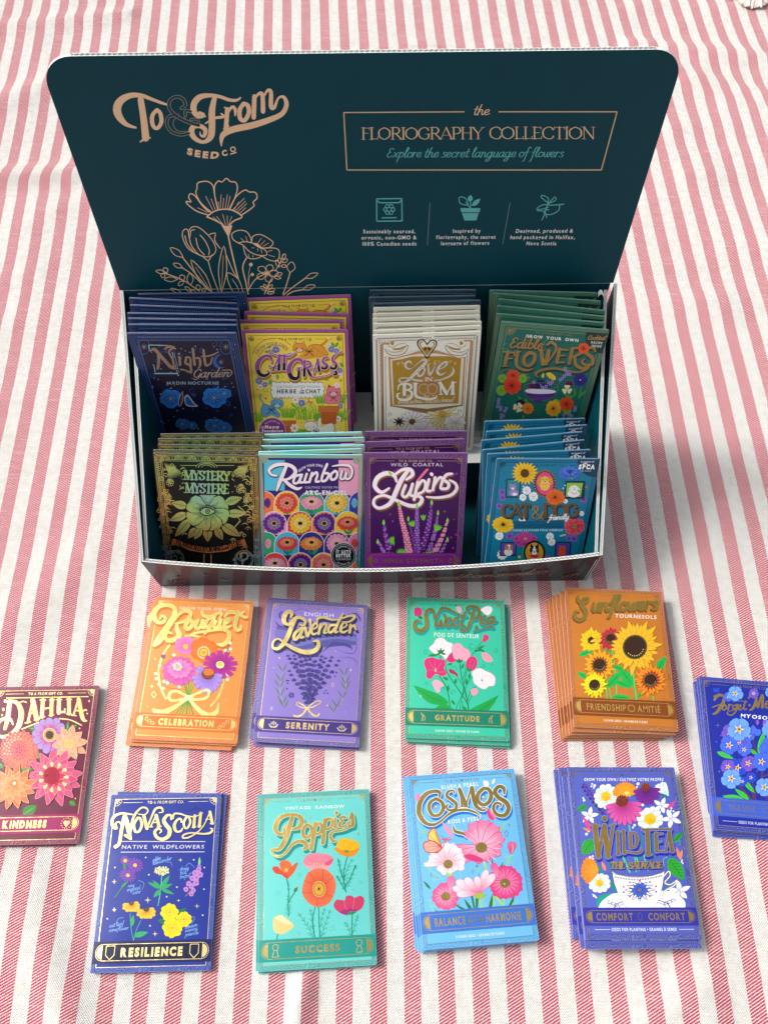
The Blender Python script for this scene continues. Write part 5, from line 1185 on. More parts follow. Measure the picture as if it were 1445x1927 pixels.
def d_dahlia():
    A = Art(quad(0, 1270, 6.02, (-56, 139), (1129, 120), (895, 1909), (-396, 1938))); A.tone = 0.85; A.base('#8f2a50', '#772c48', frc='#f3e39a'); A.corners('#f3e39a'); A.maker('#f6ecb8', off=.03)
    A.crop(0, 1270, 6.02)
    A.part('title_lettering')
    F = '#f7ee9a'
    A.line(78, 262, 1005, 246, 10, F, GO)
    t = [([(90, 300), (60, 290)], 20, 1), ([(115, 300), (90, 500), (60, 610)], [50, 48, 36], 1), ([(60, 300), (180, 305), (235, 380), (245, 470), (210, 590), (120, 680), (30, 700), (-40, 680)], [24, 40, 56, 60, 54, 44, 34, 24], .97), ([(150, 560), (120, 500), (50, 495), (-10, 540), (-30, 620)], [16, 30, 36, 34, 26], .97),
         ([(375, 290), (320, 540)], 26, 1), ([(375, 290), (420, 500)], 54, 1), ([(335, 440), (410, 425)], 18, 1), ([(290, 545), (350, 530)], 16, 1), ([(395, 512), (450, 500)], 16, 1), ([(200, 330), (260, 300), (300, 310)], 14, 1),
         ([(490, 285), (478, 475)], 42, 1), ([(590, 282), (585, 455)], 42, 1), ([(485, 385), (590, 370)], 18, 1), ([(460, 285), (520, 283)], 14, 1), ([(565, 282), (618, 280)], 14, 1), ([(450, 482), (510, 472)], 14, 1), ([(560, 460), (612, 452)], 14, 1),
         ([(672, 280), (668, 430)], 42, 1), ([(668, 425), (735, 418)], 22, 1), ([(738, 385), (738, 430)], 14, 1), ([(645, 280), (700, 278)], 14, 1),
         ([(785, 278), (785, 440)], 42, 1), ([(760, 278), (812, 277)], 14, 1), ([(760, 442), (812, 445)], 14, 1),
         ([(890, 280), (838, 450)], 22, 1), ([(895, 278), (925, 440), (950, 510), (985, 520)], [46, 48, 40, 14], 1), ([(855, 400), (930, 410), (975, 395), (985, 405)], [16, 18, 18, 10], 1), ([(815, 455), (865, 462)], 14, 1),
         ([(250, 615), (400, 555), (520, 520)], 12, 1), ([(680, 495), (800, 510), (925, 570)], 13, 1)]
    A.title(t, F, GO, sh=('#a83a5c', 14, 6, 2), steps=2)
    A.part('flower_artwork')
    for q in ((440, 620, 320, 600, 28), (760, 660, 880, 560, 30), (760, 640, 780, 520, 20), (260, 1590, 420, 1480, 60), (790, 1430, 860, 1480, 34), (430, 950, 460, 880, 26), (0, 1000, 40, 1060, 26), (200, 1100, 380, 1060, 40)): A.leaf(*q, '#3f8f3c', '#a8d07a', vw=5)
    for k, (r, n, c) in enumerate(((225, 26, '#e8645c'), (190, 24, '#ee7060'), (155, 20, '#f07f66'), (118, 18, '#ec6a62'), (82, 14, '#e05a68'), (50, 10, '#d8466c'))):
        A.flower(222, 855, r, n, c, '#c83a4c', [], r * 2.9 / n, 'round', 1, k * .3, '#f8b09c', 3)
    for i in range(22): A.dot(222 + (110 + 30 * (i % 3)) * math.cos(2.6 + i * .11), 840 + (110 + 30 * (i % 3)) * math.sin(2.6 + i * .11), 7, '#fdf6e8')
    A.flower(568, 682, 205, 13, '#b79ad8', '#d0468c', [], 46, 'round', 1, .1, '#7a4a94', 3); A.flower(568, 682, 120, 9, '#d85a9c', '#b8307c', [], 20, 'round', 1, .3)
    A.dots(568, 682, 72, 30, 8, '#f8f0a8'); A.dot(568, 682, 62, '#e9b043'); A.dot(568, 682, 48, '#4a3432')
    A.flower(790, 780, 200, 10, '#f3b08c', '#e8895c', [], 48, 'point', 1, .2, '#fad0b4', 3); A.flower(790, 780, 130, 8, '#f5bd98', '#e8956a', [], 36, 'point', 1, .5, '#fad0b4', 3); A.dots(790, 780, 60, 36, 7, '#f3e87c', 1, True)
    for k, (r, n, c, b) in enumerate(((330, 13, '#e05a86', '#e8804a'), (265, 12, '#dc4f80', '#e06a4c'), (200, 11, '#e2648c', '#d8404c'), (140, 9, '#d8345c', '#c82840'))):
        A.flower(615, 1160, r, n, c, b, [], r * 2.3 / n, 'point', .98, k * .27 + .1, '#f29ab4', 5)
    for i in range(11): A.petal(615 + 110 * math.cos(i * .571), 1160 + 110 * math.sin(i * .571), 60, 20, i * .571, '#faf2a0', '#f6e48a', 'round')
    A.ell(590, 1145, 95, 100, '#b8183c'); 
    for i in range(7): A.stroke([(545 + i * 18, 1060), (560 + i * 13, 1150), (550 + i * 18, 1235)], 5, '#8f1030')
    A.star(535, 1145, 20, '#4a0a1c', k=.5, n=5)
    for k, (r, n, c) in enumerate(((260, 12, '#ee7a4c'), (200, 11, '#f3955c'), (140, 10, '#f5a866'))):
        A.flower(150, 1270, r, n, c, '#e8783a', [], r * 2.1 / n, 'point', 1, k * .3, '#fac49a', 4)
    A.dot(170, 1230, 44, '#f0823c'); A.dot(172, 1232, 20, '#fdf6e8')
    A.diamond(1012, 297, 12, 4, F, GO); A.diamond(43, 392, 18, 5, F, GO)
    for x, y in ((905, 605), (868, 912), (860, 1402), (992, 438), (30, 455)): A.dot(x, y, 9, F, GO)
    def ic(A, ym):
        for x in (11, 72):
            A.ell(x - 1, ym - .6, 1.4, 1.3, F, GO); A.ell(x + 1, ym - .6, 1.4, 1.3, F, GO); A.poly([(x - 2.2, ym), (x + 2.2, ym), (x, ym + 2.8)], F, GO)
            for i in range(14):
                a = i * .449; A.line(x + 3.3 * math.cos(a), ym + 3.3 * math.sin(a), x + 4.2 * math.cos(a), ym + 4.2 * math.sin(a), .4, F, GO)
    A.banner('#ac2f6c', F, txt=[('KINDNESS', 25, 58)], icon=ic, off=.075, th=5.0, y0=100, y1=113.5)
    return A

def d_forget():
    A = Art(quad(1290, 1250, 5.665, (138, 129), (1217, 216), (1472, 1857), (300, 1760))); A.tone = 0.85; A.base('#2438a8', '#1c2b9c', frc='#a58c62'); A.corners('#8f7a4c'); A.maker('#8f8272')
    A.crop(1290, 1250, 5.665)
    A.part('title_lettering')
    g = '#9a8040'
    t = [([(300, 380), (340, 335), (400, 340), (400, 395), (370, 450), (330, 510), (290, 530)], [26, 26, 22, 34, 36, 32, 22], .97), ([(285, 460), (330, 440), (400, 425)], 14, 1), ([(300, 345), (360, 325), (400, 345)], 22, 1),
         ([(410, 430), (385, 465), (400, 490), (430, 465), (410, 430)], 16, .95), ([(455, 430), (445, 490)], 18, 1), ([(450, 460), (475, 432), (490, 435)], 14, .9), ([(535, 435), (500, 450), (500, 480), (530, 470), (545, 430)], 16, .95), ([(545, 435), (530, 500), (480, 545), (435, 525), (470, 500), (560, 480)], [16, 16, 16, 12, 8, 6], .95),
         ([(560, 470), (585, 445), (565, 435), (550, 465), (575, 490), (600, 470)], 14, .95), ([(630, 395), (612, 470), (640, 480)], 18, .97), ([(505, 400), (560, 390), (650, 405)], 8, 1), ([(672, 435), (676, 438)], 22, 1),
         ([(665, 360), (700, 330), (745, 330), (740, 400), (710, 470), (680, 490)], [20, 24, 20, 28, 28, 20], .97), ([(745, 345), (760, 460), (800, 340), (815, 345), (810, 460)], [14, 30, 18, 26, 30], 1), ([(840, 435), (880, 420), (870, 395), (845, 420), (850, 465), (890, 455)], 16, .95)]
    t += A.script('not', 990, 470, 1110, 482, 42, 16)
    A.title(t, g, GO)
    A.text('MYOSOTIS', 578, 565, 992, 605, 38, '#eef2ff', off=.03)
    A.part('flower_artwork')
    br = '#6b3a3c'
    for P, w in (([(600, 800), (700, 890), (790, 985)], 10), ([(715, 740), (725, 860), (785, 985)], 9), ([(655, 1130), (665, 1200), (720, 1440)], 10), ([(560, 1290), (640, 1380), (700, 1450)], 14), ([(810, 1120), (800, 1220), (720, 1420)], 16), ([(880, 1180), (820, 1200), (770, 1300)], 10), ([(700, 1240), (720, 1340), (740, 1450)], 9), ([(950, 1100), (900, 1300), (850, 1450)], 10)): A.stroke(P, w, br)
    for q in ((325, 935, 510, 1010, 26), (780, 975, 825, 715, 38), (670, 905, 770, 975, 18), (725, 1370, 585, 1205, 24), (670, 1445, 515, 1325, 26), (610, 1440, 385, 1405, 32), (860, 830, 900, 780, 26), (1000, 1300, 1060, 1150, 30)): A.leaf(*q, '#3fc83c', '#1f8f3a', vw=5)
    B1, B2, V, D = '#6fa6f5', '#4a6fe8', '#7a56c8', '#2648d0'
    def fg(x, y, r, c, e='#2a49c0', a=0.0):
        A.flower(x, y, r, 5, c, mix(c, '#2038b0', .25), [], r * .48, 'round', 1, a - 1.57, e, 3)
        for k in range(5): A.line(x + r * .2 * math.cos(a + k * 1.257), y + r * .2 * math.sin(a + k * 1.257), x + r * .42 * math.cos(a + k * 1.257), y + r * .42 * math.sin(a + k * 1.257), r * .07, '#f6f6ff')
        A.dot(x, y, r * .22, '#f2b73c'); A.dot(x, y, r * .09, '#5a3a18')
    for q in ((640, 865, 60, B2), (545, 1105, 100, D), (600, 1250, 50, D), (450, 350, 50, B2), (690, 1208, 55, D), (665, 765, 62, B2), (855, 900, 80, B2), (905, 870, 100, B2),
              (468, 728, 88, V), (568, 850, 78, V), (458, 865, 100, B2), (618, 912, 68, B2), (660, 1058, 80, V), (445, 1095, 76, V), (802, 1040, 98, B2), (480, 1220, 104, B1), (832, 1312, 98, B1), (562, 695, 126, B1), (523, 315, 82, B1), (718, 312, 52, V), (900, 300, 60, B1), (905, 690, 104, B1), (1000, 760, 80, B2), (980, 920, 90, V), (1040, 1080, 90, B1), (960, 1200, 80, B2), (1100, 900, 90, B1), (1120, 720, 80, B2), (1080, 1260, 90, B1)): fg(*q)
    A.blob([(690, 680), (715, 650), (750, 690), (790, 700), (795, 745), (750, 765), (710, 730)], B2); A.leaf(755, 590, 760, 655, 18, '#8a5ad0'); A.leaf(850, 590, 815, 650, 18, '#8a5ad0'); A.blob([(290, 255), (320, 262), (350, 250), (345, 295), (315, 302), (290, 285)], D)
    A.star(337, 652, 32, '#a08a58', GO, .12); A.star(352, 1146, 18, '#a08a58', GO, .2)
    for x, y in ((368, 760), (322, 828), (752, 1142)): A.dot(x, y, 6, '#6a86f0')
    def ic(A, ym): A.ring(41.5, ym, 3, .5, '#8f7a4c', GO, n=8, ry=2)
    A.banner('#3f60c8', '#8f7a4c', txt=[('TRUE LOVE', 12.5, 33), ('GRAND AMOUR', 49, 71)], icon=ic, off=.015, th=4.2, y0=97, y1=111)
    A.mm = True; A.line(7, 114.5, 18, 114.5, .3, '#c6cff5'); A.text('SEEDS FOR PLANTING • GRAINES À SEMER', 19, 115.6, 64, 115.6, 2.2, '#dfe4ff', off=.01); A.line(65, 114.5, 76, 114.5, .3, '#c6cff5'); A.mm = False
    return A

def d_lupins():
    A = Art(quad(660, 760, 2.779, (70, 256), (611, 257), (572, 905), (74, 905))); A.base('#6a2a7c', '#441058', frc='#b58c5a', inset=4.6); A.corners('#b58c5a', inset=4.6); A.maker('#d8b89a', y=8.2, off=.02)
    A.crop(660, 760, 2.779)
    A.part('title_lettering')
    A.text('WILD  COASTAL', 208, 326, 484, 326, 18, '#efe0f4', off=0)
    Wt = '#fdf6fa'
    t = [([(238, 405), (225, 372), (185, 362), (140, 385), (125, 430), (160, 462), (200, 440)], [8, 18, 22, 22, 20, 16, 8], .97), ([(225, 375), (265, 345), (310, 342), (322, 370), (290, 395)], [10, 14, 16, 18, 10], .97),
         ([(300, 345), (262, 400), (235, 460), (205, 520), (150, 545), (120, 525), (128, 492), (175, 478), (230, 500), (300, 530), (350, 530), (372, 500), (355, 482), (330, 490)], [16, 22, 22, 20, 14, 13, 12, 12, 14, 17, 19, 17, 12, 7], .97),
         ([(285, 425), (268, 475), (290, 485), (312, 450), (322, 418)], 13, .95), ([(322, 418), (310, 475), (335, 478)], 12, .95), ([(350, 405), (330, 500)], 13, 1), ([(345, 440), (372, 400), (390, 415), (380, 455), (350, 470)], 12, .95),
         ([(408, 395), (395, 450), (415, 455)], 13, .95), ([(420, 365), (423, 369)], 14, 1), ([(440, 385), (428, 450)], 13, 1), ([(432, 430), (462, 385), (478, 395), (468, 440), (485, 442)], 12, .95),
         ([(528, 365), (500, 370), (485, 395), (510, 415), (505, 440), (478, 445)], [10, 14, 14, 14, 14, 10], .97), ([(515, 398), (545, 415), (552, 445), (520, 478), (450, 490), (395, 485)], [7, 12, 15, 14, 11, 6], .97)]
    A.title([(s[0], s[1], s[2]) for s in t], Wt, out=[('#f6b9cf', 2.2)], sh=('#8a5a28', 5, 9, 1.5), steps=2)
    A.part('flower_artwork')
    def lup(P, cols, n, s=1.0):
        S = catmull(P, 8); A.stroke(P, 3, '#6f9a3a')
        n = int(n * 1.35)
        for i in range(n):
            t = i / (n - 1); x, y = S[int((.12 + .88 * t) * (len(S) - 1))]; w = s * (4 + 14 * t ** .7)
            for k in (-1, 1, -.5, .5, 0): A.leaf(x + k * w * .35, y + 3, x + k * w * 1.1 + (i % 2), y - (9 - 4 * abs(k)) * s, 4.4 * s, cols[(i * 2 + int(k * 2 + 4)) % len(cols)])
        A.leaf(P[0][0], P[0][1] + 24, P[0][0], P[0][1] - 6, 7 * s, '#8fe04a')
    pk = ('#f58fae', '#ee6f98', '#f9b3c6'); pu = ('#7f2a9c', '#5f1a80', '#a04cc0'); lv = ('#c58ae0', '#a860cc', '#8f48b8')
    lup([(422, 505), (415, 580), (400, 660), (370, 760)], pu + lv[:1], 16); lup([(345, 525), (345, 600), (345, 700), (345, 790)], lv, 17); lup([(505, 600), (490, 660), (465, 720), (440, 770)], pk + lv[:1], 12, .9)
    lup([(172, 610), (180, 680), (195, 740), (210, 815)], pu + lv, 13, 1); lup([(250, 512), (265, 600), (290, 700), (305, 785)], pk, 19, 1.15); lup([(140, 710), (165, 760), (195, 815)], lv, 9, .8); lup([(505, 700), (480, 760), (450, 800)], lv, 7, .8); lup([(455, 560), (445, 640), (430, 700), (405, 780)], lv, 14, .8); lup([(300, 590), (315, 660), (330, 720), (338, 790)], pu, 14, .8)
    def palm(x, y, r, n=9, a0=-2.9, a1=-.2, c='#7fd83c'):
        for i in range(n): a = a0 + (a1 - a0) * i / (n - 1); A.leaf(x, y, x + r * math.cos(a), y + r * math.sin(a) * .85, r * .11, c, '#3f9a2c', vw=1)
    for q in ((155, 800, 30, 12, -3.3, 2.9), (225, 715, 32, 8, 1.6, 4.6), (265, 780, 32, 8), (318, 820, 46), (410, 815, 60, 9, -2.9, -.9), (500, 822, 42, 7, -2.4, -.6), (445, 665, 46, 5, -1.8, -.7), (330, 640, 40, 5, -2.6, -1.6), (380, 610, 40, 3, -2.0, -1.3)): palm(*q)
    for x, y in ((240, 350), (225, 358), (548, 372), (535, 375), (215, 620), (520, 705), (530, 760), (545, 690)): A.leaf(x, y, x + 8, y - 14, 6, '#a02a9a')
    for a in range(8): A.leaf(345 + a * 6, 400 - a * 7, 358 + a * 7, 395 - a * 8, 7, '#f07a98')
    A.leaf(215, 375, 195, 350, 7, '#8fe04a')
    for x, y, r in ((490, 563, 10), (205, 577, 8), (167, 347, 6), (480, 358, 6), (538, 603, 7)): A.star(x, y, r, '#a88a6a', GO)
    def ic(A, ym):
        for x in (9.5, 73.5): A.diamond(x, ym, 2.6, .5, '#c0935a', GO)
    A.banner('#8a2492', '#b5834a', txt=[('INNER STRENGTH', 15, 68)], icon=ic, off=.02, th=4.4, y0=96, y1=112)
    return A

def d_catdog():
    A = Art(quad(660, 760, 2.779, (762, 288), (1302, 288), (1184, 899), (691, 901))); A.base('#127096', '#1480a4', fr=PR, frc='#0b3c58', orn=PR); A.maker('#0d4a66', PR, off=.02); A.corners('#0d4a66', PR)
    A.crop(660, 760, 2.779)
    A.part('support_badge')
    A.mm = True; A.ell(83, 0, 18, 17.5, '#12405f', n=16, a0=PI / 2, a1=PI) ; A.poly([(65, 0), (83, 0), (83, 17.5)], '#12405f'); 
    A.text('In support of', 67.5, 3.2, 78.5, 3.2, 1.7, '#f2f8ff', off=.02, sl=.2); A.text('SPCA', 67, 9.4, 80.5, 9.4, 4.2, '#ffffff', off=.07); A.stroke([(69.5, 5), (71.5, 4.1), (73.5, 5)], .7, '#ffffff'); A.text('Nova Scotia', 67.2, 11.8, 77.5, 11.8, 1.3, '#dfefff', off=.01); A.mm = False
    A.part('flower_artwork')
    dk = '#0d3552'
    def frame(x0, y0, x1, y1, c, sh=6):
        A.poly([(x0, y0), (x1 + sh, y0), (x1, y1), (x0 - sh, y1)], dk); A.poly([(x0 + 6, y0 + 6), (x1 - 5 + sh, y0 + 6), (x1 - 7, y1 - 7), (x0 + 7 - sh, y1 - 7)], c)
    for x, y in ((790, 462), (792, 490), (775, 535), (1215, 500)):
        A.flower(x, y, 17, 4, '#8f62c4', '#6f3fa8', [(4, '#4a2480')], 9)
    frame(812, 392, 882, 490, '#2a8f9c')
    A.ell(850, 465, 26, 16, '#a98ac8'); A.ell(845, 436, 17, 14, '#a98ac8'); A.poly([(830, 428), (832, 414), (842, 424)], '#a98ac8'); A.poly([(850, 424), (860, 416), (860, 432)], '#a98ac8'); A.ell(846, 442, 8, 6, '#f2eaf8'); A.dot(839, 434, 1.8, '#2a2030'); A.dot(852, 434, 1.8, '#2a2030'); A.ell(855, 472, 14, 8, '#f2eaf8')
    A.flower(908, 362, 68, 20, '#f7cf2c', '#eba21a', [], 9, 'point', .9, .1, '#b57a14', 1); A.dot(908, 362, 23, '#4a2f14'); A.dots(908, 362, 19, 26, 2, '#8a6420', 1, True)
    A.ell(1012, 415, 58, 72, '#0e2a3c', n=26); A.dots(1012, 415, 54, 30, 4.5, '#b58c3c', 1.25); A.ell(1012, 415, 46, 60, '#e84a94', n=24)
    A.ell(1012, 425, 27, 28, '#f3c84a'); A.ell(1012, 398, 22, 20, '#f3c84a'); A.stroke([(992, 385), (980, 400), (982, 420)], 13, '#d9a030'); A.stroke([(1030, 385), (1046, 398), (1045, 418)], 13, '#d9a030'); A.ell(1013, 410, 10, 9, '#f9e2a0'); A.dot(1003, 396, 3, '#2a1a10'); A.dot(1022, 396, 3, '#2a1a10'); A.ell(1013, 406, 5, 3.5, '#2a1a10'); A.stroke([(1004, 414), (1013, 420), (1022, 414)], 2, '#2a1a10')
    A.flower(1140, 362, 60, 14, '#4a7ae0', '#2648b8', [], 14, 'notch', .55, .1, '#1c3a94', 1.5); A.flower(1142, 350, 40, 9, '#5f8cf0', '#2c50c4', [], 9, 'notch', .6, 0, '#1c3a94', 1)
    for i in range(8): A.line(1142, 365, 1125 + i * 6, 348 - (i % 2) * 5, 1.5, '#102060')
    A.leaf(1160, 395, 1145, 380, 6, '#3fae5a')
    frame(1120, 402, 1218, 495, dk); A.poly([(1128, 412), (1212, 412), (1200, 484), (1122, 484)], '#8fd04a')
    A.ell(1162, 468, 32, 20, '#fdfdfb'); A.ell(1166, 440, 20, 16, '#fdfdfb'); A.stroke([(1148, 435), (1140, 448)], 9, '#f0f0ee'); A.stroke([(1182, 435), (1192, 446)], 9, '#f0f0ee'); A.dot(1160, 438, 2, '#222222'); A.dot(1172, 438, 2, '#222222'); A.ell(1166, 445, 3.5, 2.5, '#222222'); A.stroke([(1150, 460), (1170, 470), (1180, 458)], 2, '#444444')
    wf = lambda x, y, r: A.flower(x, y, r, 5, '#ffffff', '#e8eef2', [(r * .16, '#e8c83a')], r * .5, 'heart', 1, x, '#7fb3c8', 1)
    for q in ((918, 452, 22), (898, 488, 18), (952, 484, 24), (1120, 508, 12), (1205, 572, 13), (775, 690, 22), (790, 788, 26), (1040, 692, 20), (1048, 722, 20), (895, 604, 18)): wf(*q)
    for P in ([(925, 475), (940, 520)], [(950, 510), (945, 560)], [(1020, 740), (1040, 700)]): A.stroke(P, 2.5, '#3fae5a')
    A.flower(1066, 487, 48, 6, '#f07a2c', '#d8501c', [(8, '#7a2a10')], 24, 'heart', .9, .2, '#b5441a', 1.5)
    A.flower(795, 630, 56, 7, '#f8cf2c', '#eab01c', [(9, '#2a1a10')], 24, 'heart', .75, .2, '#c8901a', 1.5); A.dots(795, 630, 12, 8, 2.5, '#2a1a10')
    A.flower(1168, 640, 52, 12, '#e8455c', '#c02840', [(14, '#8a5a2a')], 14, 'strap', .88, .1, '#f29aa4', 1.2); A.dots(1168, 640, 13, 12, 2, '#f0d070', 1, True)
    A.part('title_lettering')
    A.rect(850, 612, 1112, 648, '#125f80')
    t = A.roman('CAT', 790, 592, 935, 590, 66, 17, serif=False) + A.roman('DOG', 1005, 590, 1185, 588, 66, 17, serif=False)
    A.title(t, '#6a5430', GO, sh=('#0b3044', 4, 6, 2), steps=2)
    A.title(A.roman('&', 945, 602, 1008, 600, 66, 10, serif=False), '#b5904c', GO, sh=('#0b3044', 2, 3, 1))
    for P, w, p in A.script('friendly', 1030, 606, 1136, 600, 14, 5, sl=.35): A.stroke(P, w, '#f4f8fa', n=2)
    A.text('FLEURS SAUVAGES POUR ANIMAUX', 842, 666, 1108, 664, 11, '#cfe8f2', off=.03, sl=.1)
    A.part('flower_artwork')
    frame(782, 722, 862, 795, '#6a4ab4'); A.ell(822, 775, 22, 20, '#f8f4ec'); A.ell(824, 752, 18, 17, '#f8f4ec'); A.ell(813, 750, 10, 14, '#c87a3c'); A.ell(838, 750, 8, 14, '#c87a3c'); A.dot(819, 752, 2.2, '#1a1410'); A.dot(832, 752, 2.2, '#1a1410'); A.ell(826, 761, 4, 3, '#1a1410')
    A.flower(908, 708, 60, 14, '#b8308c', '#8a1c6c', [], 15, 'strap', .62, 0, '#e070b8', 1.5); A.flower(910, 702, 38, 10, '#c8409c', '#9a247a', [], 11, 'strap', .6, .3, '#e070b8', 1); A.ell(912, 704, 12, 8, '#d8904a'); A.stroke([(905, 745), (895, 790), (890, 820)], 4, '#3fae5a')
    A.ell(958, 775, 56, 62, '#0e1c28', n=24); A.ell(958, 778, 47, 54, '#e8a02c', n=22); A.ell(958, 765, 24, 24, '#1a1a1c'); A.poly([(938, 750), (936, 725), (952, 745)], '#1a1a1c'); A.poly([(964, 745), (982, 725), (980, 752)], '#1a1a1c'); A.leaf(958, 782, 958, 740, 8, '#f6f4f0'); A.ell(958, 778, 14, 10, '#f6f4f0'); A.ell(958, 773, 4.5, 3.5, '#0a0a0c'); A.dot(948, 762, 2.4, '#f0e0c0'); A.dot(970, 762, 2.4, '#f0e0c0'); A.poly([(925, 790), (990, 788), (960, 812)], '#d8242c'); A.ell(955, 822, 24, 16, '#f6f4f0')
    A.flower(828, 690, 21, 4, '#8f62c4', '#6f3fa8', [(5, '#4a2480')], 11); A.flower(1138, 702, 15, 4, '#8f62c4', '#6f3fa8', [(4, '#4a2480')], 9); A.flower(1165, 704, 18, 4, '#8f62c4', '#6f3fa8', [(5, '#4a2480')], 10); A.flower(1028, 805, 16, 4, '#8f62c4', '#6f3fa8', [(4, '#4a2480')], 9)
    frame(1068, 720, 1146, 800, '#4a48b4'); A.ell(1102, 782, 20, 24, '#e8542c'); A.ell(1104, 757, 19, 15, '#e8542c'); A.poly([(1088, 750), (1088, 738), (1100, 746)], '#e8542c'); A.poly([(1108, 746), (1120, 738), (1121, 752)], '#e8542c'); A.stroke([(1096, 757), (1100, 759)], 2, '#3a1408'); A.stroke([(1108, 759), (1112, 757)], 2, '#3a1408')
    A.dot(880, 800, 8, '#c8e04a'); A.dot(1230, 433, 6, '#d8707c'); A.stroke([(1094, 690), (1120, 684)], 7, '#e8cfa0')
    for x, y in ((800, 362), (768, 577), (775, 775), (1040, 775), (805, 400), (1215, 712)): A.star(x, y, 7, dk)
    for q in ((1118, 425), (1108, 440), (900, 430)): A.dot(*q, 4, '#f0f8fa')
    A.mm = True; A.rect(3.4, 111, 79.6, 118, '#0f4058'); A.mm = False
    return A

def d_rainbow():
    A = Art(quad(220, 780, 3.01, (800, 226), (1391, 230), (1374, 933), (829, 934))); A.base('#6fc8f4', '#3c2a78', HO, frc='#a8b8f8', orn=HO, inset=2.8)
    A.crop(220, 780, 3.01)
    A.part('flower_artwork')
    A.rect(835, 258, 1362, 870, '#3a2070')
    A.poly([(832, 258), (950, 258), (950, 430), (835, 430)], '#58c4e0'); A.poly([(1255, 258), (1368, 258), (1364, 470), (1255, 440)], '#f5a8c8')
    rows = [(500, 70, 66, [(830, '#ee7a3c', '#5a2a8c'), (962, '#f4c832', '#e8483c'), (1102, '#2fa86c', '#f29ab8'), (1246, '#58c4dc', '#f4c832'), (1385, '#2a3f9c', '#6fc0e8')]),
            (615, 70, 66, [(890, '#f2a0c0', '#6a2a90'), (1038, '#e2483c', '#f4c832'), (1174, '#ef8a3c', '#5a1f8c'), (1306, '#f4c832', '#e2483c')]),
            (730, 70, 66, [(840, '#2fa86c', '#f29ab8'), (964, '#48b8d8', '#e2483c'), (1102, '#26368c', '#f08a2c'), (1245, '#4a2a84', '#f4a0c0'), (1380, '#e87aa8', '#e2483c')]),
            (848, 70, 66, [(895, '#e2483c', '#f29ab8'), (1040, '#ef8a3c', '#5a1f8c'), (1170, '#f4c832', '#f06a6c'), (1300, '#2f9ad0', '#ee7a3c')])]
    def clipx(x): return max(836, min(1362, x))
    for yc, r, rf, cells in rows:
        for x, bg, fc in cells:
            top = yc - 66
            for ex, c in ((4, '#f0d8f0'), (0, bg)):
                P = [(clipx(x + (r + ex) * math.cos(t)), min(868, yc + 5 + (70 + ex) * math.sin(t))) for t in [PI + PI * i / 14 for i in range(15)]]
                P = [(clipx(x - r - ex), min(870, yc + 66))] + P + [(clipx(x + r + ex), min(870, yc + 66))]
                A.poly(P, c)
            if 850 < x < 1345:
                if yc < 840:
                    A.stroke([(x + 2, yc + 15), (x + 6, yc + 66)], 5, '#1f6a5c'); A.leaf(x + 5, yc + 62, x + 38, yc + 26, 8, '#2fa06c'); A.leaf(x + 5, yc + 62, x - 26, yc + 32, 6, '#247a6c')
                sq = .62 if fc in ('#f29ab8', '#f08a2c', '#e2483c') else .92
                A.flower(x, yc, 62, 16, fc, mix(fc, '#401030', .3), [], 11, 'strap', sq, 0, mix(fc, '#200820', .55), 1.5)
                A.flower(x, yc - (6 if sq < .9 else 0), 40, 12, mix(fc, '#ffffff', .18), fc, [], 9, 'strap', sq, .2, mix(fc, '#200820', .5), 1.2)
                A.ell(x, yc - (8 if sq < .9 else 0), 15, 12 * (sq + .1), '#2a1210'); A.dots(x, yc - (8 if sq < .9 else 0), 15, 12, 3, '#f0d040', .8)
            else:
                xx = clipx(x)
                for k in range(-3, 4):
                    a = (0 if x < 1000 else PI) + k * .28
                    A.petal(xx, yc, 34, 8, a, fc, mix(fc, '#401030', .3), 'strap', 1, 1, mix(fc, '#200820', .5))
    A.part('title_lettering')
    Wt = '#fdeff4'
    t = [([(905, 345), (875, 340), (862, 312), (900, 285), (960, 282), (1000, 300), (1010, 330), (975, 362), (930, 372)], [10, 12, 16, 20, 18, 20, 20, 14, 8], .97), ([(960, 290), (935, 350), (915, 400), (905, 430)], [16, 20, 18, 8], 1), ([(945, 368), (980, 400), (1020, 420), (1045, 412)], [14, 18, 16, 7], 1),
         ([(1045, 340), (1010, 350), (1000, 385), (1025, 385), (1045, 345)], 13, .95), ([(1048, 340), (1035, 382), (1058, 382)], 12, .95), ([(1075, 335), (1062, 380), (1080, 382)], 12, .95), ([(1085, 312), (1088, 315)], 12, 1), ([(1105, 330), (1090, 382)], 13, 1), ([(1097, 355), (1128, 325), (1135, 345), (1125, 378), (1145, 378)], 12, .95),
         ([(1190, 280), (1165, 340), (1160, 375), (1185, 370), (1200, 335), (1175, 332)], 13, .97), ([(1235, 318), (1212, 340), (1215, 368), (1240, 360), (1248, 330), (1235, 318)], 13, .95),
         ([(1275, 320), (1265, 360), (1285, 362), (1300, 325), (1295, 362), (1320, 358), (1332, 320), (1315, 290), (1270, 285), (1220, 292)], [12, 13, 11, 12, 12, 12, 13, 15, 12, 5], .97)]
    A.title(t, Wt, PR, out=[('#f6cfe0', 1.0)], sh=('#2c1050', 1, 3, 5), steps=1)
    A.text('GROW YOUR OWN', 0, 0, 1, 1, 14, '#f6e8f4', off=.03, arc=(1120, 420, 128, -2.32, -1.22))
    A.text('CULTIVEZ VOTRE PROPRE', 1065, 418, 1298, 418, 12, '#e8d8f0', off=.0); A.text('ARC-EN-CIEL', 1065, 453, 1308, 453, 24, '#f8eef4', off=.06)
    A.part('support_badge')
    A.dot(1283, 795, 73, '#f0eef4', n=28); A.dot(1283, 795, 70, '#0c0c12', n=28); A.ring(1283, 795, 62, 2, '#d8d8e0')
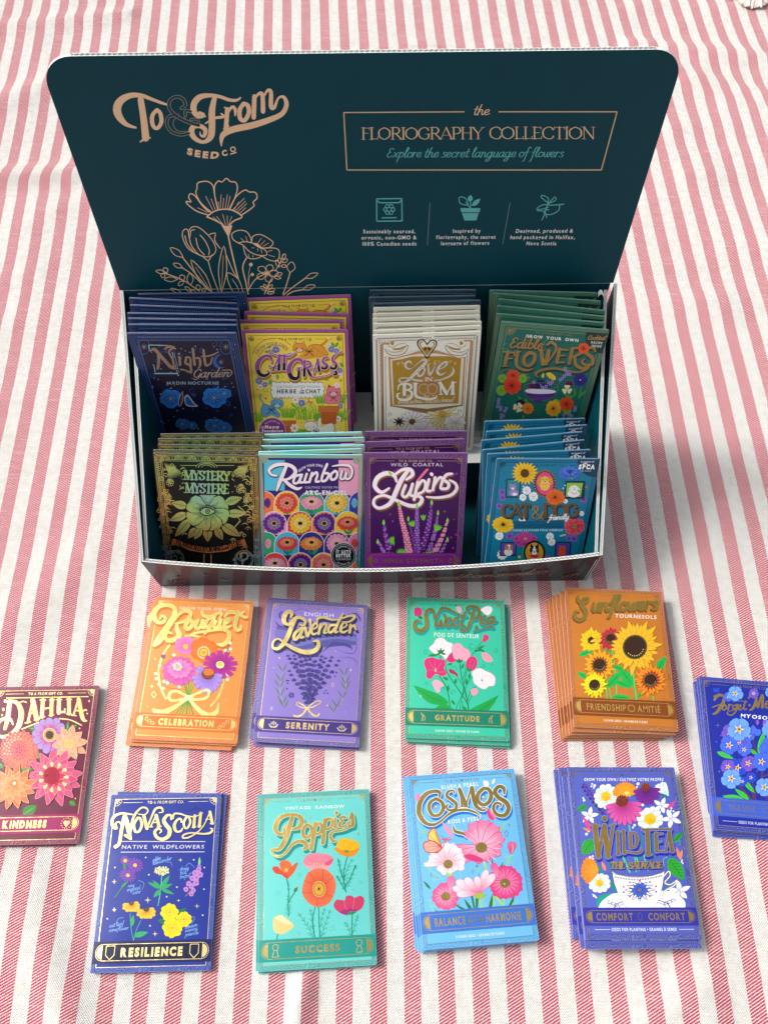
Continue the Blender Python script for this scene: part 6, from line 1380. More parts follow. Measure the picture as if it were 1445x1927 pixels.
    A.text('IT GETS', 1240, 784, 1326, 784, 18, '#f8f8fc', off=.04); A.text('BETTER', 1240, 804, 1326, 804, 17, '#f8f8fc', off=.06); A.text('CANADA', 1240, 822, 1326, 822, 14, '#e0e0e8', off=0)
    A.text('IN SUPPORT OF', 0, 0, 1, 1, 9, '#e8e8ee', off=.02, arc=(1283, 795, 46, -2.5, -.64)); A.text('AU PROFIT DE', 0, 0, 1, 1, 9, '#e8e8ee', off=.02, arc=(1283, 795, 55, 2.3, .84))
    A.part('border_print')
    A.mm = True
    for sx in (5, 78): A.dot(sx, 5, 3, '#bfe8f0', HO); A.ring(sx, 5, 2.2, .4, '#2a6a9c'); A.ring(sx, 5, 1.1, .4, '#2a6a9c')
    A.mm = False
    return A

def d_mystery():
    A = Art(quad(220, 780, 3.01, (205, 220), (801, 235), (829, 933), (282, 921))); A.base('#17130f', '#100e0c', fr=HO, orn=PR, inset=2.0)
    A.crop(220, 780, 3.01)
    h = '#c8a84c'
    A.part('border_print'); A.mm = True
    for w, k in ((.5, 1.0), (.5, 5.2), (.4, 6.4)):
        for q in ((k, k, 83 - k, k), (k, 121.4 - k, 83 - k, 121.4 - k), (k, k, k, 121.4 - k), (83 - k, k, 83 - k, 121.4 - k)): A.line(*q, w, h, HO)
    for i in range(60):
        y = 7 + i * 1.85
        for x, s in ((3.1, 1), (79.9, -1)): A.line(x - 1.2, y, x + 1.2, y + .9, .42, h, HO); A.line(x + 1.2, y + .9, x - 1.2, y + 1.8, .42, h, HO)
    for i in range(7):
        x = 9 + i * 10.8
        for r in (3.4, 2.4, 1.4): A.ring(x, 5, r, .45, h, HO, n=10, a0=PI, a1=2 * PI)
    for i in range(26): A.line(12 + i * 2.3, 2.8, 13.2 + i * 2.3, 4.6, .45, h, HO)
    for sx in (4.5, 78.5):
        for r in (3.4, 2.2, 1.0): A.ring(sx, 4.5, r, .5, h, HO, n=12)
    A.mm = False
    A.part('flower_artwork')
    rnd = random.Random(3)
    for side in (0, 1):
        for i in range(84):
            yy = 295 + i * 7 + rnd.uniform(-8, 8); xx = rnd.uniform(235, 300 if 440 < yy < 660 else 380)
            def mxx(x, y): return x if not side else 1030 + (y - 500) * .03 - x
            x0 = mxx(xx, yy); s = -1 if side else 1
            k = rnd.random()
            if k < .4: A.spiral(x0, yy, rnd.uniform(8, 17), 1.2, rnd.uniform(0, 6), 3.6, h, HO, s)
            elif k < .75: A.stroke([(x0, yy), (x0 + s * 18, yy - 14), (x0 + s * 40, yy - 4)], 6, h, HO, taper=.4)
            else: A.star(x0, yy, 8, h, HO)
    for i in range(11):
        for sx in (0, 1):
            P = [(300 + i * 8, 370 - i * 3), (290 + i * 4, 320 - i * 2), (268 + i * 7, 272 + i * 2)]
            if sx: P = [(1020 - x, y) for x, y in P]
            A.stroke(P, 4.5, h, HO, taper=.3)
    for r, w in ((60, 3), (45, 5), (28, 3)): A.ring(508, 300, r, w, h, HO, ry=r * .5, a0=PI, a1=2 * PI)
    A.line(360, 288, 455, 288, 3, h, HO); A.line(560, 288, 665, 288, 3, h, HO)
    for x, y in ((302, 385), (290, 470), (697, 425), (738, 475)):
        for k in range(7): A.ring(x + 14 * math.cos(k * .9), y + 14 * math.sin(k * .9), 7, 2.6, h, HO, n=8)
        A.dot(x, y, 5, h, HO)
    def mleaf(x0, y0, x1, y1, w):
        A.leaf(x0, y0, x1, y1, w + 3, '#0a0908'); A.leaf(x0, y0, x1, y1, w, h, mat=HO)
        A.line(x0, y0, x0 + (x1 - x0) * .9, y0 + (y1 - y0) * .9, 2.2, '#0a0908')
        for i in range(2, 8):
            t = i / 9; x, y = x0 + (x1 - x0) * t, y0 + (y1 - y0) * t
            dx, dy = (x1 - x0) * .09, (y1 - y0) * .09; L = math.hypot(dx, dy); nx, ny = -dy / L, dx / L; ww = w * math.sin(PI * t) * .85
            for s in (-1, 1): A.line(x, y, x + dx + s * nx * ww, y + dy + s * ny * ww, 1.4, '#0a0908')
    for q in ((420, 590, 330, 690, 26), (450, 640, 405, 700, 20), (590, 620, 700, 690, 28), (620, 560, 735, 560, 24), (400, 520, 310, 500, 24), (610, 500, 710, 470, 24), (515, 640, 515, 720, 26), (480, 640, 440, 705, 20), (560, 640, 600, 710, 22), (400, 560, 300, 600, 24)): mleaf(*q)
    for k, (a, L, w) in enumerate(((-1.55, 105, 62), (-.55, 118, 55), (.35, 122, 50), (1.15, 118, 48), (1.9, 118, 46), (2.7, 122, 50), (-2.6, 122, 55))):
        A.petal(515, 548, L + 4, w + 5, a, '#0a0908', '#0a0908', 'heart', .92)
        S = Art.SH['heart']
        c, s = math.cos(a), math.sin(a)
        pts = [(515 + c * t * L - s * wd * w, 548 + (s * t * L + c * wd * w) * .92) for t, wd in S] + [(515 + c * t * L + s * wd * w, 548 + (s * t * L - c * wd * w) * .92) for t, wd in reversed(S)]
        n = len(S); A.emit(pts, [(i, i + 1, 2 * n - 2 - i, 2 * n - 1 - i) for i in range(n - 1)], h, HO)
        for j in range(-5, 6):
            b = a + j * .085
            A.line(515 + 42 * math.cos(b), 548 + 36 * math.sin(b), 515 + (62 + (j * j) % 5 * 6) * math.cos(b), 548 + (55 + (j * j) % 5 * 5) * math.sin(b), 1.5, '#14110c')
    for i in range(30):
        a = i * .21; A.line(515 + 30 * math.cos(a), 548 + 24 * math.sin(a), 515 + (44 + i % 3 * 4) * math.cos(a), 548 + (38 + i % 3 * 4) * math.sin(a), 2, '#0a0908'); 
    A.leaf(468, 548, 562, 548, 26, '#0a0908'); A.leaf(474, 548, 556, 548, 20, h, mat=HO); A.dot(515, 547, 14, '#0a0908'); A.dot(515, 547, 9, h, HO); A.dot(515, 547, 5, '#0a0908'); A.stroke([(466, 536), (515, 514), (564, 532)], 3.5, '#0a0908')
    A.stroke([(690, 520), (725, 550), (685, 580), (700, 600), (665, 640)], 7, h, HO, sharp=True)
    A.rect(490, 790, 498, 880, h, HO); A.rect(530, 790, 538, 880, h, HO)
    for x, s in ((720, 1), (330, -1)):
        A.ring(x, 820, 52, 4, h, HO); A.ring(x, 820, 44, 2.5, h, HO)
    t = [([(700, 810), (705, 785), (735, 785), (740, 812), (715, 825), (712, 845)], 9, 1), ([(713, 860), (715, 862)], 10, 1)]
    for s in t: A.stroke(s[0], s[1], h, HO)
    A.spiral(700, 800, 22, 1.1, 2, 5, h, HO); A.spiral(330, 815, 26, 1.4, 1, 5, h, HO)
    A.part('title_lettering')
    def fit(s, x0, y0, x1, y1, hh, w):
        A.title(A.roman(s, x0, y0, x1, y1, hh, w), h, HO, sh=('#050505', 0, 0, 5), steps=1)
    A.poly([(370, 305), (650, 308), (650, 455), (385, 452)], '#0a0908')
    fit('MYSTERY', 382, 366, 640, 372, 50, 12); fit('MYSTERE', 388, 440, 636, 446, 52, 12); A.line(545, 372, 560, 360, 5, h, HO)
    A.spiral(382, 330, 16, 1, 0, 5, h, HO); A.spiral(630, 330, 16, 1, 3, 5, h, HO, -1)
    P = [(318, 700), (420, 738), (520, 752), (620, 738), (722, 702), (738, 745), (690, 742), (625, 772), (520, 784), (415, 770), (350, 738), (305, 740)]
    A.poly([(515 + (x - 515) * 1.03, 742 + (y - 742) * 1.2) for x, y in P], '#0a0908'); A.poly(P, '#b5673a')
    tt = A.roman('FLOWER SEEDS', 335, 730, 500, 775, 26, 5.5, bend=-4, serif=False) + A.roman('GRAINES', 512, 777, 605, 765, 26, 5.5, serif=False) + A.roman('FLEURS', 632, 762, 712, 735, 26, 5.5, serif=False)
    for s in tt: A.stroke(s[0], s[1], '#120d0a', pen=s[2], n=3)
    for P, w, p in A.script('de', 606, 764, 628, 758, 10, 2.5): A.stroke(P, w, '#120d0a')
    return A

def d_catgrass():
    A = Art(quad(200, 520, 2.89, (737, 293), (1313, 290), (1336, 1001), (812, 1002))); A.base('#a8509e', '#fddf50', fr=PR, frc='#2a2014', orn=PR, inset=2.3)
    A.part('border_print'); A.mm = True
    for q in ((4.4, 4.6, 78.6, 4.6), (4.4, 117, 78.6, 117), (4.4, 4.6, 4.4, 117), (78.6, 4.6, 78.6, 117)): A.line(*q, .35, '#2a2014')
    for sx in (7, 76):
        for k in range(6): A.ring(sx + 1.3 * math.cos(k), 7.4 + 1.3 * math.sin(k), .9, .35, '#2a2014', n=7)
    A.text('TO & FROM GIFT CO.', 28.5, 8.6, 55, 8.6, 1.9, '#2a2014', off=.012); A.line(11, 7.7, 26, 7.7, .25, '#2a2014'); A.line(57, 7.7, 71, 7.7, .25, '#2a2014'); A.mm = False
    A.crop(450, 600, 6.568)
    K = '#141014'
    A.part('flower_artwork')
    for P, w in (([(160, 440), (250, 300), (400, 240), (540, 255), (635, 325)], 6), ([(235, 465), (320, 370), (430, 325), (530, 345), (580, 395)], 6)): A.stroke(P, w, '#a5542c')
    def bf(x, y, r): A.flower(x, y, r, 8, '#5a7cd0', '#3a58b0', [(r * .25, '#e8a8b8')], r * .28, 'round', 1, x, '#f0f0d0', 2)
    def wf(x, y, r): A.flower(x, y, r, 7, '#fffaf6', '#f0d8d8', [(r * .28, '#e89a3c')], r * .3, 'round', 1, x, '#d89a8c', 2)
    for q in ((505, 390, 300, 410, 24), (350, 360, 400, 335, 14), (1140, 290, 1180, 350, 18), (1225, 290, 1180, 350, 18), (375, 820, 395, 740, 20), (470, 750, 480, 680, 20), (1040, 740, 1110, 760, 12), (1280, 600, 1245, 530, 18), (330, 415, 365, 390, 18)): A.leaf(*q, '#5fb53c', '#2f7a2c')
    for P in ([(300, 790), (400, 740), (480, 680)], [(520, 690), (545, 720), (520, 730)], [(340, 860), (360, 900), (310, 890), (310, 865)], [(990, 760), (1060, 735), (1110, 745)], [(1260, 480), (1275, 540), (1290, 610)], [(1235, 340), (1260, 350), (1240, 370)]): A.stroke(P, 5, '#6fae2c')
    bf(455, 380, 46); bf(1140, 375, 42); bf(1205, 395, 36); bf(245, 765, 46); bf(318, 812, 36); bf(1245, 635, 36); bf(1088, 712, 28); wf(260, 840, 32); wf(1105, 325, 26); wf(1245, 700, 28); wf(440, 735, 22)
    def grass(x, y, w, hgt, n, sd):
        r = random.Random(sd)
        for i in range(n):
            u = (i + .5) / n; xx = x + (u - .5) * w * .6; c = ('#4fae2c', '#7fd03c', '#2f8f2c', '#a5dc4a')[i % 4]
            A.stroke([(xx, y), (xx + (u - .5) * w * .3, y - hgt * .6), (xx + (u - .5) * w * 1.1, y - hgt * r.uniform(.75, 1.05))], [9, 8, 2], c)
    for q in ((980, 1200, 200, 180, 9, 1), (1290, 1250, 150, 160, 8, 2), (760, 1240, 180, 160, 8, 3), (245, 1270, 140, 160, 9, 4), (850, 1240, 160, 170, 8, 5), (1240, 1270, 120, 160, 7, 6)): grass(*q)
    A.ell(1100, 1215, 190, 70, '#7fae2c', n=20); A.ell(700, 1420, 260, 60, '#7fae2c', n=20)
    # clouds sign
    for x, y in [(430 + i * 52, 805 + (4 if i % 2 else 0)) for i in range(12)] + [(430 + i * 52, 950) for i in range(11)] + [(420, 850), (418, 905), (1030, 860), (1020, 910)]: A.dot(x, y, 34, K)
    for x, y in [(430 + i * 52, 805 + (4 if i % 2 else 0)) for i in range(12)] + [(430 + i * 52, 950) for i in range(11)] + [(420, 850), (418, 905), (1030, 860), (1020, 910)]: A.dot(x, y, 28, '#f8f6f2')
    A.rect(410, 800, 1035, 955, '#f8f6f2')
    A.text('CULTIVEZ VOTRE PROPRE', 460, 852, 1000, 852, 30, '#6a6258', off=-.004); A.text('HERBE', 465, 918, 712, 918, 50, '#101014', off=.03); A.text('CHAT', 820, 918, 1008, 918, 50, '#101014', off=.03)
    for P, w, p in A.script('a', 745, 915, 798, 915, 34, 8): A.stroke(P, w, '#101014')
    A.line(740, 922, 805, 922, 3, '#101014'); A.line(762, 855, 782, 868, 6, '#101014')
    # stems left of centre
    for P in ([(690, 1010), (730, 1100), (760, 1230)], [(770, 1060), (765, 1230)]): A.stroke(P, 7, '#4f9a2c')
    A.leaf(640, 1040, 725, 1110, 16, '#6fc03c', '#2f7a2c'); A.leaf(830, 1090, 765, 1160, 16, '#6fc03c', '#2f7a2c')
    wf(695, 1000, 44); bf(772, 1040, 46); bf(1250, 1080, 34); wf(1170, 1200, 42); wf(1225, 1235, 38)
    A.stroke([(830, 1050), (860, 1020), (850, 990), (875, 1030), (910, 1020), (880, 1045), (880, 1075)], 9, '#b0426c')
    def pot(x, y, w, hgt):
        A.poly([(x - w * .4, y), (x + w * .4, y), (x + w * .32, y + hgt), (x - w * .32, y + hgt)], '#c8622c'); A.poly([(x - w * .5, y - hgt * .2), (x + w * .5, y - hgt * .2), (x + w * .45, y + hgt * .2), (x - w * .45, y + hgt * .2)], '#d8763c')
        for i in range(12): A.ring(x - w * .45 + i * w * .082, y - hgt * .1, w * .03, 3, '#b08a3c', n=6)
    def cat(x, y, s, c, dk, ear, body=None, tail=None, flip=1, wink=0):
        if tail: A.stroke(tail, 20 * s, dk); A.stroke(tail, 15 * s, c)
        for b in body or []: A.blob(b, dk); cx = sum(p[0] for p in b) / len(b); cy = sum(p[1] for p in b) / len(b); A.blob([(cx + (p[0] - cx) * .95, cy + (p[1] - cy) * .93) for p in b], c)
        for k in (-1, 1):
            A.poly([(x + k * 72 * s, y - 20 * s), (x + k * 62 * s, y - 92 * s), (x + k * 14 * s, y - 55 * s)], dk); A.poly([(x + k * 66 * s, y - 25 * s), (x + k * 60 * s, y - 80 * s), (x + k * 22 * s, y - 52 * s)], ear)
        A.blob([(x - 84 * s, y), (x - 70 * s, y - 45 * s), (x, y - 66 * s), (x + 70 * s, y - 45 * s), (x + 84 * s, y), (x + 60 * s, y + 42 * s), (x, y + 58 * s), (x - 60 * s, y + 42 * s)], dk)
        A.blob([(x - 79 * s, y), (x - 66 * s, y - 42 * s), (x, y - 61 * s), (x + 66 * s, y - 42 * s), (x + 79 * s, y), (x + 56 * s, y + 38 * s), (x, y + 53 * s), (x - 56 * s, y + 38 * s)], c)
        A.ell(x, y + 25 * s, 30 * s, 20 * s, mix(c, '#ffffff', .55))
        for k in (-1, 1):
            if wink: A.stroke([(x + k * 42 * s, y + 2), (x + k * 30 * s, y + 8 * s), (x + k * 18 * s, y + 2)], 5 * s, '#221a1a')
            else: A.ell(x + k * 34 * s, y + 3 * s, 12 * s, 10 * s, '#22201c'); A.dot(x + k * 31 * s, y, 3.5 * s, '#ffffff')
            for j in (-1, 0, 1): A.line(x + k * 40 * s, y + (24 + j * 5) * s, x + k * 88 * s, y + (22 + j * 13) * s, 2, dk)
        A.poly([(x - 8 * s, y + 16 * s), (x + 8 * s, y + 16 * s), (x, y + 25 * s)], '#d8607c'); A.stroke([(x - 14 * s, y + 34 * s), (x, y + 27 * s), (x + 14 * s, y + 34 * s)], 3 * s, '#3a2a2a')
    def bow(x, y, s):
        for k in (-1, 1): A.stroke([(x, y), (x + k * 30 * s, y - 22 * s), (x + k * 38 * s, y + 4 * s), (x, y)], 7 * s, K); A.stroke([(x, y), (x + k * 30 * s, y + 40 * s), (x + k * 58 * s, y + 52 * s)], 8 * s, K)
    A.stroke([(1000, 330), (1060, 290), (1095, 245)], 26, '#a8601c'); A.stroke([(1000, 330), (1060, 290), (1095, 245)], 20, '#e89a2c'); A.dot(1098, 240, 13, '#fffaf0')
    cat(745, 360, 1.0, '#eea23a', '#b56a1c', '#f7c8a0', body=[[(820, 400), (860, 330), (940, 310), (1030, 330), (1090, 410), (1100, 450), (1030, 470), (900, 480), (780, 510), (720, 500), (740, 460)]])
    for i in range(22): A.stroke([(900 + (i * 37) % 180, 340 + (i * 23) % 110), (915 + (i * 37) % 180, 350 + (i * 23) % 110)], 4, '#c8761c')
    bow(865, 400, 1.0)
    cat(470, 1050, .95, '#6aa4cc', '#3a6c9c', '#f0b8c0', body=[[(300, 1050), (380, 1070), (450, 1110), (510, 1180), (480, 1220), (400, 1190), (340, 1215), (290, 1200), (265, 1130)]], tail=[(285, 1110), (300, 1040), (260, 990), (265, 935)])
    bow(400, 1120, 1.0)
    grass(1000, 1040, 150, 130, 9, 7); grass(1260, 1040, 150, 150, 9, 8)
    cat(1165, 900, 1.05, '#ea7f92', '#b84a64', '#c8284c', body=[[(1060, 940), (1100, 920), (1230, 920), (1260, 980), (1240, 1040), (1060, 1040)]]); A.flower(1210, 820, 34, 7, '#fffaf6', '#f0d8d8', [(9, '#e89a3c')], 10); bow(1165, 975, .7)
    pot(1110, 1110, 270, 190); grass(605, 1215, 240, 150, 14, 9); pot(600, 1290, 220, 180); wf(685, 1350, 52)
    cat(885, 1330, 1.0, '#f4f2ee', '#8a8478', '#f0b8c0', body=[[(880, 1400), (960, 1340), (980, 1230), (1010, 1220), (1015, 1330), (1080, 1300), (1160, 1290), (1180, 1380), (1100, 1440), (960, 1470), (850, 1450)]], tail=[(1170, 1400), (1220, 1400), (1230, 1350), (1200, 1325)], wink=1)
    bow(950, 1385, .9)
    A.part('title_lettering')
    A.text('GROW YOUR OWN', 0, 0, 1, 1, 40, '#9c4a8c', off=.01, arc=(430, 560, 236, -2.62, -.82))
    t = [([(400, 520), (390, 470), (330, 455), (260, 500), (225, 580), (245, 670), (310, 700), (370, 670), (350, 635)], [16, 40, 34, 50, 60, 54, 40, 28, 14], .97),
         ([(500, 450), (420, 630)], 20, 1), ([(500, 450), (490, 625)], 36, 1), ([(370, 570), (420, 600), (500, 565)], 14, 1), ([(395, 640), (450, 635)], 12, 1), ([(460, 632), (515, 626)], 12, 1),
         ([(560, 460), (555, 620)], 38, 1), ([(500, 480), (520, 455), (620, 460), (700, 410)], [12, 22, 18, 8], 1), ([(530, 625), (580, 622)], 12, 1),
         ([(780, 570), (765, 510), (700, 500), (635, 560), (615, 640), (645, 720), (710, 735), (740, 690)], [16, 42, 36, 50, 62, 56, 40, 24], .97), ([(740, 610), (735, 720)], 34, 1), ([(705, 605), (775, 600)], 12, 1),
         ([(810, 520), (805, 700)], 36, 1), ([(790, 525), (860, 525), (880, 580), (810, 610)], [16, 24, 34, 14], .97), ([(840, 605), (880, 690), (930, 720), (1100, 690), (1190, 640), (1205, 680), (1170, 690)], [34, 36, 16, 12, 16, 30, 20], 1),
         ([(970, 500), (920, 660)], 18, 1), ([(970, 500), (990, 640)], 34, 1), ([(890, 600), (940, 620), (990, 585)], 12, 1),
         ([(1095, 470), (1050, 480), (1035, 530), (1085, 570), (1070, 610), (1020, 605), (1030, 575)], [16, 26, 34, 36, 34, 26, 12], .97),
         ([(1270, 405), (1220, 420), (1165, 460), (1155, 510), (1200, 560), (1185, 610), (1130, 605), (1140, 570)], [20, 10, 26, 34, 36, 34, 26, 12], .97),
         ([(650, 420), (500, 450), (400, 420), (370, 390), (400, 380)], [8, 12, 12, 16, 10], 1)]
    A.title(t, '#a5529c', out=[('#fbeef0', 5)], sh=('#b8801c', 12, 34, 4), steps=3)
    # lower halves of the letters are black
    low = [([(238, 645), (262, 685), (310, 702), (352, 688), (370, 665)], [40, 42, 38, 28, 18], .97), ([(436, 595), (420, 630)], 18, 1), ([(494, 570), (490, 625)], 34, 1), ([(557, 560), (555, 620)], 36, 1), ([(630, 690), (655, 725), (705, 737), (732, 712)], [50, 50, 40, 26], .97), ([(737, 650), (735, 720)], 32, 1), ([(807, 620), (805, 700)], 34, 1), ([(855, 640), (880, 690)], 32, 1), ([(982, 590), (990, 640)], 32, 1), ([(1080, 585), (1070, 610), (1025, 605)], 26, .97), ([(1196, 575), (1185, 610), (1135, 605)], 28, .97), ([(1190, 645), (1203, 675), (1172, 688)], 24, 1)]
    for s in low: A.stroke(s[0], s[1], K, pen=s[2])
    A.part('support_badge')
    A.dot(410, 1385, 168, '#f4dff0', n=30); A.dot(410, 1385, 162, '#8f3a8c', n=30)
    A.text('IN SUPPORT OF', 0, 0, 1, 1, 24, '#f8eaf6', off=.0, arc=(410, 1385, 112, -2.35, -.75)); A.text('Meow', 318, 1352, 505, 1352, 40, '#fdf4fb', off=.05); A.text('Foundation', 285, 1398, 548, 1398, 34, '#fdf4fb', off=.05)
    for k in (0, 1, 2): A.line(270, 1325 + k * 13, 310, 1332 + k * 9, 5, '#fdf4fb')
    for x, y, r in ((330, 985, 22), (225, 872, 14), (875, 265, 18), (1258, 760, 20), (770, 1278, 12)): A.star(x, y, r, K)
    return A

def d_love():
    A = Art(quad(660, 520, 2.779, (114, 309), (681, 288), (632, 906), (128, 927))); A.base('#fbfae8', '#fbfae8', fr=PR, frc='#f0edd8', orn=PR, inset=2)
    go = '#b58c1c'
    A.part('border_print'); A.mm = True
    dk = '#2a241c'
    def edge(n, f):
        for i in range(n): f(i)
    for i in range(33):
        x = 4.5 + i * 2.3
        if abs(x - 41.5) > 4.5: A.ring(x, 3.8, 1.0, .55, dk, n=7, a0=PI, a1=2 * PI); A.ell(x, 5.2, .35, .6, dk, n=6)
    for i in range(49):
        y = 5 + i * 2.35
        for x, a0 in ((3.6, PI / 2), (79.4, -PI / 2)): A.ring(x, y, 1.0, .55, dk if i % 1 == 0 else go, n=7, a0=a0, a1=a0 + PI); A.ell(x + (1.4 if x < 40 else -1.4), y, .6, .35, dk, n=6)
    for k in (-1, 1): A.ring(41.5 + k * 1.7, 4.4, 1.4, .4, dk, n=12, ry=1.0)
    for x, w in ((6.8, 1.5), (76.2, 1.5)): A.line(x, 8, x, 118, w, '#c89a6a', GO); A.line(x - .9, 8, x - .9, 118, .3, dk); A.line(x + .9, 8, x + .9, 118, .3, dk)
    A.line(6.8, 8, 13, 8, 1.5, '#c89a6a', GO); A.line(70, 8, 76.2, 8, 1.5, '#c89a6a', GO); A.line(9.5, 20, 9.5, 118, .4, dk); A.line(73.5, 20, 73.5, 118, .4, dk); A.mm = False
    A.crop(690, 600, 6.568)
    A.stroke([(150, 290), (230, 290), (330, 275), (450, 265), (620, 265)], 4, dk); A.stroke([(870, 265), (1100, 245), (1340, 245)], 4, dk)
    A.part('panel_print')
    A.poly([(265, 470), (340, 480), (500, 440), (640, 395), (860, 390), (1000, 430), (1130, 480), (1222, 470), (1185, 1075), (1000, 1110), (850, 1145), (740, 1170), (560, 1135), (420, 1100), (290, 1080)], '#c89a6a', GO)
    A.poly([(290, 500), (340, 495), (500, 455), (640, 430), (860, 425), (1000, 450), (1120, 490), (1198, 485), (1165, 1060), (740, 1110), (320, 1070)], '#f0edd8')
    P = [(312, 515), (420, 500), (560, 465), (1000, 460), (1165, 490), (1130, 1045), (335, 1065)]
    A.poly(P, '#b8901c')
    for a in range(46):
        t = a / 46; 
    rnd = random.Random(5)
    for i in range(54):
        x = rnd.uniform(350, 1110); y = rnd.choice([rnd.uniform(500, 560), rnd.uniform(940, 1000), rnd.uniform(560, 960)])
        if 560 < y < 950 and 420 < x < 1060: continue
        A.spiral(x, y, rnd.uniform(12, 24), 1, rnd.uniform(0, 6), 4, '#f0e8c0', sg=rnd.choice((-1, 1)))
    for i in range(44): t = i / 43; A.dot(235 + 1000 * t, 395 + 70 * math.sin(PI * t) * 0 + 70 * math.cos((t - .5) * 6.0) * 1 if 0 else 470 - 95 * math.sin(PI * t) ** 2, 4, dk, n=6)
    for k, s in ((0, 1), (1, -1)):
        X = lambda x: x if not k else 1480 - x
        A.blob([(X(225), 370), (X(300), 405), (X(420), 395), (X(500), 320), (X(505), 375), (X(440), 440), (X(320), 455), (X(250), 425)], dk); A.blob([(X(232), 376), (X(302), 411), (X(420), 401), (X(496), 330), (X(500), 372), (X(436), 434), (X(322), 449), (X(256), 420)], '#f4f1de')
        A.blob([(X(325), 365), (X(400), 360), (X(480), 330), (X(430), 375), (X(340), 385)], go); A.blob([(X(290), 300), (X(320), 270), (X(335), 300), (X(318), 325)], go)
        A.stroke([(X(255), 300), (X(270), 330), (X(320), 350), (X(400), 310), (X(480), 300)], 4, dk)
    A.blob([(745, 490), (690, 420), (630, 340), (620, 280), (665, 248), (715, 262), (745, 300), (780, 262), (835, 255), (868, 290), (850, 350), (800, 420)], dk)
    A.blob([(745, 465), (695, 405), (645, 335), (638, 290), (670, 262), (712, 280), (745, 325), (785, 278), (828, 270), (852, 298), (838, 342), (792, 405)], '#f4f1de')
    A.blob([(745, 450), (700, 400), (655, 330), (650, 295), (675, 275), (708, 295), (745, 345), (790, 292), (825, 284), (840, 305), (826, 342), (785, 400)], '#c09a24')
    for k in (-1, 1): A.blob([(745, 330), (745 + k * 50, 285), (745 + k * 80, 310), (745 + k * 60, 350)], '#f4f1de'); A.poly([(745 + k * 20, 345), (745 + k * 45, 375), (745 + k * 30, 395), (745 + k * 5, 370)], dk)
    A.part('title_lettering')
    Wt = '#f6f3e2'
    t = [([(560, 560), (525, 525), (485, 545), (480, 590), (520, 620), (580, 600)], [12, 26, 28, 26, 20, 8], .97), ([(580, 600), (640, 540), (700, 505), (735, 520), (700, 570), (640, 630), (570, 700), (510, 760), (440, 790), (400, 765), (430, 730), (520, 735), (620, 760), (760, 765), (900, 755), (1020, 710), (1070, 650), (1060, 600)], [10, 16, 22, 28, 36, 40, 38, 30, 24, 22, 18, 20, 26, 24, 20, 24, 30, 14], .97),
         ([(665, 600), (630, 650), (640, 705), (685, 690), (715, 630), (690, 595), (665, 600)], 26, .95), ([(755, 560), (775, 690), (830, 610), (850, 550)], [20, 30, 16, 14], .97), ([(860, 640), (960, 590), (990, 540), (960, 535), (900, 580), (870, 650), (910, 690), (980, 655)], [12, 20, 30, 26, 28, 34, 26, 10], .97)]
    A.title(t, Wt, sh=('#6a4c14', 0, 3, 4), steps=1)
    for s in t: A.stroke([(x, y) for x, y in s[0]], 4, '#5a4030')
    A.poly([(690, 718), (835, 712), (830, 775), (690, 782)], '#c08a70'); A.title(A.roman('IN', 718, 766, 812, 764, 40, 11), Wt)
    t = [([(465, 810), (462, 935)], 44, 1), ([(385, 880), (400, 820), (480, 800), (550, 825), (530, 870), (475, 870)], [14, 22, 20, 34, 26, 12], .97), ([(475, 875), (550, 900), (545, 970), (480, 1000), (400, 990), (375, 940), (410, 915)], [14, 32, 40, 36, 32, 26, 12], .97),
         ([(600, 800), (600, 930), (640, 970), (760, 990), (850, 975), (860, 940)], [42, 42, 34, 28, 24, 10], 1), ([(570, 798), (630, 796)], 12, 1),
         ([(905, 790), (915, 930)], 20, 1), ([(905, 790), (985, 925)], 42, 1), ([(985, 925), (1060, 785)], 18, 1), ([(1060, 785), (1060, 925)], 42, 1), ([(880, 792), (920, 790)], 12, 1), ([(1050, 785), (1105, 783)], 12, 1), ([(890, 934), (940, 932)], 12, 1), ([(1030, 930), (1090, 926)], 12, 1)]
    A.title(t, Wt, sh=('#6a4c14', 0, 3, 4), steps=1)
    for x in (702, 808): A.ring(x, 865, 60, 26, '#8a5a44', ry=62); A.ring(x, 865, 60, 20, '#d8a890', ry=62)
    A.title(A.roman('EVERLASTING', 388, 1045, 690, 1036, 30, 7) + A.roman('WILDFLOWERS', 722, 1034, 1068, 1022, 30, 7), Wt); A.dot(706, 1022, 5, Wt)
    A.part('flower_artwork')
    for x, y, a in ((290, 1180, 0), (1150, 1140, 1)): A.spiral(x, y, 30, 1.1, 2, 5, dk)
    A.flower(560, 1270, 170, 17, '#fbfaf4', '#dcd8cc', [(40, '#3a2414')], 22, 'strap', .8, 0, '#201a14', 3); A.dots(560, 1270, 34, 30, 4, '#c09030', .9, True)
    for a in (-.5, .0, .35, .7, 1.0, 1.3, 1.6, 1.95, 2.3, 2.6, 2.95, 3.3): A.petal(935, 1185, 190, 20, a, '#f4e9b4', '#e0c85c', 'strap', 1, 3, '#2a241c')
    A.ell(930, 1165, 48, 36, '#c89a24'); A.dots(930, 1165, 40, 18, 5, '#f0d878', .8, True)
    A.flower(1090, 1280, 130, 5, '#fbf8ee', '#e0dacb', [], 70, 'heart', .7, .3, '#2a241c', 3); A.flower(400, 1270, 80, 8, '#4a2a20', '#2a1814', [], 12, 'point', .8, .2)
    A.flower(680, 1380, 160, 5, '#f6f3f0', '#d8d4da', [], 90, 'heart', .7, .2, '#2a241c', 3); A.flower(330, 1400, 100, 5, '#f4ecc8', '#e8dca0', [], 56, 'heart', .7, .2, '#2a241c', 3); A.flower(1060, 1400, 110, 7, '#f6f3ea', '#dad4c4', [], 30, 'heart', .7, .2, '#2a241c', 3)
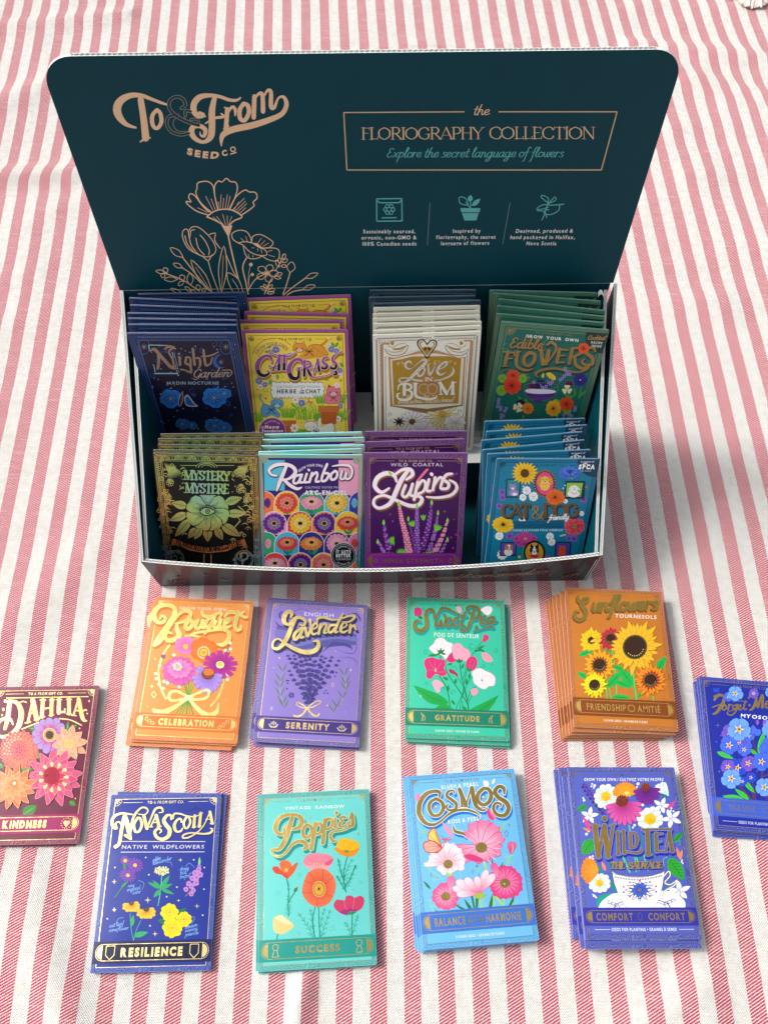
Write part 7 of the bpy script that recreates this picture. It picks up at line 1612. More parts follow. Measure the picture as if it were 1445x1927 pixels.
    for x, y in ((290, 1268), (300, 1245), (318, 1265), (720, 1205), (740, 1200), (730, 1225)): A.dot(x, y, 6, dk)
    return A

def d_edible():
    A = Art(quad(660, 520, 2.779, (787, 238), (1351, 283), (1179, 885), (679, 845))); A.base('#1a7a68', '#136a5e', frc='#9a8448', orn=PR, inset=5)
    A.part('border_print'); A.mm = True
    for k in (1.2, 2.4):
        for q in ((k, k, 83 - k, k), (k, k, k, 121), (83 - k, k, 83 - k, 121)): A.line(*q, .4, '#9a8448', GO)
    for x, s in ((6.5, 1), (76.5, -1)):
        for i in range(7): a = i * .28; A.line(x, 6, x + s * 6 * math.cos(a), 6 + 6 * math.sin(a), .5, '#9a8448', GO)
    A.text('TO & FROM GIFT CO.', 27, 8, 56, 8, 1.8, '#9a8448', GO)
    A.part('recipe_badge')
    A.poly([(66, 3), (82.6, 3), (82.6, 22)] + [(82.6 - 17 * math.sin(t), 3 + 19 * math.cos(t)) for t in [i * PI / 20 for i in range(1, 10)]], '#123a34')
    for P, w, p in A.script('Cocktail', 68, 10, 81.5, 9, 2.2, .7): A.stroke(P, w, '#a88c4c', GO, n=2)
    A.text('RECIPE', 71.5, 13.2, 80.5, 13.2, 2.1, '#f0f4ee', off=.03); A.text('INSIDE', 72.5, 16.4, 80.5, 16.4, 2.1, '#f0f4ee', off=.03); A.mm = False
    A.crop(900, 590, 5.78)
    A.part('title_lettering')
    A.text('GROW  YOUR  OWN', 515, 258, 1088, 308, 32, '#f2f6ee', off=.04)
    g = '#9a8040'
    t = A.script('Edible', 335, 370, 690, 388, 62, 22, sl=.25, pen=.6)
    A.title(t, g, GO, sh=('#0c3a38', 6, 12, 3))
    t = [([(320, 415), (285, 560)], 40, 1), ([(275, 415), (380, 425), (385, 460)], [18, 22, 12], 1), ([(305, 490), (365, 485)], 16, 1), ([(245, 572), (320, 570)], 14, 1),
         ([(425, 415), (410, 540), (440, 590), (520, 615), (590, 600)], [40, 38, 30, 26, 12], 1), ([(395, 415), (455, 415)], 14, 1),
         ([(560, 420), (500, 470), (495, 540), (545, 565), (600, 520), (610, 450), (560, 420)], 40, .9),
         ([(680, 400), (700, 550)], 40, 1), ([(700, 550), (765, 410)], 18, 1), ([(765, 400), (735, 545)], 40, 1), ([(735, 545), (830, 420), (840, 350), (790, 310), (745, 340)], [16, 22, 30, 34, 22], .97), ([(650, 400), (710, 398)], 14, 1),
         ([(880, 385), (850, 530)], 38, 1), ([(870, 385), (965, 395)], 20, 1), ([(870, 455), (935, 455)], 16, 1), ([(845, 530), (930, 530)], 20, 1),
         ([(1020, 380), (985, 540)], 38, 1), ([(1000, 380), (1090, 375), (1110, 430), (1010, 470)], [18, 26, 36, 14], .97), ([(1045, 465), (1060, 560), (1140, 595), (1200, 570)], [34, 36, 30, 20], 1),
         ([(1270, 410), (1245, 370), (1190, 375), (1175, 430), (1235, 480), (1235, 545), (1160, 560), (1125, 520), (1155, 490)], [20, 28, 34, 40, 42, 40, 32, 26, 12], .97),
         ([(640, 690), (620, 650), (700, 610), (830, 595), (960, 620), (1080, 635), (1180, 600), (1210, 560)], [14, 28, 28, 26, 26, 22, 22, 12], 1)]
    A.title(t, g, GO, sh=('#0c3a38', 4, 18, 3))
    A.stroke([(240, 660), (250, 625), (320, 600), (400, 640), (540, 660)], 6, g, GO)
    A.part('flower_artwork')
    for x, y, r in ((260, 705, 48), (248, 835, 58), (480, 705, 48), (840, 975, 46), (960, 1050, 48)):
        A.dot(x, y, r, '#7fc040', n=16)
        for i in range(9): A.line(x, y, x + r * .9 * math.cos(i * .7), y + r * .9 * math.sin(i * .7), 3, '#3f8a2c')
    def nas(x, y, r, c, b): A.flower(x, y, r, 5, c, b, [(r * .14, '#5a1810')], r * .55, 'heart', .95, x, mix(c, '#400000', .35), 2); [A.line(x, y, x + r * .4 * math.cos(i * .785), y + r * .4 * math.sin(i * .785), 3, '#6a1810') for i in range(8)]
    nas(375, 675, 72, '#e8562c', '#c83a1c'); nas(362, 780, 98, '#ee4a2c', '#c8301c'); nas(955, 980, 78, '#e8502c', '#c8381c'); nas(812, 1030, 84, '#f2b52c', '#e0901c'); nas(1140, 375, 60, '#f4602c', '#d8441c')
    A.stroke([(870, 1060), (850, 1145)], 8, '#a8b84a'); A.dot(870, 1060, 22, '#d8b83c')
    A.flower(740, 770, 50, 6, '#3a2f8c', '#22206c', [], 24, 'heart'); A.flower(595, 795, 52, 5, '#6a2458', '#4a1440', [], 28, 'heart'); A.flower(672, 770, 58, 5, '#22246c', '#14164c', [(7, '#e8c83a')], 30, 'heart')
    for x, y in ((600, 745), (760, 750), (735, 790), (690, 800), (715, 810), (885, 720), (910, 705), (930, 680), (955, 660), (975, 655), (950, 620), (940, 600), (990, 660), (780, 765), (800, 740), (220, 935), (215, 970), (205, 1010), (240, 1015), (240, 1045), (285, 1060), (300, 1030), (250, 1100), (270, 1110), (245, 1130), (1050, 1020), (1045, 1050), (985, 1100), (1010, 1110), (925, 1100), (920, 1140), (975, 1140)): A.flower(x, y, 19, 4, '#a898e0', '#7f6cc8', [(4, '#4a3a90')], 9)
    A.poly([(490, 760), (560, 780), (680, 800), (790, 790), (865, 765), (850, 860), (800, 915), (660, 945), (550, 910), (500, 850)], '#3f2a6c') if 0 else None
    A.blob([(500, 840), (560, 820), (780, 828), (845, 860), (810, 910), (700, 945), (600, 935), (520, 890)], '#5a3a8c'); A.blob([(505, 835), (560, 818), (780, 826), (842, 850), (780, 868), (640, 872), (530, 858)], '#ece4f4')
    for i in range(9): A.ring(530 + i * 36, 872 + 8 * math.sin(i * .4), 15, 4, '#221a4c', n=8, a0=0, a1=PI, ry=22)
    A.stroke([(490, 775), (500, 860), (560, 925), (650, 950), (760, 930), (840, 880), (865, 790)], 4, '#b0984c', GO); A.ring(678, 785, 186, 4, '#b0984c', GO, ry=34); A.poly([(600, 940), (690, 945), (665, 970), (630, 970)], '#4a2f7c')
    for x in (625, 645, 665): A.line(x, 975, x - 10, 1110, 3, '#2f8a5c')
    A.flower(790, 680, 62, 10, '#f4d83c', '#e8b81c', [], 14, 'strap', .5, 0, '#b8901c', 1.5, sa=.6); A.stroke([(780, 700), (720, 740)], 6, '#5fae3c'); A.leaf(695, 700, 705, 640, 16, '#c8d04a')
    A.flower(1105, 720, 72, 5, '#262a94', '#14186c', [(8, '#f0e0c0')], 42, 'heart', .95); A.flower(985, 780, 48, 2, '#5a1a4c', '#2a0c2c', [], 30, 'heart', 1, -3.0, '#c06a9c', 2, a=(0, 3)); A.flower(962, 825, 52, 3, '#f4f0c0', '#e8e09c', [(6, '#e89a2c')], 32, 'heart', 1, -.5)
    for q in ((1050, 900, 1040, 800, 12), (1090, 940, 1120, 770, 8), (1020, 920, 920, 870, 12), (1070, 920, 1175, 830, 14), (980, 910, 1050, 890, 12), (470, 960, 430, 890, 14), (520, 970, 505, 915, 12), (485, 1150, 485, 1090, 16)): A.leaf(*q, '#4f9a3c')
    A.flower(455, 985, 52, 2, '#2a1440', '#180828', [], 34, 'heart', 1, -2.6, None, a=(0, 2.4)); A.flower(430, 1020, 55, 3, '#f2f0c4', '#e4e09c', [(6, '#e8a02c')], 34, 'heart', 1, .2); A.flower(535, 1030, 62, 5, '#f0902c', '#e0701c', [(8, '#4a1a10')], 34, 'heart')
    A.star(540, 700, 32, '#9a7a40', GO, .3, 6)
    for P in ([(320, 380), (270, 380), (285, 330), (310, 330)], [(720, 345), (705, 310), (745, 285)], [(900, 600), (940, 580), (1000, 600)], [(870, 770), (890, 740)]): A.stroke(P, 5, '#3fae7c')
    return A

def d_night():
    A = Art(quad(200, 520, 2.89, (113, 311), (706, 310), (821, 910), (298, 909))); A.base('#0d2454', '#080f30', frc='#2c5c9c', fr=PR, orn=PR, inset=6)
    lb = '#2f62a8'
    A.part('border_print'); A.mm = True
    for k, c, w in ((1.2, '#23508f', .5), (2.6, '#3a6cae', .35), (4.2, '#3a6cae', .35), (6.8, '#5f90c0', .3)):
        for q in ((k, k, 83 - k, k), (k, 121.4 - k, 83 - k, 121.4 - k), (k, k, k, 121.4 - k), (83 - k, k, 83 - k, 121.4 - k)): A.line(*q, w, c)
    for i in range(40): A.line(8 + i * 1.7, 3.1, 8.8 + i * 1.7, 3.7, .4, '#8fb0c8')
    A.mm = False
    A.crop(230, 610, 5.78)
    A.part('flower_artwork')
    for x in (240, 1128):
        A.ring(x, 245, 62, 7, lb, ry=80); A.star(x, 245, 48, '#7a8a98', GO, .18, 8)
    rnd = random.Random(9)
    for i in range(46):
        t = rnd.random(); x, y = rnd.uniform(280, 1200), rnd.uniform(190, 1150)
        if 620 < y < 670: continue
        A.spiral(x, y, rnd.uniform(18, 44), 1.1, rnd.uniform(0, 6), 6, mix('#1a3a80', '#2f62a8', rnd.random()), sg=rnd.choice((1, -1)))
    for i in range(70): A.dot(rnd.uniform(260, 1230), rnd.uniform(190, 1160), rnd.uniform(2.5, 6), '#cfd8e8', n=6)
    for i in range(10): A.star(rnd.uniform(280, 1200), rnd.uniform(200, 1100), rnd.uniform(10, 18), '#9fb0c4')
    A.dot(1065, 405, 78, '#1f66b0', n=26); A.dot(1092, 398, 68, '#0a1238', n=26); A.star(1075, 412, 38, '#8a98a8', GO, .16, 8)
    cy = '#8fc4d8'
    for q in ((290, 225, 545, 232, 10), (290, 225, 300, 290, 10), (545, 300, 605, 540, 8), (565, 310, 620, 520, 5), (350, 535, 610, 535, 12), (345, 440, 360, 520, 8)): A.line(*q, cy)
    def bl(x, y, r, n=5, sq=.8, a=0.0, sa=.2): A.flower(x, y, r, n, '#2a7cd0', '#123c84', [], r * .62, 'heart', sq, a, '#0e2a66', 3, sa=sa); [A.line(x, y, x + r * .4 * math.cos(i * .8), y + r * .36 * math.sin(i * .8), 3, '#9ab8d8') for i in range(8)]
    bl(530, 810, 118, 5, .85, .4); bl(1000, 800, 130, 5, .82, .2); bl(1110, 750, 80, 5, .7, .6); bl(1010, 1105, 110, 5, .7, .2); bl(1110, 1120, 80, 5, .7); bl(660, 1085, 80, 5, .7, .3); bl(760, 1100, 60, 5, .7)
    A.leaf(625, 900, 660, 725, 24, '#c0a8a0'); A.leaf(625, 895, 660, 735, 18, '#141c40')
    for i in range(6): A.line(632 + i * 5, 870 - i * 24, 650 + i * 3, 850 - i * 22, 3, '#c0a8a0')
    A.blob([(680, 790), (720, 770), (790, 860), (825, 890), (740, 895), (690, 870)], '#b8b0b8'); A.blob([(690, 800), (718, 785), (775, 860), (800, 882), (742, 885), (698, 865)], '#1f5aa4')
    A.part('title_lettering')
    g = '#8a8478'
    t = [([(310, 290), (350, 270), (400, 320), (470, 400), (540, 470), (610, 480)], [16, 34, 36, 36, 34, 12], 1), ([(395, 320), (400, 400), (390, 480)], 30, 1), ([(560, 250), (510, 300), (550, 380), (565, 470)], [30, 20, 24, 20], 1), ([(460, 270), (520, 240), (580, 265)], [14, 30, 16], 1),
         ([(625, 360), (632, 440)], 28, 1), ([(612, 350), (640, 372)], 14, 1), ([(620, 320), (624, 324)], 22, 1),
         ([(700, 360), (690, 420), (730, 440)], 26, 1), ([(690, 360), (740, 365), (745, 450), (750, 520), (690, 500), (640, 490)], [16, 22, 26, 26, 18, 20], 1),
         ([(770, 270), (790, 440)], 28, 1), ([(790, 370), (840, 370), (850, 440), (830, 480)], [14, 24, 26, 12], 1), ([(885, 280), (905, 430), (930, 445), (970, 420)], [26, 28, 24, 10], 1), ([(860, 350), (960, 340), (1050, 300)], [12, 18, 10], 1), ([(985, 360), (960, 430)], [12, 22], 1)]
    A.title(t, g, GO, sh=('#070d2c', 3, 4, 5))
    t = A.script('Garden', 770, 580, 1160, 570, 52, 15, sl=.3, pen=.5)
    A.title(t, '#a8a4a0', GO, sh=('#070d2c', 2, 3, 4)); A.stroke([(1160, 570), (1195, 530), (1170, 495), (1090, 500)], 9, '#a8a4a0', GO)
    A.text('JARDIN NOCTURNE', 485, 655, 1058, 655, 34, '#9db8cc', off=.015)
    return A

def d_navy():
    # plain slate packet standing behind the cream ones
    A = Art([(0, 0), (83, 0), (83, 121.4), (0, 121.4)]); A.base('#24465a', '#1c3a4e', frc='#6f8fa0', fr=PR, orn=PR, inset=3)
    A.part('border_print'); A.mm = True
    for s in (0, 1):
        X = lambda x: x if not s else 83 - x
        A.line(X(5), 4.6, X(9), 6.6, .4, '#8fa8b4'); A.line(X(9), 6.6, X(5), 8.6, .4, '#8fa8b4'); A.rect(min(X(1.2), X(4)), 4.4, max(X(1.2), X(4)), 8.8, '#46687a')
    A.line(11, 5.2, 72, 5.2, .4, '#6f8fa0'); A.line(11, 1.4, 72, 1.4, .3, '#4f7084'); A.mm = False
    return A

# ------------------------------------------------------------------ the tablecloth
def at(px, py, z):
    d = CF + CR * ((px - 722.5) / 1733.33) - CU * ((py - 963.5) / 1733.33)
    return CAMP + d * ((z - CAMP.z) / d.z)

FOLDS = []
for (p0, p1, h, w) in (((-60, 335), (205, 322), .0042, .011), ((-40, 372), (150, 352), -.0016, .012), ((-60, 60), (240, 28), .003, .012), ((1190, 84), (1480, 118), .0032, .012), ((1230, 128), (1480, 196), .0034, .013),
                       ((-40, 210), (130, 150), .003, .016), ((1300, 330), (1480, 300), .0014, .02), ((-60, 640), (170, 560), .0012, .03), ((20, 1180), (160, 1050), .0016, .02), ((550, 1960), (572, 1850), .0035, .006),
                       ((130, 1960), (60, 1640), .0016, .012), ((1180, 1960), (1300, 1870), .0018, .012), ((215, 1740), (150, 1460), .0008, .014), ((1290, 1440), (1345, 1960), .0012, .012), ((-40, 1620), (150, 1960), .0018, .014)):
    a, b = at(*p0, 0), at(*p1, 0)
    FOLDS.append((a.x, a.y, b.x, b.y, h * 1.8, w))

def cloth_z(x, y):
    z = 0.0
    for ax, ay, bx, by, h, w in FOLDS:
        dx, dy = bx - ax, by - ay; L2 = dx * dx + dy * dy
        t = ((x - ax) * dx + (y - ay) * dy) / L2; tc = max(0, min(1, t))
        ex, ey = x - ax - dx * tc, y - ay - dy * tc
        z += h * math.exp(-(ex * ex + ey * ey) / (2 * w * w * (.6 + .4 * math.sin(tc * PI))))
    far = min(1, max(0, (abs(x) - .25) / .2) + max(0, (y - .6) / .3) + max(0, (-.02 - y) / .1))
    # drawn-thread wrinkles that run across the stripes
    q = noise.noise(Vector((x * 5, y * 16, 7)))
    z += (.0009 + .0026 * far) * max(0, q) ** 1.5 * 2
    q2 = noise.noise(Vector((x * 14 + y * 4, y * 30 - x * 6, 11)))
    z += (.0002 + .0010 * far) * max(0, q2) * 2
    z += (.0003 + .0016 * far) * noise.noise(Vector((x * 9, y * 9, 0))) + .0004 * noise.noise(Vector((x * 30, y * 22, 3)))
    return z

CO = [18.2973, 2.2619, .0752, .4073, 42.0613, -1.8773, .4089, -2.6172, 1.4488, 1.5436]
ka, kb = at(60, 336, 0), at(200, 322, 0)
kc, kd = at(1270, 150, 0), at(1445, 200, 0)
KINK = [(ka.x, ka.y, (kb.y - ka.y) / (kb.x - ka.x), .007, -.27, -.33, .09), (kc.x, kc.y, (kd.y - kc.y) / (kd.x - kc.x), -.006, .30, .37, .08)]
def stripe(x, y):
    for px, py, sl_, A_, x0, x1, K in KINK:
        d = (py + sl_ * (x - px)) - y                     # metres below the crease
        f = max(0, min(1, (x - x0) / (x1 - x0)))
        x += A_ * f * f * (3 - 2 * f) * (1 / (1 + math.exp(-d / .004))) * math.exp(-max(0, d) / K)
    X, Y = max(-.52, min(.5, x)), max(-.02, min(1.25, y))
    s = 0; k = 0
    for i in range(4):
        for j in range(4 - i):
            s += CO[k] * X ** i * Y ** j; k += 1
    return s + 41.5 * (x - X) + 1.2 * (y - Y)

def axis(a, b, c, d, fine, coarse):
    out = [a]
    while out[-1] < d - 1e-6:
        v = out[-1]
        out.append(v + (fine if b <= v < c else coarse))
    return out
xs = axis(-1.2, -.56, .52, 1.3, .0045, .03); ys = axis(-.6, -.03, 1.27, 2.0, .0045, .03)
vs = [(x, y, cloth_z(x, y)) for y in ys for x in xs]
nx = len(xs)
fs = [(j * nx + i, j * nx + i + 1, (j + 1) * nx + i + 1, (j + 1) * nx + i) for j in range(len(ys) - 1) for i in range(nx - 1)]
me = mesh_from('tablecloth', vs, fs, [M['cloth']], smooth=True)
at_ = me.attributes.new('weft', 'FLOAT_VECTOR', 'POINT')
at_.data.foreach_set('vector', [c for v in vs for c in (stripe(v[0], v[1]), v[0], v[1])])
put('tablecloth', me, None, label='red and cream striped cotton cloth spread under the box and all the packets', category='tablecloth')
me = mesh_from('table_top', [(-1.3, -.7, -.012), (1.4, -.7, -.012), (1.4, 2.1, -.012), (-1.3, 2.1, -.012)], [(0, 1, 2, 3)], [M['grey']])
put('table_top', me, None, kind='structure')

# ------------------------------------------------------------------ the display box
u = Vector((.9970, .0779, 0)).normalized(); v = Vector((-u.y, u.x, 0)); Z = Vector((0, 0, 1))
F0, F1 = Vector((-.1878, .3271, .001)), Vector((.180, .3558, .001))
RF0, RF1 = Vector((-.195, .3259, .05)), Vector((.1825, .3558, .05))
B0, B1 = F0 + v * .166, F1 + v * .166
RB0, RB1 = Vector((-.2132, .4905, .186)), Vector((.1707, .5275, .186))
ORG = (F0 + F1 + B0 + B1) / 4; ORG.z = 0
box = put('display_box', None, None, label='dark teal corrugated display box holding eight stacks of packets, its printed back panel raised', category='box')
box.location = ORG

def strip(cols, n, d0, d1, mo, mi_, me_, cap_top=True):
    """wall skin between inward offsets d0 and d1; cols = [(bottom, top)], n = inward normal(s)"""
    V, Fc, Mi = [], [], []
    K = len(cols)
    for k, (b, t) in enumerate(cols):
        nn = n[k] if isinstance(n, list) else n
        for p in (b + nn * d0, t + nn * d0, b + nn * d1, t + nn * d1): V.append(p - ORG)
    for k in range(K - 1):
        a, c = 4 * k, 4 * k + 4
        Fc.append((a, c, c + 1, a + 1)); Mi.append(mo)
        Fc.append((a + 2, a + 3, c + 3, c + 2)); Mi.append(mi_)
        Fc.append((a + 1, c + 1, c + 3, a + 3)); Mi.append(me_)
        Fc.append((a, a + 2, c + 2, c)); Mi.append(me_)
    for a in (0, 4 * (K - 1)): Fc.append((a, a + 1, a + 3, a + 2)); Mi.append(me_)
    return V, Fc, Mi

def merge(name, parts, mats, parent, smooth=False):
    V, Fc, Mi = [], [], []
    for a, b, c in parts:
        o = len(V); V += a; Fc += [tuple(i + o for i in f) for f in b]; Mi += c
    bm = bmesh.new(); me = mesh_from(name, V, Fc, mats, Mi)
    bm.from_mesh(me); bmesh.ops.recalc_face_normals(bm, faces=bm.faces); bm.to_mesh(me); bm.free()
    return put(name, me, parent)

BM = [M['outer'], M['teal'], M['paper']]
def board(name, cols, n, th, parent=box, pitch=.0032, amp=None, outer=0, inner=1):
    """corrugated board: two liners with a fluted core showing along the top edge"""
    s = .0007
    o = merge(name, [strip(cols, n, 0, s, outer, 2, 2), strip(cols, n, th - s, th, 2, inner, 2)], BM, parent)
    V, Fc = [], []
    tops = []
    dist = 0
    for k in range(len(cols) - 1):
        t0, t1 = cols[k][1], cols[k + 1][1]
        L = (t1 - t0).length; m_ = max(2, int(L / (pitch / 8)))
        for i in range(m_ + (k == len(cols) - 2)):
            t = i / m_
            n0 = n[k] if isinstance(n, list) else n; n1 = n[k + 1] if isinstance(n, list) else n
            nn = n0.lerp(n1, t); P = t0.lerp(t1, t)
            dn = (cols[k][0].lerp(cols[k + 1][0], t) - P).normalized()
            ph = 2 * PI * (dist + L * t) / pitch
            c = th / 2 + (th / 2 - s) * .82 * math.sin(ph)
            tops.append((P + nn * c, nn, dn))
        dist += L
    for P, nn, dn in tops:
        for a in (-.0003, .0003):
            V.append(P + nn * a - ORG - Vector((0, 0, .00008))); V.append(P + nn * a + dn * .005 - ORG)
    for i in range(len(tops) - 1):
        a, c = 4 * i, 4 * i + 4
        Fc += [(a, c, c + 2, a + 2), (a, a + 1, c + 1, c), (a + 2, c + 2, c + 3, a + 3)]
    me = mesh_from('fluted_core', V, Fc, [M['paper']])
    put('fluted_core', me, o)
    return o

NL = 30
def lip(s, t):
    bow = .0118 * math.sin(PI * s) ** .85
    b = F0.lerp(F1, s); p = RF0.lerp(RF1, s) - v * bow
    p.z -= .0012 * math.sin(PI * s)
    return b.lerp(p, t) - v * (.0015 * math.sin(PI * t) * math.sin(PI * s))
cols = [(lip(i / NL, 0), lip(i / NL, 1)) for i in range(NL + 1)]
front = board('front_lip', cols, v, .0032, pitch=.0038)
lw = Vector((u.x, u.y, 0))
board('side_panel', [(F0, RF0), (B0, RB0)], lw, .0026)
board('side_panel', [(F0 + lw * .0034 + v * .004, RF0 + lw * .0034 + v * .003 - Z * .001), (B0 + lw * .006 - v * .003, RB0 + lw * .0078 - v * .004 - Z * .004)], lw, .0026)
board('side_panel', [(F1, RF1), (B1 + lw * .0025, RB1 + lw * .0035)], -lw, .0026)
board('side_panel', [(F1 - lw * .0034 + v * .004, RF1 - lw * .0034 + v * .003 - Z * .001), (B1 - lw * .0045 - v * .003, RB1 - lw * .0045 - v * .004 - Z * .003)], -lw, .0026)
merge('back_panel', [strip([(B0 + lw * .002, RB0 + lw * .002), (B1 - lw * .002, RB1 - lw * .002)], -v, -.003, 0, 0, 1, 2)], BM, box)
e = .0026
merge('box_floor', [strip([(F0 + lw * e + v * e, B0 + lw * e - v * .001), (F1 - lw * e + v * e, B1 - lw * e - v * .001)], Z, 0, .0007, 1, 1, 1)], BM, box)
# stepped insert that lifts the back row
def V3(a, b, c): return F0.lerp(F1, a) + v * b + Z * c
rz = .0605
ra, rb = .022, .978
V_ = [V3(ra, .084, .001), V3(rb, .084, .001), V3(rb, .084, rz), V3(ra, .084, rz), V3(ra, .160, rz), V3(rb, .160, rz), V3(ra, .160, .001), V3(rb, .160, .001)]
merge('step_insert', [([p - ORG for p in V_], [(0, 1, 2, 3), (3, 2, 5, 4), (4, 5, 7, 6), (0, 3, 4, 6), (1, 7, 5, 2)], [1, 2, 2, 1, 1])], BM, box)
# little torn curls of liner paper at the right hinge
for k, (a, b, c, w_) in enumerate(((.972, .156, .1855, .005),)):
    P0 = V3(a, b, c); V_, F_ = [], []
    for i in range(7):
        t = i / 6
        for s in (0, 1):
            V_.append(P0 + lw * (w_ * t) + v * (.004 * s + .0015 * math.sin(t * 5)) + Z * (.003 * math.sin(t * 3.2) + .001 * s) - ORG)
    for i in range(6): F_.append((2 * i, 2 * i + 1, 2 * i + 3, 2 * i + 2))
    put('torn_paper', mesh_from('torn_paper', V_, F_, [M['paper']], smooth=True), box)

# raised back panel: plane through the hinge line and the traced top-left corner
def on_y(px, py, y):
    d = CF + CR * ((px - 722.5) / 1733.33) - CU * ((py - 963.5) / 1733.33)
    return CAMP + d * (y / d.y)
TL = on_y(73, 106, RB0.y + .008)
ux = (RB1 - RB0).normalized(); nrm = ux.cross(TL - RB0).normalized(); uy = nrm.cross(ux)
def on_plane(px, py):
    d = CF + CR * ((px - 722.5) / 1733.33) - CU * ((py - 963.5) / 1733.33)
    return CAMP + d * ((RB0 - CAMP).dot(nrm) / d.dot(nrm))
def loc(p): return ((p - RB0).dot(ux), (p - RB0).dot(uy))
qp = [(73, 106), (1291, 93), (1153, 533), (226, 547)]
ql = [loc(on_plane(*p)) for p in qp]
hw_, hh_ = (RB1 - RB0).length, (ql[0][1] + ql[1][1]) / 2
HO_ = RB0 + ux * hw_ / 2 + uy * hh_ / 2                       # centre of the panel
Rm = Matrix((ux, uy, nrm)).transposed().to_4x4(); Rm.translation = HO_ - ORG
def outline(r=.019, n=8):
    P = [(0, 0.0005)]
    P += [(hw_, 0.0005)]
    (xl, yl), (xr, yr) = ql[0], ql[1]
    P += [(xr - r + r * math.cos(t), yr - r + r * math.sin(t)) for t in [PI / 2 * i / n for i in range(n + 1)]]
    P += [(xl + r + r * math.cos(t), yl - r + r * math.sin(t)) for t in [PI / 2 + PI / 2 * i / n for i in range(n + 1)]]
    return [(x - hw_ / 2, y - hh_ / 2) for x, y in P]
O_ = outline(); nO = len(O_); th_ = .0026
V_ = [(x, y, 0) for x, y in O_] + [(x, y, -th_) for x, y in O_]
F_ = [tuple(range(nO)), tuple(reversed(range(nO, 2 * nO)))] + [(i, i + nO, (i + 1) % nO + nO, (i + 1) % nO) for i in range(nO)]
hp = put('raised_panel', mesh_from('raised_panel', V_, F_, BM, [1, 0, 1] + [2] * (nO - 1)), box)
hp.matrix_local = Rm
# scalloped liner edge along the top of the panel
V_, F_ = [], []
i0 = 2 + 8; xa, ya = O_[i0]; xb, yb = O_[i0 + 1]
m_ = 900
for i in range(m_ + 1):
    t = i / m_; zc = -th_ / 2 + th_ * .12 * math.sin(i / m_ * 2 * PI * 110)
    for dz in (-.00025, .00025):
        for h_ in (0, .0011): V_.append((xa + (xb - xa) * t, ya + (yb - ya) * t + h_, zc + dz))
for i in range(m_):
    a, c = 4 * i, 4 * i + 4
    F_ += [(a, c, c + 1, a + 1), (a + 2, a + 3, c + 3, c + 2), (a + 1, c + 1, c + 3, a + 3)]
put('fluted_core', mesh_from('fluted_core', V_, F_, [M['paper']]), hp)

A = Art(qp, hw_ * 1000, hh_ * 1000, [(x * 1000, (hh_ - y) * 1000) for x, y in ql])
T_ = '#ffd9ac'; TE = '#62c4be'; WH = '#f4faf6'
A.part('logo_print').crop(200, 150, 4.014)
t = [([(225, 362), (150, 335), (95, 270), (85, 205), (120, 150), (190, 118), (270, 120), (340, 145), (420, 175), (468, 190)], [16, 34, 56, 62, 56, 42, 32, 26, 22, 14], .98),
     ([(262, 150), (285, 300), (300, 440)], [46, 50, 56], 1), ([(258, 470), (290, 448), (335, 438)], [10, 18, 10], 1),
     ([(385, 228), (350, 270), (352, 340), (385, 368), (418, 320), (410, 255), (385, 228)], 32, .8),
     ([(750, 275), (700, 280), (665, 240), (665, 180), (710, 130), (790, 118), (860, 128), (930, 152), (985, 155), (1015, 135)], [12, 28, 44, 48, 44, 30, 26, 26, 22, 12], .98), ([(705, 250), (735, 262)], 26, 1),
     ([(820, 135), (800, 230), (800, 350), (790, 430), (740, 470), (680, 450), (645, 400), (660, 355), (710, 350), (750, 380), (740, 425), (715, 420), (710, 395)], [34, 48, 50, 48, 28, 34, 44, 40, 34, 34, 26, 14, 8], .98), ([(750, 330), (820, 290), (885, 280), (870, 255)], [10, 20, 22, 12], .98),
     ([(915, 225), (905, 370)], 34, 1), ([(895, 210), (925, 215)], 12, 1), ([(890, 372), (925, 350)], 14, 1), ([(915, 260), (950, 205), (975, 225), (975, 270)], [16, 22, 26, 12], 1),
     ([(1040, 180), (1010, 225), (1012, 290), (1045, 308), (1078, 250), (1070, 195), (1040, 180)], 34, .85),
     ([(1120, 125), (1115, 285)], 34, 1), ([(1115, 160), (1150, 108), (1180, 115), (1185, 240)], [12, 22, 32, 34], 1), ([(1190, 130), (1220, 80), (1245, 95), (1245, 200), (1270, 210), (1300, 140), (1340, 130), (1362, 185), (1330, 255), (1240, 300), (1100, 345), (960, 375), (880, 420), (870, 500)], [12, 22, 30, 34, 26, 16, 24, 34, 38, 44, 50, 50, 42, 8], .98)]
A.title([(s[0], s[1], s[2]) for s in t], T_)
for w_, c in ((15, '#9aa890'), (7, '#06333f')):
    A.stroke([(570, 215), (600, 190), (580, 145), (530, 128), (480, 160), (480, 220), (540, 280), (620, 320), (700, 345)], w_ + 12, c, pen=.98)
    A.stroke([(640, 240), (600, 235), (600, 270)], w_ + 8, c); A.stroke([(540, 270), (480, 275), (458, 330), (490, 390), (560, 415), (625, 405)], w_ + 10, c); A.stroke([(600, 290), (535, 285), (505, 330), (540, 385), (620, 390)], w_ * .5, c)
    A.stroke([(640, 300), (690, 300), (700, 340)], w_ + 4, c)
A.stroke(t[5][0], t[5][1], T_, pen=.98)
A.text('SEED', 612, 560, 862, 590, 48, T_, off=.06, bend=-14); A.text('C', 880, 578, 926, 566, 42, T_, off=.05); A.ring(958, 525, 17, 9, T_); A.line(938, 562, 985, 548, 9, T_)

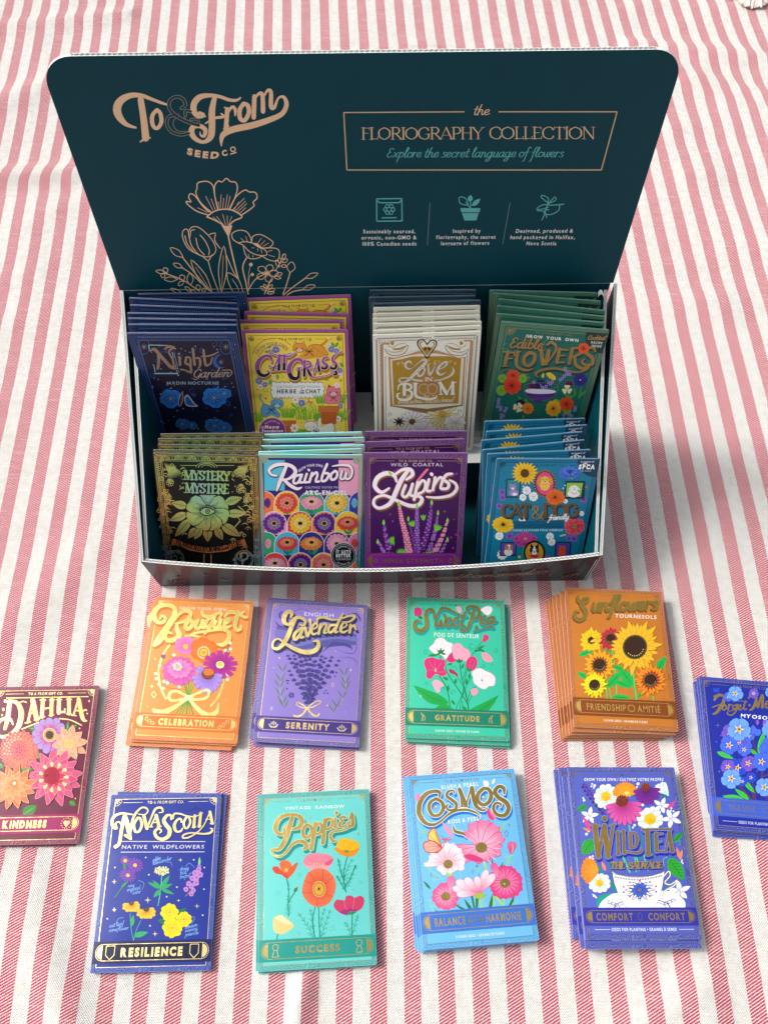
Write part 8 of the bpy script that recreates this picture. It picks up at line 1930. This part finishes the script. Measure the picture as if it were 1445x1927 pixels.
A.part('wildflower_line_art').crop(280, 320, 4.379)
L_ = 9
def ln(P, w=L_, cl=False, tp=None): A.stroke(P, w, T_, closed=cl, n=4, taper=tp)
for P in ([(490, 370), (400, 340), (330, 290), (310, 258), (350, 262), (330, 225), (345, 195), (385, 215), (440, 290), (495, 345)], [(520, 350), (430, 270), (390, 190), (400, 150), (402, 110), (440, 95), (490, 95), (530, 130), (545, 210), (570, 320)],
          [(570, 320), (545, 210), (545, 130), (575, 90), (605, 98), (640, 68), (675, 95), (715, 100), (732, 150), (710, 230), (670, 320)], [(665, 320), (720, 220), (790, 165), (830, 180), (880, 185), (893, 230), (860, 265), (865, 300), (760, 375)]): ln(P)
ln([(480, 385), (540, 340), (620, 322), (700, 335), (770, 385), (700, 420), (655, 480), (660, 560), (700, 740), (740, 900)], 11); ln([(480, 385), (560, 420), (620, 460), (648, 520)], 11); A.poly([(600, 455), (640, 460), (690, 455), (665, 540), (650, 540)], T_)
for x0, y0, x1, y1 in ((530, 330, 470, 215), (550, 325, 515, 235), (505, 345, 445, 285), (485, 350, 405, 310), (590, 318, 598, 200), (610, 315, 620, 230), (632, 315, 650, 200), (650, 318, 672, 215), (575, 322, 575, 260), (690, 330, 790, 230), (710, 340, 800, 255), (725, 350, 810, 275), (745, 362, 800, 310), (700, 335, 745, 260), (620, 455, 560, 380), (635, 455, 610, 360), (650, 455, 648, 375), (660, 455, 685, 380), (605, 450, 530, 385)): A.line(x0, y0, x1, y1, 4.5, T_)
for P in ([(430, 705), (330, 650), (282, 560), (285, 500), (320, 490), (340, 560)], [(345, 600), (330, 520), (350, 475), (390, 465), (440, 490), (520, 570), (555, 650), (530, 700), (480, 715), (420, 700), (365, 640), (345, 600)], [(380, 490), (350, 500), (345, 540)], [(500, 530), (550, 520), (545, 580), (590, 645)], [(440, 705), (490, 745), (520, 700)], [(490, 745), (520, 850), (580, 1010)],
          [(425, 535), (470, 590), (500, 660), (495, 700)], [(390, 560), (410, 640), (460, 700)], [(300, 540), (320, 610), (370, 670)]): ln(P, 7)
for P in ([(740, 600), (695, 570), (690, 520), (750, 495), (810, 510), (845, 570), (840, 600)], [(850, 590), (860, 545), (920, 530), (990, 565), (1025, 600), (990, 640), (930, 640)], [(735, 600), (800, 590), (880, 610), (960, 660), (970, 700), (900, 700), (830, 670), (780, 620), (735, 600)], [(960, 640), (1050, 645), (1078, 680), (1060, 745), (990, 740), (930, 705)], [(780, 630), (800, 700), (840, 730), (900, 725), (940, 705)]): ln(P, 7)
A.blob([(860, 605), (900, 605), (940, 650), (900, 635)], T_)
for q in ((760, 560, 790, 590), (800, 545, 815, 590), (930, 560, 900, 600), (960, 580, 925, 615), (990, 600, 940, 630), (870, 640, 850, 640), (900, 640, 900, 670), (925, 650, 935, 685), (980, 670, 1020, 660), (990, 700, 1040, 715), (820, 690, 830, 720), (860, 700, 860, 722)): A.line(*q, 4, T_)
ln([(805, 725), (775, 800), (800, 920), (820, 1020)], 10); ln([(820, 990), (880, 900), (960, 855)], 8); ln([(825, 960), (830, 880), (855, 860)], 4); ln([(820, 940), (825, 850), (842, 780)], 4); A.dot(842, 778, 16, T_); A.dot(855, 860, 14, T_)
for a in (0, 1.3, 2.6, 3.9, 5.1):
    c, s = math.cos(a), math.sin(a); ln([(975, 850), (975 + 60 * c - 30 * s, 850 + 50 * s + 26 * c), (975 + 95 * c, 850 + 75 * s), (975 + 60 * c + 30 * s, 850 + 50 * s - 26 * c), (975, 850)], 6)
    A.line(975, 850, 975 + 30 * c, 850 + 26 * s, 6, T_)
ln([(1010, 900), (980, 960), (955, 1020)], 9); ln([(1040, 830), (1080, 770), (1110, 690)], 6)
def lf(x0, y0, x1, y1, w, lw2=6, mid=False):
    L = math.hypot(x1 - x0, y1 - y0); nx_, ny_ = -(y1 - y0) / L * w, (x1 - x0) / L * w
    mx, my = (x0 + x1) / 2, (y0 + y1) / 2
    ln([(x0, y0), (mx + nx_, my + ny_), (x1, y1), (mx - nx_, my - ny_), (x0, y0)], lw2)
    if mid: A.line(x0, y0, x0 + (x1 - x0) * .8, y0 + (y1 - y0) * .8, 3.5, T_)
for q in ((1075, 800, 1050, 740, 14), (1090, 790, 1135, 790, 13), (1085, 770, 1075, 720, 13), (1100, 760, 1145, 735, 14), (1105, 735, 1125, 690, 14), (1040, 870, 1100, 850, 16), (1030, 880, 1090, 890, 12), (975, 990, 920, 960, 14), (970, 980, 950, 940, 12), (985, 980, 1020, 945, 13), (980, 1000, 1040, 980, 14), (975, 1015, 1035, 1005, 12), (1165, 845, 1180, 755, 34), (1290, 890, 1395, 850, 20), (1270, 985, 1372, 950, 20), (285, 720, 180, 640, 26), (280, 805, 205, 770, 18), (150, 850, 60, 830, 16), (150, 850, 130, 805, 22), (130, 850, 110, 885, 20), (290, 910, 265, 865, 24), (290, 915, 245, 950, 16), (240, 900, 130, 900, 20), (345, 950, 340, 850, 26), (420, 990, 400, 945, 18), (440, 1000, 470, 975, 16), (390, 1010, 340, 990, 12), (280, 1020, 180, 975, 14), (360, 1010, 300, 960, 14)): lf(*q)
for P, w_ in (([(1165, 845), (1130, 960), (1105, 1020)], 8), ([(1290, 890), (1180, 970), (1110, 1030)], 8), ([(1270, 985), (1190, 1000), (1140, 1030)], 8), ([(285, 725), (400, 870), (520, 1010)], 8), ([(280, 805), (360, 860), (430, 930)], 7), ([(150, 855), (290, 910), (420, 1000)], 8)): ln(P, w_)
lf(530, 1020, 350, 740, 34, 7, True); lf(600, 1015, 620, 625, 34, 7, True); ln([(640, 700), (700, 840), (740, 890)], 7); ln([(780, 1010), (740, 900), (650, 845), (660, 930), (700, 1010)], 7); ln([(690, 900), (730, 960), (745, 1010)], 5)

A.part('headline_print').crop(600, 80, 2.064)
for q in ((96, 272, 565, 269), (697, 269, 1157, 269), (1157, 269, 1096, 495), (1096, 495, 109, 495), (109, 495, 97, 272)): A.line(*q, 4.4, '#e4c48e')
for P, w_, p in A.script('the', 597, 281, 660, 281, 21, 4.2, sl=.25, pen=.4): A.stroke(P, w_, T_, pen=.5, n=3)
for s in A.roman('FLORIOGRAPHY', 166, 376, 638, 374, 45, 5.5) + A.roman('COLLECTION', 662, 374, 1072, 374, 46, 5.5): A.stroke(s[0], s[1], '#eecf9c', pen=min(s[2], .6), n=4)
for P, w_, p in A.script('Explore the secret language of flowers', 262, 446, 946, 444, 20, 4.0, sl=.28, pen=.35): A.stroke(P, w_, TE, pen=.5, n=3)
A.part('icon_print')
for q in ((224, 607, 322, 606), (322, 606, 323, 693), (323, 693, 225, 694), (225, 694, 224, 607), (226, 614, 236, 622), (236, 622, 311, 622), (311, 622, 320, 613), (244, 681, 302, 680)): A.line(*q, 4.5, TE)
for i in range(6): A.ring(273 + 14 * math.cos(i * 1.047), 648 + 13 * math.sin(i * 1.047), 8, 3.5, TE, n=10)
A.dot(273, 648, 11, '#06333f'); A.ring(273, 648, 9, 3.5, TE, n=12)
A.poly([(549, 643), (627, 643), (624, 659), (552, 659)], TE); A.poly([(555, 662), (620, 662), (611, 691), (565, 691)], TE); A.stroke([(588, 645), (588, 620), (585, 600)], 3.5, TE)
A.leaf(585, 618, 590, 592, 10, TE); A.leaf(595, 634, 627, 606, 9, TE); A.stroke([(588, 634), (600, 628)], 3, TE); A.stroke([(575, 632), (548, 624), (546, 600), (570, 606), (580, 632)], 3.5, TE); A.stroke([(588, 645), (570, 620)], 3, TE)
for P in ([(950, 628), (900, 632), (870, 630), (845, 645), (860, 648), (890, 640)], [(950, 628), (935, 630), (930, 652), (900, 668), (875, 664), (878, 650), (892, 650)], [(845, 652), (870, 655)], [(888, 625), (878, 660), (865, 690)], [(878, 660), (884, 680)], [(890, 625), (915, 600), (918, 612), (890, 626)], [(888, 622), (862, 600), (870, 594), (890, 605), (888, 622)]): A.stroke(P, 3.5, TE)
A.line(431, 624, 421, 787, 2, '#7f9aa0'); A.line(742, 622, 713, 784, 2, '#7f9aa0')
A.part('caption_print')
for s, x0, y0, x1, y1, sl_ in (('Sustainably sourced,', 172, 741, 375, 740, 0), ('organic, non-GMO &', 165, 765, 381, 764, 0), ('100% Canadian seeds', 166, 789, 380, 788, 0), ('Inspired by', 519, 739, 629, 738, .05), ('floriography, the secret', 455, 763, 687, 762, .05), ('language of flowers', 473, 787, 662, 785, .05),
                               ('Designed, produced &', 762, 739, 987, 738, .2), ('hand packaged in Halifax,', 741, 763, 994, 763, .2), ('Nova Scotia', 803, 787, 922, 787, .2)):
    A.text(s, x0, y0, x1, y1, 14.8, WH, off=.02, sl=sl_)
for n_, me in A.build([FLATINK] + SLOTS[1:]):
    put(n_, me, hp)

# print on the front lip, bent onto its curve
A = Art([(0, 0), (370, 0), (370, 50), (0, 50)], 370, 50)
A.part('lip_print'); C_ = '#b98a6a'
for x, y, r in ((22, 27, 3.2), (58, 33, 5), (46, 20, 3)): A.star(x, y, r, C_, GO, .2)
for s in (16, 352):
    for k in range(3): A.spiral(s + k * 5 - 4, 40 - k * 2, 3.4, 1.2, k, .8, C_, GO)
    A.ring(s + 2, 40, 5, .6, C_, GO, ry=6)
for P, w_, p in A.script('toandfromseedco', 216, 32, 328, 28, 7, 1.7, sl=.35, pen=.5): A.stroke(P, w_, C_, GO, pen=.5, n=3)
A.line(8, 45, 362, 45, .5, '#7a5a48', GO)
for n_, me in A.build():
    for vt in me.vertices:
        s, t = vt.co.x / .370 + .5, vt.co.y / .050 + .5
        h_ = .0002 + vt.co.z
        vt.co = lip(min(1, max(0, s)), min(1, max(0, t))) - v * h_ * 1.0 - ORG + Z * .0
    put(n_, me, front)

# ------------------------------------------------------------------ seed packets
PW, PH = .083, .1214
BODY = {}
def body_mesh(key, col, T):
    k = (key, T)
    if k in BODY: return BODY[k]
    r = .0008; P = []
    for cx, cy, a0 in ((PW / 2 - r, PH / 2 - r, 0), (-PW / 2 + r, PH / 2 - r, 1), (-PW / 2 + r, -PH / 2 + r, 2), (PW / 2 - r, -PH / 2 + r, 3)):
        for i in range(3): a = a0 * PI / 2 + i * PI / 4; P.append((cx + r * math.cos(a), cy + r * math.sin(a)))
    n = len(P); Vv, Fc, cl = [], [], []
    lay = [(1, 0), (1, -.00022), (.9955, -.0006), (.9955, -T + .0006), (1, -T + .00022), (1, -T)]      # two sheets with the seeds between them
    for s, z in lay:
        for x, y in P: Vv.append((x * s, y * s, z))
    Fc.append(tuple(range(n))); Fc.append(tuple(reversed(range((len(lay) - 1) * n, len(lay) * n))))
    for L in range(len(lay) - 1):
        for i in range(n): Fc.append((L * n + i, (L + 1) * n + i, (L + 1) * n + (i + 1) % n, L * n + (i + 1) % n))
    me = mesh_from('envelope', Vv, Fc, [M['print']])
    c1, c2 = mix(col, '#ffffff', .22), mix(col, '#000000', .1)
    ca = me.color_attributes.new('Col', 'FLOAT_COLOR', 'POINT')
    cc = []
    for s, z in lay:
        c = c1 if s == 1 else c2
        for _ in P: cc += [*c, 1]
    ca.data.foreach_set('color', cc)
    BODY[k] = me
    return me

DES = {}
def design(key):
    if key not in DES:
        fn, col = DL[key]
        DES[key] = (fn().build(), col)
    return DES[key]
DL = dict(nova=(d_nova, '#3450b4'), poppies=(d_poppies, '#4fc0bb'), cosmos=(d_cosmos, '#5ab3ee'), tea=(d_tea, '#4855b4'), bouquet=(d_bouquet, '#f08c3c'), lavender=(d_lavender, '#7467b8'),
          sweetpea=(d_sweetpea, '#2cb796'), sunflower=(d_sunflower, '#bd6c20'), dahlia=(d_dahlia, '#8f2a50'), forget=(d_forget, '#2438a8'), lupins=(d_lupins, '#6a2a7c'), catdog=(d_catdog, '#127096'),
          rainbow=(d_rainbow, '#7fd8e8'), mystery=(d_mystery, '#2c2418'), catgrass=(d_catgrass, '#9c4a94'), love=(d_love, '#f2efd9'), edible=(d_edible, '#1a7a68'), night=(d_night, '#14306a'), navy=(d_navy, '#24465a'))

PROTO = {}
def packet(key, mat, T, label, group):
    """first packet of a kind is built with its parts; every later one is a copy of it and of each part"""
    if key not in PROTO:
        parts, col = design(key)
        root = put('seed_packet', None)
        root.empty_display_size = .02
        put('envelope', body_mesh(key, col, T), root)
        for n_, me in parts: put(n_, me, root)
        PROTO[key] = root
    else:
        src = PROTO[key]
        root = src.copy(); COL.objects.link(root)
        for ch in src.children:
            c = ch.copy(); COL.objects.link(c); c.parent = root
    root.matrix_world = mat
    root['label'] = label; root['category'] = 'seed packet'; root['group'] = group
    return root

def pose(x0, y0, yaw, lean, roll, z0):
    r0 = Vector((math.cos(yaw), math.sin(yaw), 0)); b = Vector((-math.sin(yaw), math.cos(yaw), 0))
    up = b * math.cos(lean) + Z * math.sin(lean)
    r = r0 * math.cos(roll) + up * math.sin(roll); w = up * math.cos(roll) - r0 * math.sin(roll)
    n = r.cross(w)
    m = Matrix((r, w, n)).transposed().to_4x4()
    m.translation = Vector((x0, y0, z0)) + w * (PH / 2)
    return m

STAND = {
 'night': ('dark blue night garden packet', 'back row, left wall', [[-.1529,.4342,.0195,1.4123,.0558,.0644],[-.1547,.4423,.0246,1.4203,.0401,.0644],[-.1581,.4491,.0378,1.4284,.0182,.0645],[-.1615,.4552,.0524,1.4366,-.0048,.0646],[-.1631,.4625,.0487,1.4446,-.0133,.0646],[-.1647,.4695,.0417,1.4526,-.0216,.0646],[-.1567,.4785,.0953,1.4608,.0038,.0647]]),
 'catgrass': ('yellow cat grass packet', 'back row, beside the blue ones', [[-.0714,.4275,.0301,1.144,.0402,.0565],[-.0757,.4368,.0292,1.1522,.0245,.0566],[-.0748,.4451,.0442,1.161,.0149,.0567],[-.0726,.4527,.0591,1.1696,.0174,.0569],[-.0713,.4571,.071,1.1897,.0194,.0595],[-.0686,.4605,.0679,1.217,.0311,.0641]]),
 'love': ('cream love in bloom packet', 'back row, right of the gap', [[.031,.4378,.093,1.3168,.0259,.0654],[.0319,.4434,.0883,1.3251,.0347,.0655],[.0299,.4492,.0786,1.3332,.0221,.0655],[.0296,.4552,.0753,1.3412,.0144,.0655],[.0308,.4618,.0784,1.3492,.0258,.0655],[.0298,.4672,.0783,1.3573,.0289,.0655],[.0293,.4731,.0771,1.3654,.0345,.0656],[.0261,.4798,.0696,1.3735,.0296,.0656],[.0239,.4858,.055,1.3817,.0158,.0657]]),
 'edible': ('green edible flowers packet', 'back row, right wall', [[.1214,.4532,-.0178,1.3434,-.0111,.0667],[.1203,.4604,-.0558,1.3521,.0094,.067],[.1185,.4673,-.0925,1.3608,.016,.0673],[.1204,.4744,-.1041,1.3694,.0373,.0675],[.1234,.4822,-.1009,1.3778,.0652,.0677],[.1235,.4893,-.0576,1.3873,.0686,.0684]]),
 'mystery': ('black mystery packet', 'front row, left wall', [[-.1423,.337,.0515,1.0807,-.0137,.002],[-.1403,.3415,.049,1.0879,.008,.002],[-.1385,.3463,.042,1.095,.0127,.002],[-.136,.353,.046,1.1027,.0125,.002],[-.1343,.3595,.044,1.1105,.0103,.002]]),
 'rainbow': ('foil-edged rainbow zinnia packet', 'front row', [[-.0592,.3412,.0928,1.0603,-.0308,.0019],[-.0556,.346,.0956,1.0662,.0028,.002],[-.0548,.3506,.0773,1.0717,.0106,.002],[-.0542,.357,.0515,1.0774,.0226,.002],[-.0536,.3629,.0498,1.0842,.0307,.002]]),
 'lupins': ('deep purple lupins packet', 'front row', [[.0281,.3489,.0453,1.0625,.0202,.002],[.0284,.361,.0751,1.0687,.0351,.002],[.0258,.37,.0969,1.0748,-.004,.002]]),
 'catdog': ('teal cat and dog packet', 'front row, right wall', [[.1308,.3563,.077,1.1465,-.0114,.002],[.1276,.3626,.1076,1.1544,.0338,.002],[.1282,.3708,.1271,1.1621,.0397,.002],[.1252,.3793,.1396,1.1697,.0082,.002],[.1258,.3876,.1406,1.1777,.0031,.002],[.1226,.3964,.1059,1.186,-.0065,.0021]]),
}
ORD = ['frontmost', 'second', 'third', 'fourth', 'fifth', 'sixth', 'seventh', 'eighth', 'ninth']
for key, (what, where, L) in STAND.items():
    for i, q in enumerate(L):
        if i: q = [q[0] + random.uniform(-.0012, .0012), q[1], q[2] + random.uniform(-.02, .02), q[3] + random.uniform(-.006, .006), q[4] + random.uniform(-.012, .012), q[5] + random.uniform(0, .0014)]
        k = 'navy' if (key == 'love' and i >= 6) else key
        if k == 'navy':
            lab = f"{('foremost', 'middle', 'rearmost')[i - 6]} of three slate blue packets behind the cream ones"
            packet(k, pose(*q), .0016, lab, 'slate blue packets behind the cream packets')
        else:
            n_ = len(L) if key != 'love' else 6
            lab = f'frontmost {what}, face showing, {where}' if i == 0 else (f'rearmost {what}, {where}' if i == n_ - 1 else f'{what}, {ORD[i]} from the front, {where}')
            packet(k, pose(*q), .0016, lab, f'{what}s {where}')

FLAT = {   # key: description, place, pose of the top packet (x, y, turn), height of its face, offsets of the ones below (mm, mm, degrees)
 'bouquet': ('orange bouquet packet', 'below the left end of the box', (-.14612779, .25349405, .01065), .0084, [(-1.0, -1.2, .3), (-4.2, -4.0, -.2), (-3.0, -2.8, .9)]),
 'lavender': ('lilac lavender packet', 'below the box', (-.05062, .25695, .00146), .0074, [(-2.6, 2.0, -.9), (-1.0, -1.6, .8)]),
 'sweetpea': ('green sweet pea packet', 'below the box', (.06645, .26748, .02242), .0074, [(1.0, -2.6, -.5), (2.8, -3.4, -1.3)]),
 'sunflower': ('orange sunflowers packet', 'below the box', (.19973, .28121, .0124), .0142, [(-2.6, -2.4, 1.0), (-5.0, -3.2, 2.0), (-7.4, -3.8, 2.2), (-9.8, -4.4, 2.6), (-11.6, -5.6, 2.8)]),
 'nova': ('dark blue wildflowers packet', 'bottom left', (-.1485, .09234, .07274), .005, [(2.0, 1.6, -1.8)]),
 'poppies': ('aqua poppies packet', 'bottom row', (-.03436, .10019, .1043), .0062, [(-2.0, .6, .2), (-1.0, -.8, .6)]),
 'cosmos': ('sky blue cosmos packet', 'bottom row', (.07831, .1203, .12863), .0102, [(-1.6, -.4, .3), (-3.2, -1.0, .2), (-4.0, .6, -1.0)]),
 'tea': ('violet wild tea packet', 'bottom right', (.19747, .1302, .0545), .0132, [(-.2, -6.0, .1), (-3.4, -4.6, .6), (-6.2, 1.0, -.6), (-8.0, 1.4, .8)]),
 'dahlia': ('maroon dahlia packet', 'cut by the left edge', (-.2572, .1709, .076), .006, [(-1.4, .4, 0), (-3.0, -.8, -.6)]),
 'forget': ('royal blue forget-me-not packet', 'cut by the right edge', (.3058, .2087, -.025), .0084, [(-1.0, -.4, .4), (-1.6, -3.6, 1.4), (-2.2, -2.0, 1.0)]),
}
for key, (what, where, (x, y, a), zt, under) in FLAT.items():
    T = zt / (len(under) + 1) - .00025
    T = min(T, .0023) * .8
    n_ = len(under) + 1
    R0 = Matrix.Rotation(a, 4, 'Z')
    mt = Matrix.Translation((x, y, zt)) @ R0
    packet(key, mt, T, f'{what} on top of its pile, {where}', f'{what}s piled {where}')
    for i, (dx, dy, da) in enumerate(under):
        z = .0009 + T + (n_ - 2 - i) * (zt - .0009 - T) / max(1, n_ - 1)
        m = Matrix.Translation((x, y, z)) @ R0 @ Matrix.Translation((dx / 1000, dy / 1000, 0)) @ Matrix.Rotation(math.radians(da), 4, 'Z') @ Matrix.Rotation(math.radians((.22, -.18, .15, -.2, .1)[i % 5]), 4, 'Y') @ Matrix.Rotation(math.radians((-.12, .15, .1)[i % 3]), 4, 'X')
        pos = 'lowest' if i == n_ - 2 else f'{ORD[i + 1]} down'
        packet(key, m, T, f'{what}, {pos} in its pile, {where}', f'{what}s piled {where}')

# ------------------------------------------------------------------ knotted fringe at the top right corner
def fringe(px, py, n, sd, L, ang, label):
    r = random.Random(sd); c = at(px, py, 0)
    V_, F_ = [], []
    def yarn(P, rad):
        S = catmull(P, 4); b = len(V_)
        for i, p in enumerate(S):
            p = Vector(p); q = Vector(S[min(i + 1, len(S) - 1)]) - Vector(S[max(0, i - 1)])
            q.normalize(); s_ = q.cross(Z).normalized(); t_ = q.cross(s_)
            for k in range(5): a = k * 2 * PI / 5; V_.append(p + (s_ * math.cos(a) + t_ * math.sin(a)) * rad * (1.15 if i % 2 else .9))
        for i in range(len(S) - 1):
            for k in range(5): F_.append((b + i * 5 + k, b + i * 5 + (k + 1) % 5, b + i * 5 + 5 + (k + 1) % 5, b + i * 5 + 5 + k))
    for i in range(n):
        a = ang + r.uniform(-.55, .55); h = r.uniform(.002, .008)
        p0 = (-.004 * math.cos(ang) + r.uniform(-.003, .003), -.004 * math.sin(ang) + r.uniform(-.003, .003), h)
        p1 = (p0[0] + L * .45 * math.cos(a), p0[1] + L * .45 * math.sin(a), h + .003); a += r.uniform(-.7, .7)
        p2 = (p1[0] + L * .5 * math.cos(a), p1[1] + L * .5 * math.sin(a), .0016 + r.uniform(0, .003))
        yarn([p0, p1, p2], .0016)
    for k in range(3):   # the knot
        yarn([(.006 * math.cos(t + k), .006 * math.sin(t + k), .005 + .003 * math.sin(2 * t + k)) for t in [i * PI / 4 for i in range(9)]], .0022)
    o = put('tassel', mesh_from('tassel', [(p.x, p.y, p.z) for p in V_], F_, [m_yarn], smooth=True), None, label=label, category='tassel')
    o.location = (c.x, c.y, cloth_z(c.x, c.y) + .001)
m_yarn = m_plain('cotton_yarn', '#f2e8dc', .95, .1, .4, 1500, .12)
fringe(1408, 4, 60, 1, .027, -1.45, 'frayed cream tassel knot at the top right corner')
fringe(1382, -5, 40, 2, .018, 2.9, 'cream tassel cut by the top edge, left of the knot')
bpy.context.view_layer.update()
